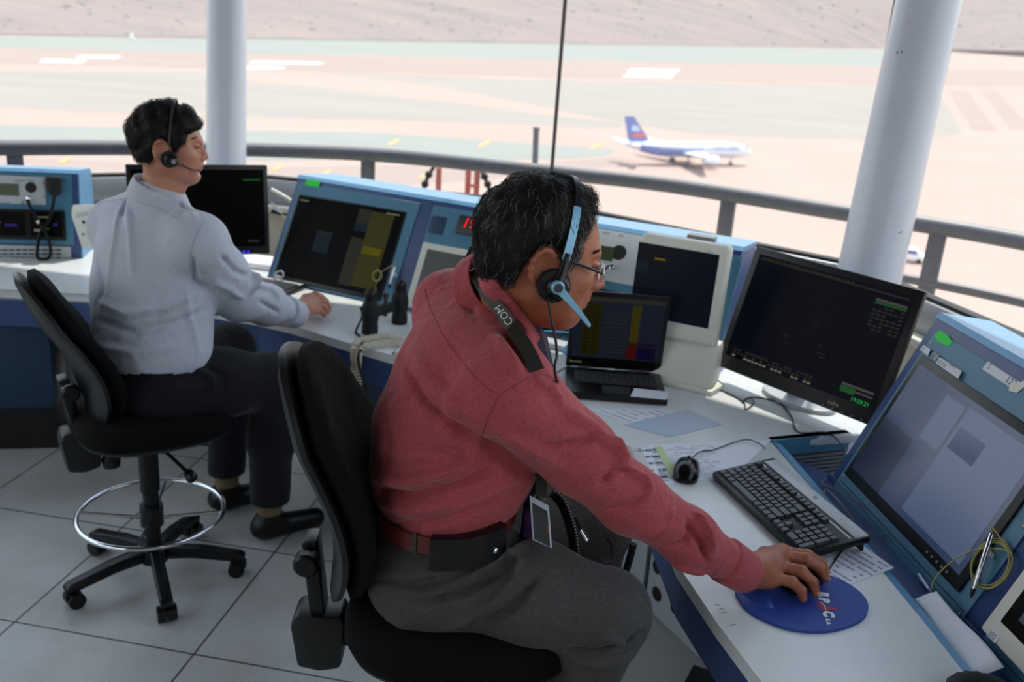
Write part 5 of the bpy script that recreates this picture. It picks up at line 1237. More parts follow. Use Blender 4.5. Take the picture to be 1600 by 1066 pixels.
# --- a head in its own measure: x to the face, y to the left ear, z up; metres
def head_sdf(jaw=1.0, full=0.0, noseL=0.0):
    s = Sdf()
    s.ell((-.012, 0, .034), (.100, .077, .088), k=.03)
    s.ell((.030, 0, -.020), (.066, .060, .082), k=.035)
    s.ell((-.045, 0, -.005), (.062, .066, .070), k=.04)
    s.cap((-.005, .054*jaw, -.058), (.055, .026*jaw, -.096), .021, .020, .03); s.cap((-.005, -.054*jaw, -.058), (.055, -.026*jaw, -.096), .021, .020, .03)
    s.ell((.068, 0, -.098), (.024, .026, .021), k=.025)
    s.ell((.045, 0, -.075), (.045, .042+full, .04), k=.03)
    s.cap((.078, .030, .024), (.084, .008, .020), .011, .010, .02); s.cap((.078, -.030, .024), (.084, -.008, .020), .011, .010, .02)
    for y in (1, -1):
        s.ell((.058, y*.046, -.022), (.026, .020, .020), k=.025)
        s.ell((.035, y*.050, -.055), (.030, .018+full*.6, .034), k=.03)
        s.sub((.088, y*.033, .003), (.016, .017, .011), k=.014)
    s.cap((.088, 0, .010), (.104+noseL*.5, 0, -.016), .0075, .010, .012)
    s.ell((.106+noseL, 0, -.030), (.0145, .0125, .0105), k=.012)
    for y in (1, -1): s.ell((.098+noseL*.7, y*.0135, -.033), (.0115, .0085, .0085), k=.008)
    s.ell((.082, 0, -.052), (.018, .024, .018), k=.02)
    s.cap((.094, .012, -.0585), (.094, -.012, -.0585), .0060, .0060, .010); s.cap((.086, .024, -.0615), (.094, .012, -.0590), .0035, .0058, .008); s.cap((.086, -.024, -.0615), (.094, -.012, -.0590), .0035, .0058, .008)
    s.sub((.100, 0, -.0655), (.010, .022, .0014), k=.004)
    s.cap((.091, .012, -.0725), (.091, -.012, -.0725), .0068, .0068, .010)
    s.sub((.092, 0, -.084), (.008, .018, .004), k=.012)
    for y in (1, -1):
        s.ell((.0815, y*.0325, .0082), (.0146, .0168, .0060), k=.006)     # upper lid
        s.ell((.0790, y*.0325, -.0060), (.0140, .0150, .0050), k=.008)    # lower lid
        ax = ((.96, y*.22, .10), (-y*.22, .975, 0), (-.10, 0, 1))
        s.ell((-.018, y*.083, -.011), (.022, .0075, .034), ax, k=.008)
        s.sub((-.012, y*.0915, -.009), (.0115, .0055, .019), ax, k=.006)
        s.ell((-.013, y*.083, -.038), (.010, .006, .011), ax, k=.008)
        s.chain([(-.018+.0205*math.cos(q), y*(.0875-.003*math.cos(q)), -.010+.031*math.sin(q)) for q in np.linspace(.35, 4.3, 9)], [.0040]+[.0046]*7+[.004], .005)
    return s
HAIRPOLY = [(.074, .110), (.058, .080), (.048, .055), (.044, .020), (.036, .004), (.030, -.036), (.018, -.034), (.010, .018), (-.012, .030), (-.030, .020), (-.042, -.005), (-.046, -.030), (-.042, -.058), (-.062, -.082), (-.14, -.096), (-.18, .2), (.14, .2)]
def poly_sd(P, poly):
    x, z = P[:, 0], P[:, 2]; d = np.full(len(P), 9.); ins = np.zeros(len(P), bool); n = len(poly)
    for i in range(n):
        a, b = np.array(poly[i]), np.array(poly[(i+1) % n]); e = b-a; wx, wz = x-a[0], z-a[1]
        t = np.clip((wx*e[0]+wz*e[1])/(e@e), 0, 1); d = np.minimum(d, np.hypot(wx-t*e[0], wz-t*e[1]))
        c = ((a[1] > z) != (b[1] > z)) & (x < (b[0]-a[0])*(z-a[1])/(b[1]-a[1]+1e-12)+a[0]); ins ^= c
    return np.where(ins, -d, d)
def hair_mesh(thick, seed, lump, h=.0026, poly=HAIRPOLY):
    s = Sdf()
    s.ell((-.012, 0, .034), (.100, .077, .088), k=.03); s.ell((.030, 0, -.020), (.066, .060, .082), k=.035); s.ell((-.045, 0, -.005), (.062, .066, .070), k=.04)
    rng = np.random.RandomState(seed); ks = rng.randn(10, 3)*70; ph = rng.rand(10)*6.28
    def fn(P, sel):
        d = s.ev(P); p = poly_sd(P, poly); th = thick*(.45+.55*np.clip((P[:, 2]+.02)/.09, 0, 1))*np.clip(-p/.014, .12, 1)
        d = d-th-lump*sum(np.sin(P@k+f) for k, f in zip(ks, ph))*np.clip(-p/.02, 0, 1)
        return np.maximum(d, p*.9)
    return s.mesh(h, .04, fn, 1)
def strands(V, F, T, n, length, rad, seed, mats, parent, wave=.004, lift=.004, gray=None, hairobj='hair'):
    # V, F in head measure; T maps into the room
    rng = np.random.RandomState(seed); tri = V[F].mean(1); Nn = np.cross(V[F[:, 2]]-V[F[:, 0]], V[F[:, 3]]-V[F[:, 1]]); A = np.linalg.norm(Nn, axis=1); Nn /= A[:, None]+1e-12
    ok = ((tri-np.array((-.01, 0, .0)))*Nn).sum(1) > .01
    pr = A*ok; pr /= pr.sum(); pick = rng.choice(len(F), n, p=pr)
    vs, fs, mi = [], [], []
    for i in pick:
        c = tri[i]+rng.randn(3)*.001; nn = Nn[i]
        away = c-np.array((-.055, .01, .11)); fl = away/np.linalg.norm(away)+np.array((-.25, 0, -.35 if c[2] < .06 else .1))
        if c[0] > .045 and c[2] > .04: fl = np.array((-.5, -.5+.3*rng.randn(), .5))
        fl = fl-nn*(fl@nn); fl /= np.linalg.norm(fl)+1e-9; sd = np.cross(nn, fl); L = length*(.55+.8*rng.rand())*(.45 if c[2] < -.045 else 1); ph = rng.rand()*6.28
        st = 5; base = len(vs); g = 0
        if gray is not None: g = 1 if rng.rand() < gray(c) else 0
        for k in range(st):
            t = k/(st-1); p = c+fl*L*t+nn*(lift*math.sin(t*2.6)*(1+.6*rng.rand())-.001-.35*L*t*t*.6)+sd*wave*math.sin(ph+t*4.5)
            r = rad*(1-.8*t)+.00008
            for q in range(3): an = q*2.094; vs.append(p+(nn*math.cos(an)+sd*math.sin(an))*r)
        for k in range(st-1):
            for q in range(3): a = base+k*3+q; b_ = base+k*3+(q+1) % 3; fs.append((a, b_, b_+3, a+3)); mi.append(g)
    return np.array(vs), np.array(fs), np.array(mi)
def xf(V, T): V = np.asarray(V); M_ = np.array(T); return V@M_[:3, :3].T+M_[:3, 3]
def head_matrix(pos, yaw, pitch, roll, s):
    return Matrix.Translation(Vector(pos)) @ Matrix.Rotation(yaw, 4, 'Z') @ Matrix.Rotation(pitch, 4, 'Y') @ Matrix.Rotation(roll, 4, 'X') @ Matrix.Scale(s, 4)
def join_np(parts):
    Vs, Fs, Ms, o = [], [], [], 0
    for V, F, m in parts: Vs.append(V); Fs.append(np.asarray(F)+o); Ms.append(np.full(len(F), m) if np.isscalar(m) else m); o += len(V)
    return np.concatenate(Vs), np.concatenate(Fs), np.concatenate(Ms)
def make_head(t, T, jaw, full, sk, lipm, hairm, seed, thick, lump, nst, slen, srad, gray=None, neck_to=None, neck_r=.058, wave=.004, poly=HAIRPOLY, noseL=0.0, lidded=False):
    s = head_sdf(jaw, full, noseL); Ti = T.inverted(); nb = Ti @ Vector(neck_to)
    s.cap((-.030, 0, -.045), (-.030+(nb.x+.03)*.5, nb.y*.5, (nb.z-.045)*.5), neck_r*.92, neck_r, .03); s.cap((-.030+(nb.x+.03)*.5, nb.y*.5, (nb.z-.045)*.5), tuple(nb), neck_r, neck_r*1.15, .03)
    s.cap((.035, 0, -.085), (.02+nb.x*.4, 0, nb.z*.62), .024, .03, .03)
    V, F = s.mesh(.0023, .02)
    c = V[F].mean(1); lips = (c[:, 0] > .081) & (np.abs(c[:, 1]) < .025) & (c[:, 2] < -.0545) & (c[:, 2] > -.0785) & (np.abs(c[:, 2]+.0665) < .0125*(1-(np.abs(c[:, 1])/.029)**2)+.001)
    mi = np.where(lips, 1, 0)
    hv, hf = hair_mesh(thick, seed, lump, poly=poly)
    sv, sf, sm = strands(hv, hf, T, nst, slen, srad, seed+1, hairm, t, wave, .005, gray)
    Vh, Fh, Mh = join_np([(xf(hv, T), hf, 0), (xf(sv, T), sf, sm)])
    npmesh('hair', Vh, Fh, t, hairm, Mh)
    # eyes and brows
    for y in (1, -1):
        e = MB(); f = Fr(T @ Vector((.0775, y*.0325, .0015)), T.to_3x3() @ Vector((0, 1, 0)), T.to_3x3() @ Vector((0, 0, 1))); sc = T.median_scale
        e.use(mat('eye_white', (176, 164, 156), .25)); e.ball(f, .0114*sc, .0114*sc, .0114*sc, 16, 10)
        e.use(mat('iris', (38, 24, 16), .15)); e.ball(f.at(0, -.001*sc, .0072*sc), .0055*sc, .0055*sc, .0052*sc, 12, 8); e.build('eye', t)
        bw = []; rng = random.Random(3)
        e = MB()
        for i in range(60):
            q = i/60; p = Vector((.0925-.020*q*q, y*(.014+.036*q), .0235+.008*math.sin(q*2.4)+rng.uniform(-.0025, .0025))); h_ = Vector((-.002, y*.008, .0015+rng.uniform(-.001, .002)))
            e.tube([T @ p, T @ (p+h_*.6+Vector((.0008, 0, 0))), T @ (p+h_)], [.0012*sc, .0010*sc, .0003*sc], 3)
        e.build('eyebrow', t, hairm[0])
        e = MB(); e.tube([T @ Vector((.0775+.0148*math.cos(a_)*math.cos(.25), y*(.0325+.0145*math.sin(a_)), .0030-.0025*abs(math.sin(a_)))) for a_ in np.linspace(-1.15, 1.15, 11)], .0011*sc, 4); e.build('eyelashes', t, hairm[0])
    return V, F, mi
def hand_sdf(s, W, mcp, fingers, thumb, r0, wr):
    for m in mcp: s.cap(W, m, wr, r0*1.25, .018)
    for a, b in zip(mcp[:-1], mcp[1:]): s.cap(a, b, r0*1.15, r0*1.15, .012)
    for m, fg, rf in fingers:
        s.chain([m]+fg, [r0*1.1*rf, r0*rf, r0*.9*rf, r0*.74*rf], .0045)
        s.ell(fg[0], (r0*1.06*rf,)*3, k=.004)
    s.chain([W]+thumb, [wr*.8, r0*1.35, r0*1.1, r0*.85], .012)

def rest_hand(W, fwd, side, k, drop):          # a relaxed hand lying palm down; side points to the thumb
    W, f = Vector(W), Vector(fwd).normalized(); sd = Vector(side); sd = (sd-f*sd.dot(f)).normalized(); up = f.cross(sd); up = up if up.z > 0 else -up
    s = Sdf(); mcp = [W+f*.092*k*q+sd*o*k+up*.010*k for q, o in ((1, .030), (1.04, .010), (1, -.010), (.93, -.028))]; fs = []
    for m, L, sp in zip(mcp, (.92, 1, .94, .76), (.10, .02, -.05, -.14)):
        d = (f+sd*sp).normalized(); a = m+(d*.044-up*.004*drop)*k*L; b_ = a+(d*.024-up*.014*drop)*k*L; fs.append([a, b_, b_+(d*.014-up*.018*drop)*k*L])
    hand_sdf(s, W, mcp, [(m, q, r) for m, q, r in zip(mcp, fs, (.98, 1, .95, .85))], [W+(f*.035+sd*.034-up*.008)*k, W+(f*.070+sd*.050-up*.012)*k, W+(f*.098+sd*.050-up*.018)*k], .0112*k, .025*k)
    return s.mesh(.0034)
# ------------------------------------------------------------------ the man in the red shirt
def zdir(a, b): return (Vector(b)-Vector(a)).normalized()
def man_red():
    t = thing('person', 'man in a red shirt and grey trousers leaning to a mouse, wearing glasses and headset', 'person', (-.105, 1.83, 0))
    sk = skin('skin_tan', (172, 106, 78), (152, 88, 64)); lip = mat('lips_tan', (128, 70, 62), .4)
    hd = mat('hair_dark', (20, 19, 19), .55, spec=.4); hg = mat('hair_grey', (150, 148, 146), .5)
    shirt = fabric('red_chambray', (184, 90, 94), (152, 64, 69), 1100, .85, .42); pants = fabric('grey_wool', (84, 82, 80), (66, 64, 63), 700, .9, .25, .1)
    RS, LS, NB = D(797, 612, 1.83), D(708, 484, 2.12), D(772, 462, 1.99)
    EL, WR = D(985, 782, 1.96), Z(1160, 892, .805)
    Lt = (LS-RS).normalized(); Fw = Vector((-Lt.y, Lt.x, 0)).normalized(); Fw = Fw if Fw.x > 0 else -Fw; Up = Vector((0, 0, 1))
    L2 = Vector((-Fw.y, Fw.x, 0)); AXB = (Fw, L2, Up)
    PV = Vector((-.125, 1.835, .835))
    # head
    T = head_matrix(D(848, 396, 1.87), R_(12), R_(12), R_(-2), 1.12)
    hv, hf, hm = make_head(t, T, 1.06, .008, sk, lip, [hd, hg], 11, .0145, .0006, 5200, .026, .00034, lambda c: .05+.5*(c[0] > .02)*(c[2] < .075)*(abs(c[1]) > .04)+.08*(c[2] > .07), NB+Vector((.02, 0, -.05)), .052, .0035, noseL=.006)
    # core body, arms, right hand
    core = Sdf(); core.ell(PV, (.11, .15, .12), AXB); core.ell(PV+Up*.17+Fw*.01, (.10, .13, .15), AXB, .04); core.ell((RS+LS)/2-Up*.15, (.09, .13, .15), AXB, .04)
    core.cap(RS, LS, .045, .045, .03); core.cap((RS+LS)/2, NB-Up*.03, .045, .05, .03)
    LE, LW = Vector((.01, 2.14, 1.05)), Vector((.115, 2.07, .955))
    core.chain([RS, EL, WR], [.045, .035, .028], .02); core.chain([LS, LE, LW], [.045, .038, .028], .02)
    hipR, hipL = PV-L2*.09+Vector((0, 0, -.02)), PV+L2*.09+Vector((0, 0, -.02))
    KR, KL = Vector((.24, 1.705, .775)), Vector((.235, 2.03, .81)); AR, AL = Vector((.085, 1.74, .16)), Vector((.20, 2.06, .14))
    core.chain([hipR, KR, AR], [.08, .05, .035], .03); core.chain([hipL, KL, AL], [.08, .05, .035], .03)
    cv, cf = core.mesh(.008)
    hs = Sdf(); W = WR+Vector((.012, .004, -.002)); k = 1.12
    mcp = [Z(1222, 862, .797), Z(1220, 868, .803), Z(1214, 884, .799), Z(1206, 902, .788)]
    fg = [[Z(1262, 868, .797), Z(1283, 880, .780), Z(1290, 893, .764)], [Z(1260, 874, .803), Z(1283, 889, .785), Z(1290, 904, .765)], [Z(1252, 893, .797), Z(1270, 910, .777), Z(1274, 926, .756)], [Z(1238, 910, .785), Z(1252, 923, .767), Z(1255, 935, .752)]]
    hs.cap(EL.lerp(WR, .75), W, .038, .033, .02)
    hand_sdf(hs, W, mcp, [(mcp[0], fg[0], .92), (mcp[1], fg[1], 1.0), (mcp[2], fg[2], .97), (mcp[3], fg[3], .90)], [Z(1196, 868, .778), Z(1228, 868, .764), Z(1256, 872, .756)], .0140, .029)
    hs.cap(W.lerp(mcp[3], .35)-Vector((0, 0, .012)), mcp[3].lerp(W, .15)-Vector((0, 0, .010)), .021, .017, .02); hs.cap(W.lerp(mcp[1], .4), W.lerp(mcp[1], .9), .022, .020, .02)
    for i in range(3): hs.cap(W.lerp(mcp[i], .35)+Vector((0, 0, .016)), mcp[i]+Vector((0, 0, .011)), .0036, .0042, .006)   # tendons
    gv, gf = hs.mesh(.0023)
    lv, lf = rest_hand(LW+zdir(LE, LW)*.01, Vector((1, -.16, -.22)), Vector((.1, -1, 0)), 1.12, 1.0)
    V, F, mi = join_np([(xf(hv, T), hf, hm), (cv, cf, 0), (gv, gf, 0), (lv, lf, 0)])
    npmesh('body', V, F, t, [sk, lip], mi); bodybv = bvh_of(V, F)
    b = MB(); nm = mat('nail_tan', (190, 140, 122), .3)
    for f3 in fg[:3]:
        d = zdir(f3[1], f3[2]); up_ = (Up-d*Up.dot(d)).normalized(); s_ = d.cross(up_); b.ball(Fr(f3[2]+up_*.0085+d*.001, d, s_, up_), .0065, .0055, .0018, 10, 6)
    b.build('fingernails', t, nm)
    # shirt
    s = Sdf()
    s.ell(PV+Up*.14-Fw*.0, (.150, .188, .12), AXB, .04); s.ell(PV+Up*.24+Fw*.01, (.162, .192, .17), AXB, .06)
    ch = (RS+LS)/2
    s.ell(ch-Up*.15-Fw*.012, (.145, .192, .20), AXB, .07); s.ell(ch-Up*.05-Fw*.035, (.115, .17, .12), AXB, .06)
    s.cap(RS+(LS-RS)*.04, LS, .083, .070, .06); s.cap(RS+Vector((-.02, 0, .01)), NB-Up*.045, .062, .06, .05); s.cap(LS, NB-Up*.045, .066, .066, .07); s.cap(LS.lerp(NB, .5)-Up*.05, NB-Up*.1, .075, .075, .06)
    s.cap(NB-Up*.06-Fw*.02, NB-Up*.005, .068, .060, .03)
    MID = RS.lerp(EL, .55)
    s.chain([RS, MID, EL, EL.lerp(WR, .5), WR.lerp(EL, .21)], [.088, .072, .066, .058, .0465], .035); s.chain([LS, LE, LE.lerp(LW, .8)], [.076, .062, .046], .035)
    V, F = s.mesh(.0048, smooth=2)
    V = folds(V, F, [
        ([(752, 690), (800, 725), (858, 766), (905, 802)], -0.0221, 0.0119), ([(770, 668), (830, 700), (900, 745)], 0.0133, 0.0136),
        ([(845, 702), (900, 693), (946, 680)], -0.0155, 0.0068), ([(880, 640), (925, 668), (962, 706)], 0.0155, 0.0119), ([(905, 600), (928, 645)], 0.0111, 0.0085),
        ([(948, 682), (968, 714), (960, 745)], 0.0265, 0.0102), ([(935, 760), (968, 735), (985, 728)], -0.0221, 0.0076), ([(980, 735), (1005, 748), (1018, 775)], 0.0177, 0.0085),
        ([(935, 800), (985, 790), (1020, 770)], -0.0133, 0.0085), ([(1000, 840), (1040, 815), (1052, 790)], 0.0133, 0.0085), ([(1030, 860), (1070, 850), (1085, 822)], -0.0133, 0.0068),
        ([(1085, 800), (1105, 830), (1118, 868)], 0.0177, 0.0076), ([(1075, 815), (1098, 850), (1106, 885)], -0.0221, 0.0068), ([(1050, 880), (1085, 890), (1108, 893)], 0.0111, 0.0059),
        ([(625, 560), (660, 622), (720, 672), (760, 692)], -0.0155, 0.0102), ([(640, 545), (690, 610), (750, 660)], 0.0111, 0.0153), ([(668, 690), (730, 715), (790, 720)], -0.0111, 0.0102),
        ([(572, 748), (640, 752), (700, 735), (760, 705)], 0.0221, 0.0110), ([(580, 765), (650, 775), (720, 757), (790, 728)], -0.0177, 0.0085), ([(575, 785), (640, 798), (720, 785), (810, 742)], 0.0133, 0.0102),
        ([(600, 822), (680, 818), (760, 790), (818, 760)], -0.0111, 0.0102), ([(590, 700), (650, 712), (720, 705)], 0.0088, 0.0119), ([(700, 800), (770, 770), (830, 735)], 0.0111, 0.0085),
        ([(790, 515), (812, 548), (840, 590)], -0.0111, 0.0085), ([(770, 520), (800, 560), (815, 600)], 0.0111, 0.0119), ([(735, 445), (728, 470), (745, 495)], -0.0133, 0.0102), ([(830, 590), (860, 605), (885, 640)], 0.0111, 0.0102),
        ([(720, 600), (700, 660), (705, 720)], 0.0088, 0.0170), ([(600, 640), (612, 700), (600, 740)], -0.0066, 0.0127)])
    V = wrinkle(V, F, .0022, 30, 5, (1, 1, 2.2))
    hem = PV+Up*.115
    def arm(c, P, r):
        d = np.full(len(c), 9.)
        for p, q in zip(P[:-1], P[1:]):
            p, q = np.array(p), np.array(q); t = np.clip((c-p)@(q-p)/((q-p)@(q-p)), 0, 1); d = np.minimum(d, np.linalg.norm(c-p-t[:, None]*(q-p), axis=1))
        return d < r
    def cut(c):
        k = (c[:, 2] > hem.z+.010*np.sin(c[:, 0]*18+1)+.02*np.clip((c[:, 0]+.05)/.15, -.5, 1))
        k |= arm(c, [RS.lerp(EL, .45), EL, WR], .085) & (c[:, 0] > .12)
        return k & ~(np.linalg.norm(c-np.array(NB+Up*.012), axis=1) < .058)
    o = npmesh('shirt', V, F, t, [shirt], None, cut); SV, SF = V, F
    mod = o.modifiers.new('cloth', 'SOLIDIFY'); mod.thickness = .002; mod.offset = -1
    # stitched seams, laid on the cloth
    sbv = bvh_of(SV, SF)
    seam = mat('seam_thread', (150, 62, 68), .9)
    for path in ([(664, 452), (672, 482), (690, 520), (712, 552), (740, 588), (766, 610), (782, 616)], [(782, 616), (800, 606), (825, 590), (850, 585), (868, 592), (880, 600)], [(782, 616), (768, 640), (757, 668), (750, 692)]):
        q = trace(sbv, path, .0003)
        if len(q) > 2: b = MB(); b.tube(q, .0009, 5); b.build('seam', o, seam)
    # cuff with button
    d = zdir(EL, WR); a0 = WR-d*.062; a1 = WR+d*.012; sd = d.cross(Up).normalized(); up_ = sd.cross(d)
    ring_ = lambda c, r1, r2, w: [c+sd*r1*math.cos(q)*(1+.03*math.sin(3*q+w))+up_*r2*math.sin(q) for q in np.linspace(0, 2*PI, 41)[:-1]]
    b = MB(); b.loft([ring_(a0-d*.004, .047, .046, 0), ring_(a0, .0515, .050, .5), ring_(a0+d*.004, .0530, .0515, .5), ring_(a0.lerp(a1, .5), .0515, .0495, 1), ring_(a1-d*.003, .0495, .0475, 1.5), ring_(a1, .0485, .0465, 1.5), ring_(a1-d*.002, .0455, .0435, 1.5), ring_(a0+d*.01, .0445, .0425, .5), ring_(a0-d*.004, .0440, .0430, 0), ring_(a0-d*.004, .047, .046, 0)], cap=False); cu = b.build('cuff', o, shirt)
    cbv = BVHTree.FromPolygons([v.co+Vector(worldloc(cu)) for v in cu.data.vertices], [list(p.vertices) for p in cu.data.polygons])
    h, n = seen(cbv, 1117, 916)
    if h:
        b = MB(); f = Fr(h, n.orthogonal(), n.cross(n.orthogonal()), n); b.lathe(f, [(.0062, 0), (.0066, .0012), (.0055, .0022), (.003, .0016)], 16); b.build('button', o, M['white'])
    # collar
    nk = NB+Up*.0; th = R_(13)
    cax = (T @ Vector((-.03, 0, -.045)) - (NB-Up*.03)).normalized(); cf_ = (Vector((1, .25, 0))-cax*Vector((1, .25, 0)).dot(cax)).normalized(); cl = cax.cross(cf_)
    b = MB(); rings = []
    def cring(hh, rf, rl, drop): return [NB+Up*.012+cax*hh+cf_*rf*math.cos(q)+cl*rl*math.sin(q)-cax*drop*(.5+.5*math.cos(q)) for q in np.linspace(.12, 2*PI-.12, 49)]
    b.loft([cring(-.01, .072, .078, .045), cring(.035, .068, .074, .040), cring(.048, .070, .076, .036), cring(.050, .074, .080, .036), cring(.030, .083, .089, .062), cring(.002, .092, .098, .085), cring(-.002, .090, .096, .086), cring(.025, .080, .086, .06)], closed=False, cap=False); co = b.build('collar', o, shirt); w0 = np.array(worldloc(co)); CV = np.array([v.co for v in co.data.vertices])+w0; CF = np.array([list(p.vertices) for p in co.data.polygons])
    sbv = BVHTree.FromPolygons([Vector(v) for v in np.concatenate([SV, CV])], [list(f) for f in SF]+[list(f+len(SV)) for f in CF])
    # near side of the collar, folded down round the neck
    top = [(741, 411, 1.99), (752, 420, 1.965), (768, 434, 1.935), (790, 456, 1.905), (813, 483, 1.890), (830, 506, 1.885), (839, 520, 1.89)]
    bot = [(733, 428, 1.99), (742, 444, 1.955), (756, 464, 1.92), (776, 489, 1.885), (799, 518, 1.868), (820, 546, 1.862), (838, 538, 1.88)]
    def over(x, y, t_):
        for bv_ in (bodybv, bvh_of(SV, SF)):
            h_, _n = seen(bv_, x, y)
            if h_ is not None: t_ = min(t_, (h_-CP).dot(AZ)-.007)
        return D(x, y, t_)
    tp_, bp_ = spline([over(*q) for q in top], 6), spline([over(*q) for q in bot], 6)
    b = MB(); rr = []
    for i_, (p, q) in enumerate(zip(tp_, bp_)):
        d_ = (q-p).normalized(); tn = (tp_[min(i_+1, len(tp_)-1)]-tp_[max(i_-1, 0)]).normalized(); n_ = tn.cross(d_).normalized(); n_ = n_ if n_.dot(AZ) < 0 else -n_
        m_ = p.lerp(q, .5)+n_*.006
        rr.append([p-n_*.006, p+n_*.001, p.lerp(q, .15)+n_*.004, m_+n_*.002, q+n_*.001, q-n_*.002, m_-n_*.004, p.lerp(q, .3)-n_*.008])
    b.loft(rr); cn = b.build('collar_fold', co, shirt)
    w1 = np.array(worldloc(cn)); CV2 = np.array([v.co for v in cn.data.vertices])+w1; CF2 = [list(p.vertices) for p in cn.data.polygons]
    sbv = BVHTree.FromPolygons([Vector(v) for v in np.concatenate([SV, CV, CV2])], [list(f) for f in SF]+[list(f+len(SV)) for f in CF]+[[v+len(SV)+len(CV) for v in f] for f in CF2])
    # tie, a short piece seen below the collar
    b = MB(); p0 = D(838, 528, 1.93); b.tube([p0+Up*.03-Fw*.01, p0, p0-Up*.06+Fw*.015, p0-Up*.3], [.014, .022, .026, .03], 8); b.build('tie', t, mat('tie_purple', (52, 36, 70), .6, noise=.5, nscale=300))
    # trousers
    s = Sdf(); s.ell(PV-Up*.005-Fw*.01, (.158, .186, .125), AXB, .04); s.ell(PV+Up*.10, (.146, .184, .07), AXB, .04); s.ell(PV-Fw*.04-Up*.05-L2*.07, (.13, .11, .09), AXB, .05); s.ell(PV-Fw*.04-Up*.05+L2*.07, (.13, .11, .09), AXB, .05)
    s.chain([hipR, hipR.lerp(KR, .5), KR, KR.lerp(AR, .45), AR], [.112, .103, .080, .078, .072], .045); s.chain([hipL, hipL.lerp(KL, .5), KL, KL.lerp(AL, .45), AL], [.112, .10, .078, .075, .07], .045)
    V, F = s.mesh(.0052, smooth=2)
    V = folds(V, F, [([(640, 935), (720, 905), (790, 870), (840, 838)], 0.0213, 0.0082), ([(650, 950), (730, 925), (800, 885)], -0.0213, 0.0068), ([(690, 985), (770, 940), (830, 880)], 0.0182, 0.0095), ([(720, 1000), (800, 945), (850, 890)], -0.0182, 0.0068), ([(585, 905), (640, 915), (700, 905)], -0.0151, 0.0068),
        ([(785, 868), (810, 880), (800, 905)], 0.0304, 0.0068), ([(760, 985), (800, 955), (830, 925)], -0.0121, 0.0054), ([(880, 1015), (930, 1020), (975, 1010), (1010, 985)], -0.0304, 0.0068), ([(900, 1030), (960, 1032), (1010, 1010)], 0.0182, 0.0068), ([(930, 985), (965, 1000), (985, 1015)], 0.0151, 0.0068), ([(590, 930), (610, 960), (650, 985)], 0.0121, 0.0095)])
    V = wrinkle(V, F, .0020, 26, 9)
    o = npmesh('trousers', V, F, t, [pants], None, lambda c: (c[:, 2] > .17) & (c[:, 2] < PV.z+.150))
    pbv = bvh_of(V, F); mod = o.modifiers.new('cloth', 'SOLIDIFY'); mod.thickness = .002; mod.offset = -1
    # shoes
    for A in (AR, AL):
        q = Sdf(); q.cap(A+Vector((-.03, 0, -.09)), A+Vector((.17, .02, -.115)), .044, .036, .03); q.cap(A+Vector((-.01, 0, -.01)), A+Vector((0, 0, -.08)), .045, .045, .03); v, f = q.mesh(.006); v[:, 2] = np.maximum(v[:, 2], .002 if A.z < .15 else A.z-.155); npmesh('shoe', v, f, t, [M['black']])
    # belt and belt loop
    be = mat('belt_leather', (112, 44, 36), .45, noise=.2, nscale=40)
    def band(z0, z1, gr, q0, q1, n=60): return [[PV+Fw*(.148+gr)*math.cos(q)+L2*(.186+gr)*math.sin(q)+Up*(zz+.018*math.cos(q)) for q in np.linspace(q0, q1, n)] for zz in (z0, z0+.003, z1-.003, z1)]
    def bandmb(z0, z1, gr, th, q0, q1, n=60):
        b = MB(); A_ = band(z0, z1, gr, q0, q1, n); B_ = band(z0, z1, gr+th, q0, q1, n); b.loft([A_[0], B_[0], B_[1], B_[2], B_[3], A_[3], A_[0]], closed=False, cap=False); return b
    bandmb(.088, .126, .002, .005, 0, 2*PI, 90).build('belt', t, be)
    for q in (-2.32, -2.9): bandmb(.080, .132, .007, .003, q, q+.045, 4).build('belt_loop', o, pants)
    # phone pouch on the belt
    tp = thing('belt_pouch', 'black leather pouch with a snap on the belt of the red shirted man', 'pouch', PV+Up*.05-L2*.2)
    b = bandmb(.068, .136, .008, .024, -2.08, -1.18, 30); b.build('case', tp, mat('pouch_leather', (8, 8, 9), .4, bump=.2, bscale=300))
    b = bandmb(.098, .139, .032, .004, -2.03, -1.22, 30); b.build('flap', tp, mat('pouch_flap', (10, 10, 11), .38))
    q = -1.36; p = PV+Fw*.186*math.cos(q)+L2*.224*math.sin(q)+Up*.10; n = (Fw*math.cos(q)+L2*math.sin(q)).normalized(); b = MB(); b.lathe(Fr(p, n.cross(Up), Up, n), [(.006, -.003), (.006, .002), (.003, .004)], 14); b.build('snap', tp, M['chrome'])
    return t, T, dict(NB=NB, RS=RS, LS=LS, PV=PV, Fw=Fw, L2=L2, sbv=sbv, pbv=pbv, cax=cax, cf=cf_, cl=cl, KR=KR)
RED, TR, R1 = man_red()
def Hp(T, x, y, z): return T @ Vector((x, y, z))
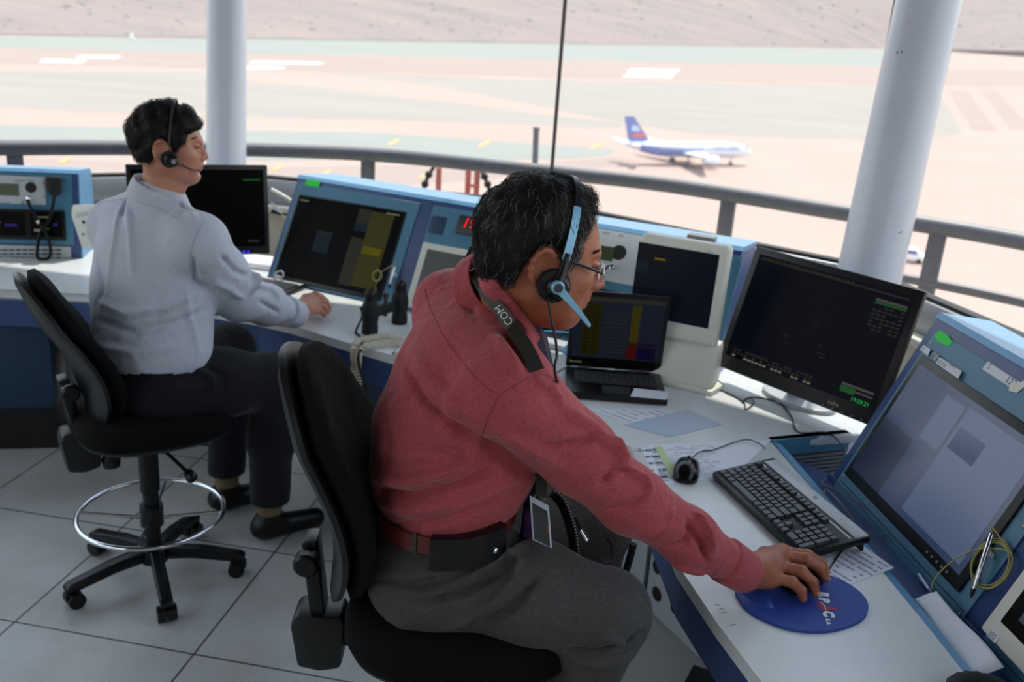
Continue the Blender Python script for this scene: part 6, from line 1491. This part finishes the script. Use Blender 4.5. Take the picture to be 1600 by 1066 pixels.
# headset of the man in front
def headset(T, label, col, boom, arm_pts, rcup=.027, group=None):
    sc = T.median_scale; ear = Hp(T, -.006, -.090, -.018); t = thing('headset', label, 'headset', ear, group)
    R3 = T.to_3x3().normalized(); X, Yv, Zv = R3 @ Vector((1, 0, 0)), R3 @ Vector((0, -1, 0)), R3 @ Vector((0, 0, 1))
    f = Fr(ear, X, Zv, Yv)
    f = f.at(.014, -.017)
    b = MB(); b.lathe(f, [(rcup*.8*sc, -.012), (rcup*sc, -.006), (rcup*1.08*sc, .004), (rcup*sc, .014), (rcup*.7*sc, .016), (.0, .014)], 28, False); b.build('ear_cushion', t, M['blackm'])
    b = MB(); b.lathe(f.at(.006, .0), [(rcup*.72*sc, .012), (rcup*.74*sc, .020), (rcup*.55*sc, .026), (.0, .027)], 28, False); hub = b.build('ear_housing', t, M['black'])
    pts = [Hp(T, .004-.004*math.sin(a), -.094*math.cos(a) if a < 1.2 else -.086*math.cos(a), .008+.128*math.sin(a)) for a in np.linspace(.05, PI*.93, 26)]
    return t, f, hub, pts, X, Yv, Zv, sc
blueP = mat('headset_blue', (136, 190, 220), .3, metal=.2)
t, f, hub, pts, X, Yv, Zv, sc = headset(TR, 'light blue and black headset with microphone boom on the man with glasses', blueP, True, None)
def strip(P, w, th, side):                   # flat band along a path
    b = MB(); R = []
    for i, p in enumerate(P):
        d = (P[min(i+1, len(P)-1)]-P[max(i-1, 0)]).normalized(); s = side(p) if callable(side) else side; s = (s-d*s.dot(d)).normalized(); n = d.cross(s)
        wi = w[i] if isinstance(w, list) else w
        R.append([p+s*wi+n*th, p-s*wi+n*th, p-s*wi-n*th, p+s*wi-n*th])
    b.loft(R, sm=False); return b
hp = [Hp(TR, .012+.004*math.sin(a), -.1005*math.cos(a)*(1+.03*math.sin(a)), .002+.1385*math.sin(a)) for a in np.linspace(.08, PI*.95, 34)]
strip(hp[:9], .0075, .0022, X).build('headband_arm', t, blueP)
strip(hp[8:], .0055, .002, X).build('headband', t, M['black'])
b = MB(); b.tube([f.p(.003, .012, .018), f.p(.006, .030, .014), hp[1]], [.012, .009, .006], 10); b.build('arm_joint', t, M['black'])
bp = [Hp(TR, .006, -.118, -.030), Hp(TR, .026, -.118, -.043), Hp(TR, .050, -.110, -.060), Hp(TR, .072, -.098, -.076), Hp(TR, .088, -.088, -.088)]
bp = spline(bp, 6); n_ = len(bp); strip(bp, [.0088*(1-.72*(i/n_)**.7)+.0004 for i in range(n_)], .0035, Zv).build('microphone_boom', t, blueP)
b = MB(); b.lathe(Fr(bp[0]+Yv*.003, X, Zv, Yv), [(.0125, -.006), (.0125, .003), (.010, .005)], 20); hb = b.build('boom_pivot', t, blueP)
b = MB(); b.lathe(Fr(bp[0]+Yv*.003, (X-Zv*.6).normalized(), (Zv+X*.6).normalized(), Yv), [(.0088, .0052), (.0080, .0066), (.004, .0066)], 16); b.build('badge', hb, M['dkgrey'])
b = MB(); b.tube([bp[-1], bp[-1]+(bp[-1]-bp[-3]).normalized()*.004], [.003, .0022], 8); b.build('microphone', t, M['grey'])
c0 = Hp(TR, -.002, -.110, -.052)
b = MB(); b.tube(spline([f.p(.004, -.028, .018), c0, D(862, 500, 1.76), D(868, 530, 1.76), D(870, 556, 1.75), D(867, 582, 1.75), D(880, 640, 1.95), D(870, 720, 2.0)], 8), [.0042]*4+[.0026]*53, 8); b.build('cable', t, M['black'])
# glasses
tg = thing('glasses', 'dark framed glasses with thin lenses on the man in the red shirt', 'glasses', Hp(TR, .10, 0, .0))
for y in (-1, 1):
    b = MB(); b.tube(spline([Hp(TR, -.022, y*.083, .012), Hp(TR, .0, y*.084, .013), Hp(TR, .06, y*.077, .006), Hp(TR, .094, y*.064, .0)], 8), [.0022]*10+[.0030]*15, 6); b.build('temple_arm', tg, M['black'])
    fl = Fr(Hp(TR, .108, y*.033, -.004), Hp(TR, .1075, y*.034, 0)-Hp(TR, .1085, y*.033, 0), TR.to_3x3() @ Vector((0, 0, 1)))
    lw = [fl.p(.0245*1.1*math.cos(q), .017*1.1*math.sin(q)*(1+.08*math.cos(2*q))) for q in np.linspace(0, 2*PI, 33)[:-1]]
    u_ = TR.to_3x3().normalized() @ Vector((-.12*y*y, y, 0)); w_ = TR.to_3x3().normalized() @ Vector((-.12, 0, 1)); c_ = Hp(TR, .1015, y*.033, -.004)
    lw = [c_+u_*.0255*math.cos(q)+w_*.0175*math.sin(q) for q in np.linspace(0, 2*PI, 33)[:-1]]
    b = MB(); b.tube(lw, .0011, 6, closed=True); b.build('lens_rim', tg, M['chrome'])
    b = MB(); n_ = u_.cross(w_).normalized(); b.loft([[p+n_*.0006 for p in lw], [p-n_*.0006 for p in lw]]); b.build('lens', tg, M['glass'])
b = MB(); b.tube(spline([Hp(TR, .109, .010, .0), Hp(TR, .112, 0, .004), Hp(TR, .109, -.010, .0)], 6), .0012, 6); b.build('bridge', tg, M['chrome'])
# lanyard with badge
tl = thing('lanyard', 'dark lanyard round the collar of the red shirt, with buckle and clear badge holder', 'lanyard', R1['PV'])
olive = mat('lanyard_olive', (44, 42, 34), .6)
q = trace(R1['sbv'], [(741, 430), (752, 448), (768, 468), (786, 488), (804, 512), (820, 540), (832, 566), (838, 585)], .004)
NBv = R1['NB']
def lside(p): return ((p-NBv)-R1['cax']*(p-NBv).dot(R1['cax'])*.0).normalized().cross(R1['cf']).cross((p-NBv).normalized())
P0 = [(741, 424), (752, 444), (767, 465), (785, 488), (803, 512), (819, 537), (831, 560), (838, 580)]
LP = []
for x, y in P0:
    h, n = seen(R1['sbv'], x, y)
    if h: LP.append((h+(n*.4-ray(x, y).normalized()*.6)*.007, n))
if len(LP) > 3:
    q_ = [a for a, _ in LP]
    for _k in range(3): q_ = [q_[0]]+[q_[i-1]*.25+q_[i]*.5+q_[i+1]*.25 for i in range(1, len(q_)-1)]+[q_[-1]]
    pp = spline([p-ray(*P0[min(i, len(P0)-1)]).normalized()*.0065 for i, p in enumerate(q_)], 6); 
    b = MB(); R = []
    for i, p in enumerate(pp):
        d = (pp[min(i+1, len(pp)-1)]-pp[max(i-1, 0)]).normalized(); n = LP[min(len(LP)-1, i//6)][1]*.4+(CP-p).normalized()*.6; n = (n-d*n.dot(d)).normalized(); s_ = d.cross(n)
        R.append([p+s_*.0145+n*.0008, p-s_*.0145+n*.0008, p-s_*.0145-n*.0008, p+s_*.0145-n*.0008])
    b.loft(R, sm=False); st = b.build('strap', tl, olive)
    i = int(len(pp)*.33); p = pp[i]; d = (pp[i]-pp[i+2]).normalized(); n = (CP-p).normalized(); n = (n-d*n.dot(d)).normalized()
    b = MB(); b.use(M['white']); text(b, Fr(p+n*.0045, d, n.cross(d), n), 'COM', .022, .0006, -.062, -.008); b.build('lettering', st, recalc=False)
    p, d = pp[0], (pp[0]-pp[3]).normalized(); n = (CP-p).normalized(); n = (n-d*n.dot(d)).normalized(); fb_ = Fr(p, d, n.cross(d), n)
    b = MB(); b.box(fb_, -.004, .016, -.017, .017, -.003, .006, .002); b.box(fb_, .012, .030, -.015, .015, -.004, .004, .002); b.build('buckle', tl, M['chrome'])
    b = MB(); b.tube(spline([fb_.p(.02, .0, 0), NBv-R1['cf']*.075+Vector((0, .02, .03)), NBv-R1['cf']*.04+R1['cl']*.085+Vector((0, 0, .02))], 8), .009, 6); b.build('strap', tl, olive)
tB_ = 1.93
b = MB(); ft_ = Fr(D(836, 740, tB_), D(856, 744, tB_)-D(836, 740, tB_), D(836, 700, tB_)-D(838, 760, tB_)); b.box(ft_, 0, .024, -.045, .06, -.001, .001); b.build('strap', tl, olive)
c4 = [D(829, 775, tB_), D(856, 791, tB_), D(861, 856, tB_), D(833, 843, tB_)]
b = MB(); b.loft([[p+AZ*k for p in c4] for k in (0, .004)], sm=False); hold = b.build('badge_holder', tl, mat('badge_dark', (60, 62, 66), .15, coat=.5))
b = MB(); b.tube([p-AZ*.001 for p in c4], .0022, 6, closed=True); b.build('holder_rim', hold, mat('clear_rim', (200, 206, 216), .25))
b = MB(); b.loft([[p-AZ*k for p in (c4[0], c4[1], c4[1].lerp(c4[2], .13), c4[0].lerp(c4[3], .13))] for k in (.001, .003)], sm=False); b.build('holder_top', hold, mat('clear_top', (190, 198, 210), .25))
b = MB(); b.loft([[p-AZ*k for p in (D(854, 822, tB_), D(857, 824, tB_), D(858, 833, tB_), D(855, 832, tB_))] for k in (.0005, .002)], sm=False); b.build('red_mark', hold, mat('badge_red', (170, 50, 40), .5))
b = MB(); b.tube(spline([D(835, 773, tB_), D(838, 784, tB_), D(843, 786, tB_), D(853, 778, tB_), D(855, 768, tB_)], 5), .0009, 5); b.build('wire_clip', tl, M['chrome'])
tpp = thing('phone_pouch', 'black and purple mesh pouch at the waist behind the clear badge holder', 'pouch', D(824, 840, 1.99))
b = MB(); b.prism(Fr(D(812, 842, 1.99), AX, AY), [(.0, .0), (.045, -.006), (.052, .10), (.034, .13), (.012, .10)], -.02, .012, .006); b.build('body', tpp, M['black'])
b = MB(); b.prism(Fr(D(817, 840, 1.975), AX, AY), [(.0, .0), (.03, -.004), (.034, .04), (.004, .062)], -.002, .003, .001); b.build('mesh_panel', tpp, mat('purple_mesh', (96, 40, 130), .7, noise=.6, nscale=600, col2=(40, 20, 60)))
# coiled headset lead hanging in front of the lap
tc_ = thing('headset_lead', 'black coiled headset lead with silver connector hanging by the grey trousers', 'cord', D(890, 850, 2.05))
b = MB(); b.tube(coil(spline([D(862, 770, 2.03), D(876, 784, 2.03), D(886, 806, 2.03), D(895, 840, 2.03), D(899, 875, 2.03), D(903, 905, 2.05)], 10), .0085, .0065, 9), .0032, 5); b.build('coiled_cord', tc_, M['black'])
b = MB(); b.tube([D(907, 828, 2.0), D(917, 845, 2.0)], .0062, 12); b.build('connector', tc_, M['chrome'])
b = MB(); b.tube(spline([D(898, 808, 2.0), D(907, 828, 2.0), D(917, 845, 2.0), D(930, 865, 2.0), D(945, 880, 2.0), D(955, 874, 2.02), D(955, 850, 2.04), D(949, 842, 2.05)], 8), .0032, 6); b.build('lead', tc_, M['blackm'])
tc2 = cable('headset_lead', 'plain black lead hanging in front of the perforated pedestal', [D(990, 850, 2.25), D(982, 880, 2.27), D(974, 905, 2.3), D(970, 930, 2.33)], .009, M['blackm'], 'cord')

# ------------------------------------------------------------------ the man in the white shirt
def man_white():
    t = thing('person', 'man in a white shirt and dark trousers sitting at the far desk with a headset', 'person', (-1.18, 2.865, 0))
    sk = skin('skin_fair', (196, 140, 116), (182, 122, 100)); lip = mat('lips_fair', (176, 108, 100), .4)
    hd = mat('hair_black', (13, 12, 12), .6, spec=.35)
    shirt = fabric('white_cotton', (197, 200, 212), (185, 189, 202), 1000, .8, .38, .1); pants = fabric('dark_wool', (36, 36, 42), (26, 26, 31), 700, .9, .25, .1)
    RS, LS, NB = D(308, 382, 3.0), D(182, 354, 3.22), D(246, 294, 3.10)
    EL, WR = D(372, 462, 3.22), Z(458, 490, .80)
    Lt = (LS-RS).normalized(); Fw = Vector((-Lt.y, Lt.x, 0)).normalized(); Fw = Fw if Fw.x > 0 else -Fw; Up = Vector((0, 0, 1)); L2 = Vector((-Fw.y, Fw.x, 0)); AXB = (Fw, L2, Up)
    PV = Vector((-1.155, 2.885, .755)); S_ = 1.12
    T = head_matrix(D(266, 226, 3.05), R_(13), R_(3), R_(-2), .98)
    poly = [(.104, .060), (.080, .052), (.060, .042), (.054, .014), (.036, .006), (.032, -.020), (.018, -.022), (.008, .010), (-.014, .018), (-.030, .000), (-.036, -.030), (-.044, -.066), (-.058, -.105), (-.14, -.125), (-.18, .2), (.14, .2)]
    hv, hf, hm = make_head(t, T, 1.02, .004, sk, lip, [hd, hd], 23, .017, .0013, 3200, .022, .0005, None, NB+Vector((.02, .01, -.06)), .056, .006, poly)
    core = Sdf(); core.ell(PV, (.11, .15, .12), AXB); core.ell(PV+Up*.2+Fw*.04, (.10, .14, .16), AXB, .05); core.ell((RS+LS)/2-Up*.15, (.10, .15, .16), AXB, .05); core.cap(RS, LS, .05, .05, .05); core.cap((RS+LS)/2, NB, .05, .05, .04)
    LE, LW = LS+Fw*.24+L2*.0-Up*.28, Vector((-1.12, 3.50, .80))
    core.chain([RS, EL, WR], [.045, .038, .028], .02); core.chain([LS, LE, LW], [.045, .038, .028], .02)
    hipR, hipL = PV-L2*.10+Up*-.02, PV+L2*.10+Up*-.02
    KR, KL = Vector((-.80, 3.02, .70)), Vector((-1.03, 3.30, .70)); AR, AL = Vector((-.86, 3.17, .14)), Vector((-1.08, 3.36, .14))
    core.chain([hipR, KR, AR], [.08, .05, .035], .03); core.chain([hipL, KL, AL], [.08, .05, .035], .03)
    cv, cf = core.mesh(.009)
    hs = Sdf(); W = WR+zdir(EL, WR)*.012
    mcp = [Z(489, 466, .792), Z(493, 471, .792), Z(494, 478, .788), Z(492, 485, .782)]
    fg = [[Z(503, 466, .79), Z(510, 471, .778), Z(512, 477, .765)], [Z(507, 474, .788), Z(513, 480, .772), Z(514, 485, .757)], [Z(506, 480, .782), Z(511, 486, .768), Z(511, 489, .755)], [Z(502, 487, .772), Z(506, 491, .760), Z(507, 493, .750)]]
    hs.cap(EL.lerp(WR, .75), W, .040, .033, .02)
    hand_sdf(hs, W, mcp, [(m, f_, r) for m, f_, r in zip(mcp, fg, (.98, 1, .95, .85))], [Z(478, 466, .778), Z(492, 461, .768), Z(502, 463, .76)], .0128, .029)
    gv, gf = hs.mesh(.0032)
    lv, lf = rest_hand(LW, Vector((.9, .3, -.25)), Vector((.3, -.9, 0)), 1.1, .8)
    V, F, mi = join_np([(xf(hv, T), hf, hm), (cv, cf, 0), (gv, gf, 0), (lv, lf, 0)])
    npmesh('body', V, F, t, [sk, lip], mi)
    s = Sdf(); ch = (RS+LS)/2
    s.ell(PV+Up*.08, (.166, .210, .14), AXB, .05); s.ell(PV.lerp(ch, .5)+Up*.0-Fw*.01, (.164, .222, .20), AXB, .07); s.ell(ch-Up*.13-Fw*.015, (.150, .215, .20), AXB, .07); s.ell(ch-Up*.03-Fw*.03, (.115, .19, .11), AXB, .06)
    s.cap(RS, LS, .088, .076, .06); s.cap(RS, NB-Up*.05, .066, .064, .05); s.cap(LS, NB-Up*.05, .066, .066, .07); s.cap(LS.lerp(NB, .5)-Up*.05, NB-Up*.1, .075, .075, .06); s.cap(NB-Up*.07, NB-Up*.01, .068, .062, .03)
    s.chain([RS, RS.lerp(EL, .55), EL, EL.lerp(WR, .5), WR.lerp(EL, .23)], [.096, .084, .078, .068, .053], .04); s.chain([LS, LE, LE.lerp(LW, .85)], [.080, .066, .05], .04)
    V, F = s.mesh(.0062, smooth=2)
    V = folds(V, F, [([(196, 312), (193, 325), (190, 340)], -0.0224, 0.0059), ([(200, 318), (205, 380), (210, 450)], 0.0134, 0.0102), ([(186, 325), (178, 380), (170, 450)], 0.0090, 0.0102),
        ([(300, 400), (305, 440), (330, 455)], -0.0224, 0.0102), ([(345, 400), (370, 425), (392, 432)], -0.0157, 0.0085), ([(392, 425), (400, 440), (392, 462)], 0.0269, 0.0085), ([(335, 440), (360, 452), (385, 470)], 0.0157, 0.0102), ([(400, 445), (420, 452), (440, 470)], 0.0157, 0.0076), ([(405, 470), (425, 482), (440, 492)], -0.0157, 0.0068),
        ([(150, 470), (200, 490), (260, 480), (320, 450)], 0.0157, 0.0136), ([(150, 500), (210, 520), (290, 500), (330, 480)], -0.0134, 0.0119), ([(150, 540), (210, 552), (290, 540)], 0.0134, 0.0136), ([(260, 340), (290, 330), (310, 345)], 0.0134, 0.0102), ([(255, 310), (280, 315), (300, 335)], -0.0134, 0.0085), ([(280, 440), (300, 500), (310, 560)], 0.0112, 0.0119), ([(150, 400), (160, 450), (150, 480)], -0.0112, 0.0119), ([(230, 420), (250, 470), (240, 530)], -0.0090, 0.0136)])
    V = wrinkle(V, F, .0024, 26, 15, (1, 1, 1.8))
    def arm(c, P, r):
        d = np.full(len(c), 9.)
        for p, q in zip(P[:-1], P[1:]):
            p, q = np.array(p), np.array(q); t_ = np.clip((c-p)@(q-p)/((q-p)@(q-p)), 0, 1); d = np.minimum(d, np.linalg.norm(c-p-t_[:, None]*(q-p), axis=1))
        return d < r
    def cut(c):
        k = c[:, 2] > PV.z+.055+.012*np.sin(c[:, 0]*16)
        k |= arm(c, [RS.lerp(EL, .6), EL, WR], .10); k |= arm(c, [LS.lerp(LE, .6), LE, LW], .10)
        return k & ~(np.linalg.norm(c-np.array(NB+Up*.012), axis=1) < .058)
    o = npmesh('shirt', V, F, t, [shirt], None, cut); mod = o.modifiers.new('cloth', 'SOLIDIFY'); mod.thickness = .002; mod.offset = -1
    bv = bvh_of(V, F)
    for path in ([(152, 318), (196, 310), (240, 322), (285, 345)], [(320, 345), (305, 370), (296, 400), (298, 430)]):
        q = trace(bv, path, .0004)
        if len(q) > 2: b = MB(); b.tube(q, .0011, 5); b.build('seam', o, mat('white_seam', (160, 166, 182), .9))
    d = zdir(EL, WR); a0 = WR-d*.075; a1 = WR+d*.016; sd = d.cross(Up).normalized(); up_ = sd.cross(d)
    ring_ = lambda c, r1, r2: [c+sd*r1*math.cos(q)+up_*r2*math.sin(q) for q in np.linspace(0, 2*PI, 33)[:-1]]
    b = MB(); b.loft([ring_(a0, .058, .056), ring_(a0+d*.004, .062, .060), ring_(a1, .058, .054), ring_(a1, .054, .050), ring_(a0+d*.01, .050, .048), ring_(a0-d*.003, .049, .047), ring_(a0, .058, .056)], cap=False); b.build('cuff', o, shirt)
    cax = (T @ Vector((-.03, 0, -.045)) - (NB-Up*.03)).normalized(); cf_ = Vector((.92, .39, 0)); cf_ = (cf_-cax*cf_.dot(cax)).normalized(); cl = cax.cross(cf_)
    def cring(hh, rf, rl, drop): return [NB-Up*.028+cax*hh+cf_*rf*math.cos(q)+cl*rl*math.sin(q)-cax*drop*(.5+.5*math.cos(q)) for q in np.linspace(.12, 2*PI-.12, 49)]
    b = MB(); b.loft([cring(-.01, .074, .080, .05), cring(.042, .072, .076, .045), cring(.058, .074, .079, .040), cring(.060, .078, .083, .040), cring(.035, .088, .094, .07), cring(.002, .098, .104, .095), cring(-.002, .096, .102, .096), cring(.03, .084, .09, .07)], closed=False, cap=False); b.build('collar', o, shirt)
    s = Sdf(); s.ell(PV-Up*.005, (.158, .198, .125), AXB, .04); s.ell(PV+Up*.08, (.146, .190, .07), AXB, .04); s.ell(PV-Fw*.05-Up*.04, (.12, .17, .09), AXB, .05)
    s.chain([hipR, hipR.lerp(KR, .5), KR, KR.lerp(AR, .45), AR], [.118, .108, .086, .078, .072], .045); s.chain([hipL, hipL.lerp(KL, .5), KL, KL.lerp(AL, .45), AL], [.118, .105, .082, .075, .07], .045)
    V, F = s.mesh(.0065, smooth=2)
    V = folds(V, F, [([(300, 575), (330, 590), (335, 615)], .010, .012), ([(320, 570), (350, 590), (350, 620)], -.008, .010), ([(250, 600), (300, 610), (340, 600)], .005, .014), ([(340, 620), (380, 610), (420, 590)], -.004, .012)])
    o = npmesh('trousers', wrinkle(V, F, .0012, 28, 19), F, t, [pants], None, lambda c: (c[:, 2] > .165) & (c[:, 2] < PV.z+.11)); mod = o.modifiers.new('cloth', 'SOLIDIFY'); mod.thickness = .002; mod.offset = -1
    for A in (AR, AL):
        dd = Vector((.75, .55, 0)).normalized()
        q = Sdf(); q.cap(A-dd*.03+Up*-.09, A+dd*.18+Up*-.105, .046, .038, .03); q.cap(A+Up*-.04, A+Up*-.08, .046, .046, .03); v, f = q.mesh(.007); v[:, 2] = np.maximum(v[:, 2], .002); npmesh('shoe', v, f, t, [M['black']])
        b = MB(); b.tube([A+Up*.06, A+Up*-.03], .047, 18); b.build('sock', t, mat('tan_sock', (120, 104, 78), .9))
    return t, T
WHITE, TW2 = man_white()
t, f, hub, pts, X, Yv, Zv, sc = headset(TW2, 'black and silver headset on the man in the white shirt', None, False, None, .025)
hp = [Hp(TW2, .008+.006*math.sin(a), -.104*math.cos(a)*(1+.03*math.sin(a)), .0+.146*math.sin(a)) for a in np.linspace(.05, PI*.95, 34)]
strip(hp, .0035, .003, X).build('headband', t, M['dkgrey'])
b = MB(); b.lathe(f.at(.014, -.004), [(.019*sc*.8, .014), (.021*sc*.8, .022), (.016*sc*.8, .028), (0, .029)], 24, False); b.build('boom_pivot', t, M['black'])
b = MB(); b.lathe(f.at(.017, -.002), [(.009, .026), (.008, .033), (.0, .034)], 16, False); b.build('silver_cap', t, M['chrome'])
b = MB(); b.tube(spline([f.p(.02, -.006, .02), Hp(TW2, .045, -.085, -.050), Hp(TW2, .075, -.066, -.066), Hp(TW2, .098, -.04, -.070)], 6), .0022, 6); b.build('microphone_boom', t, M['black'])
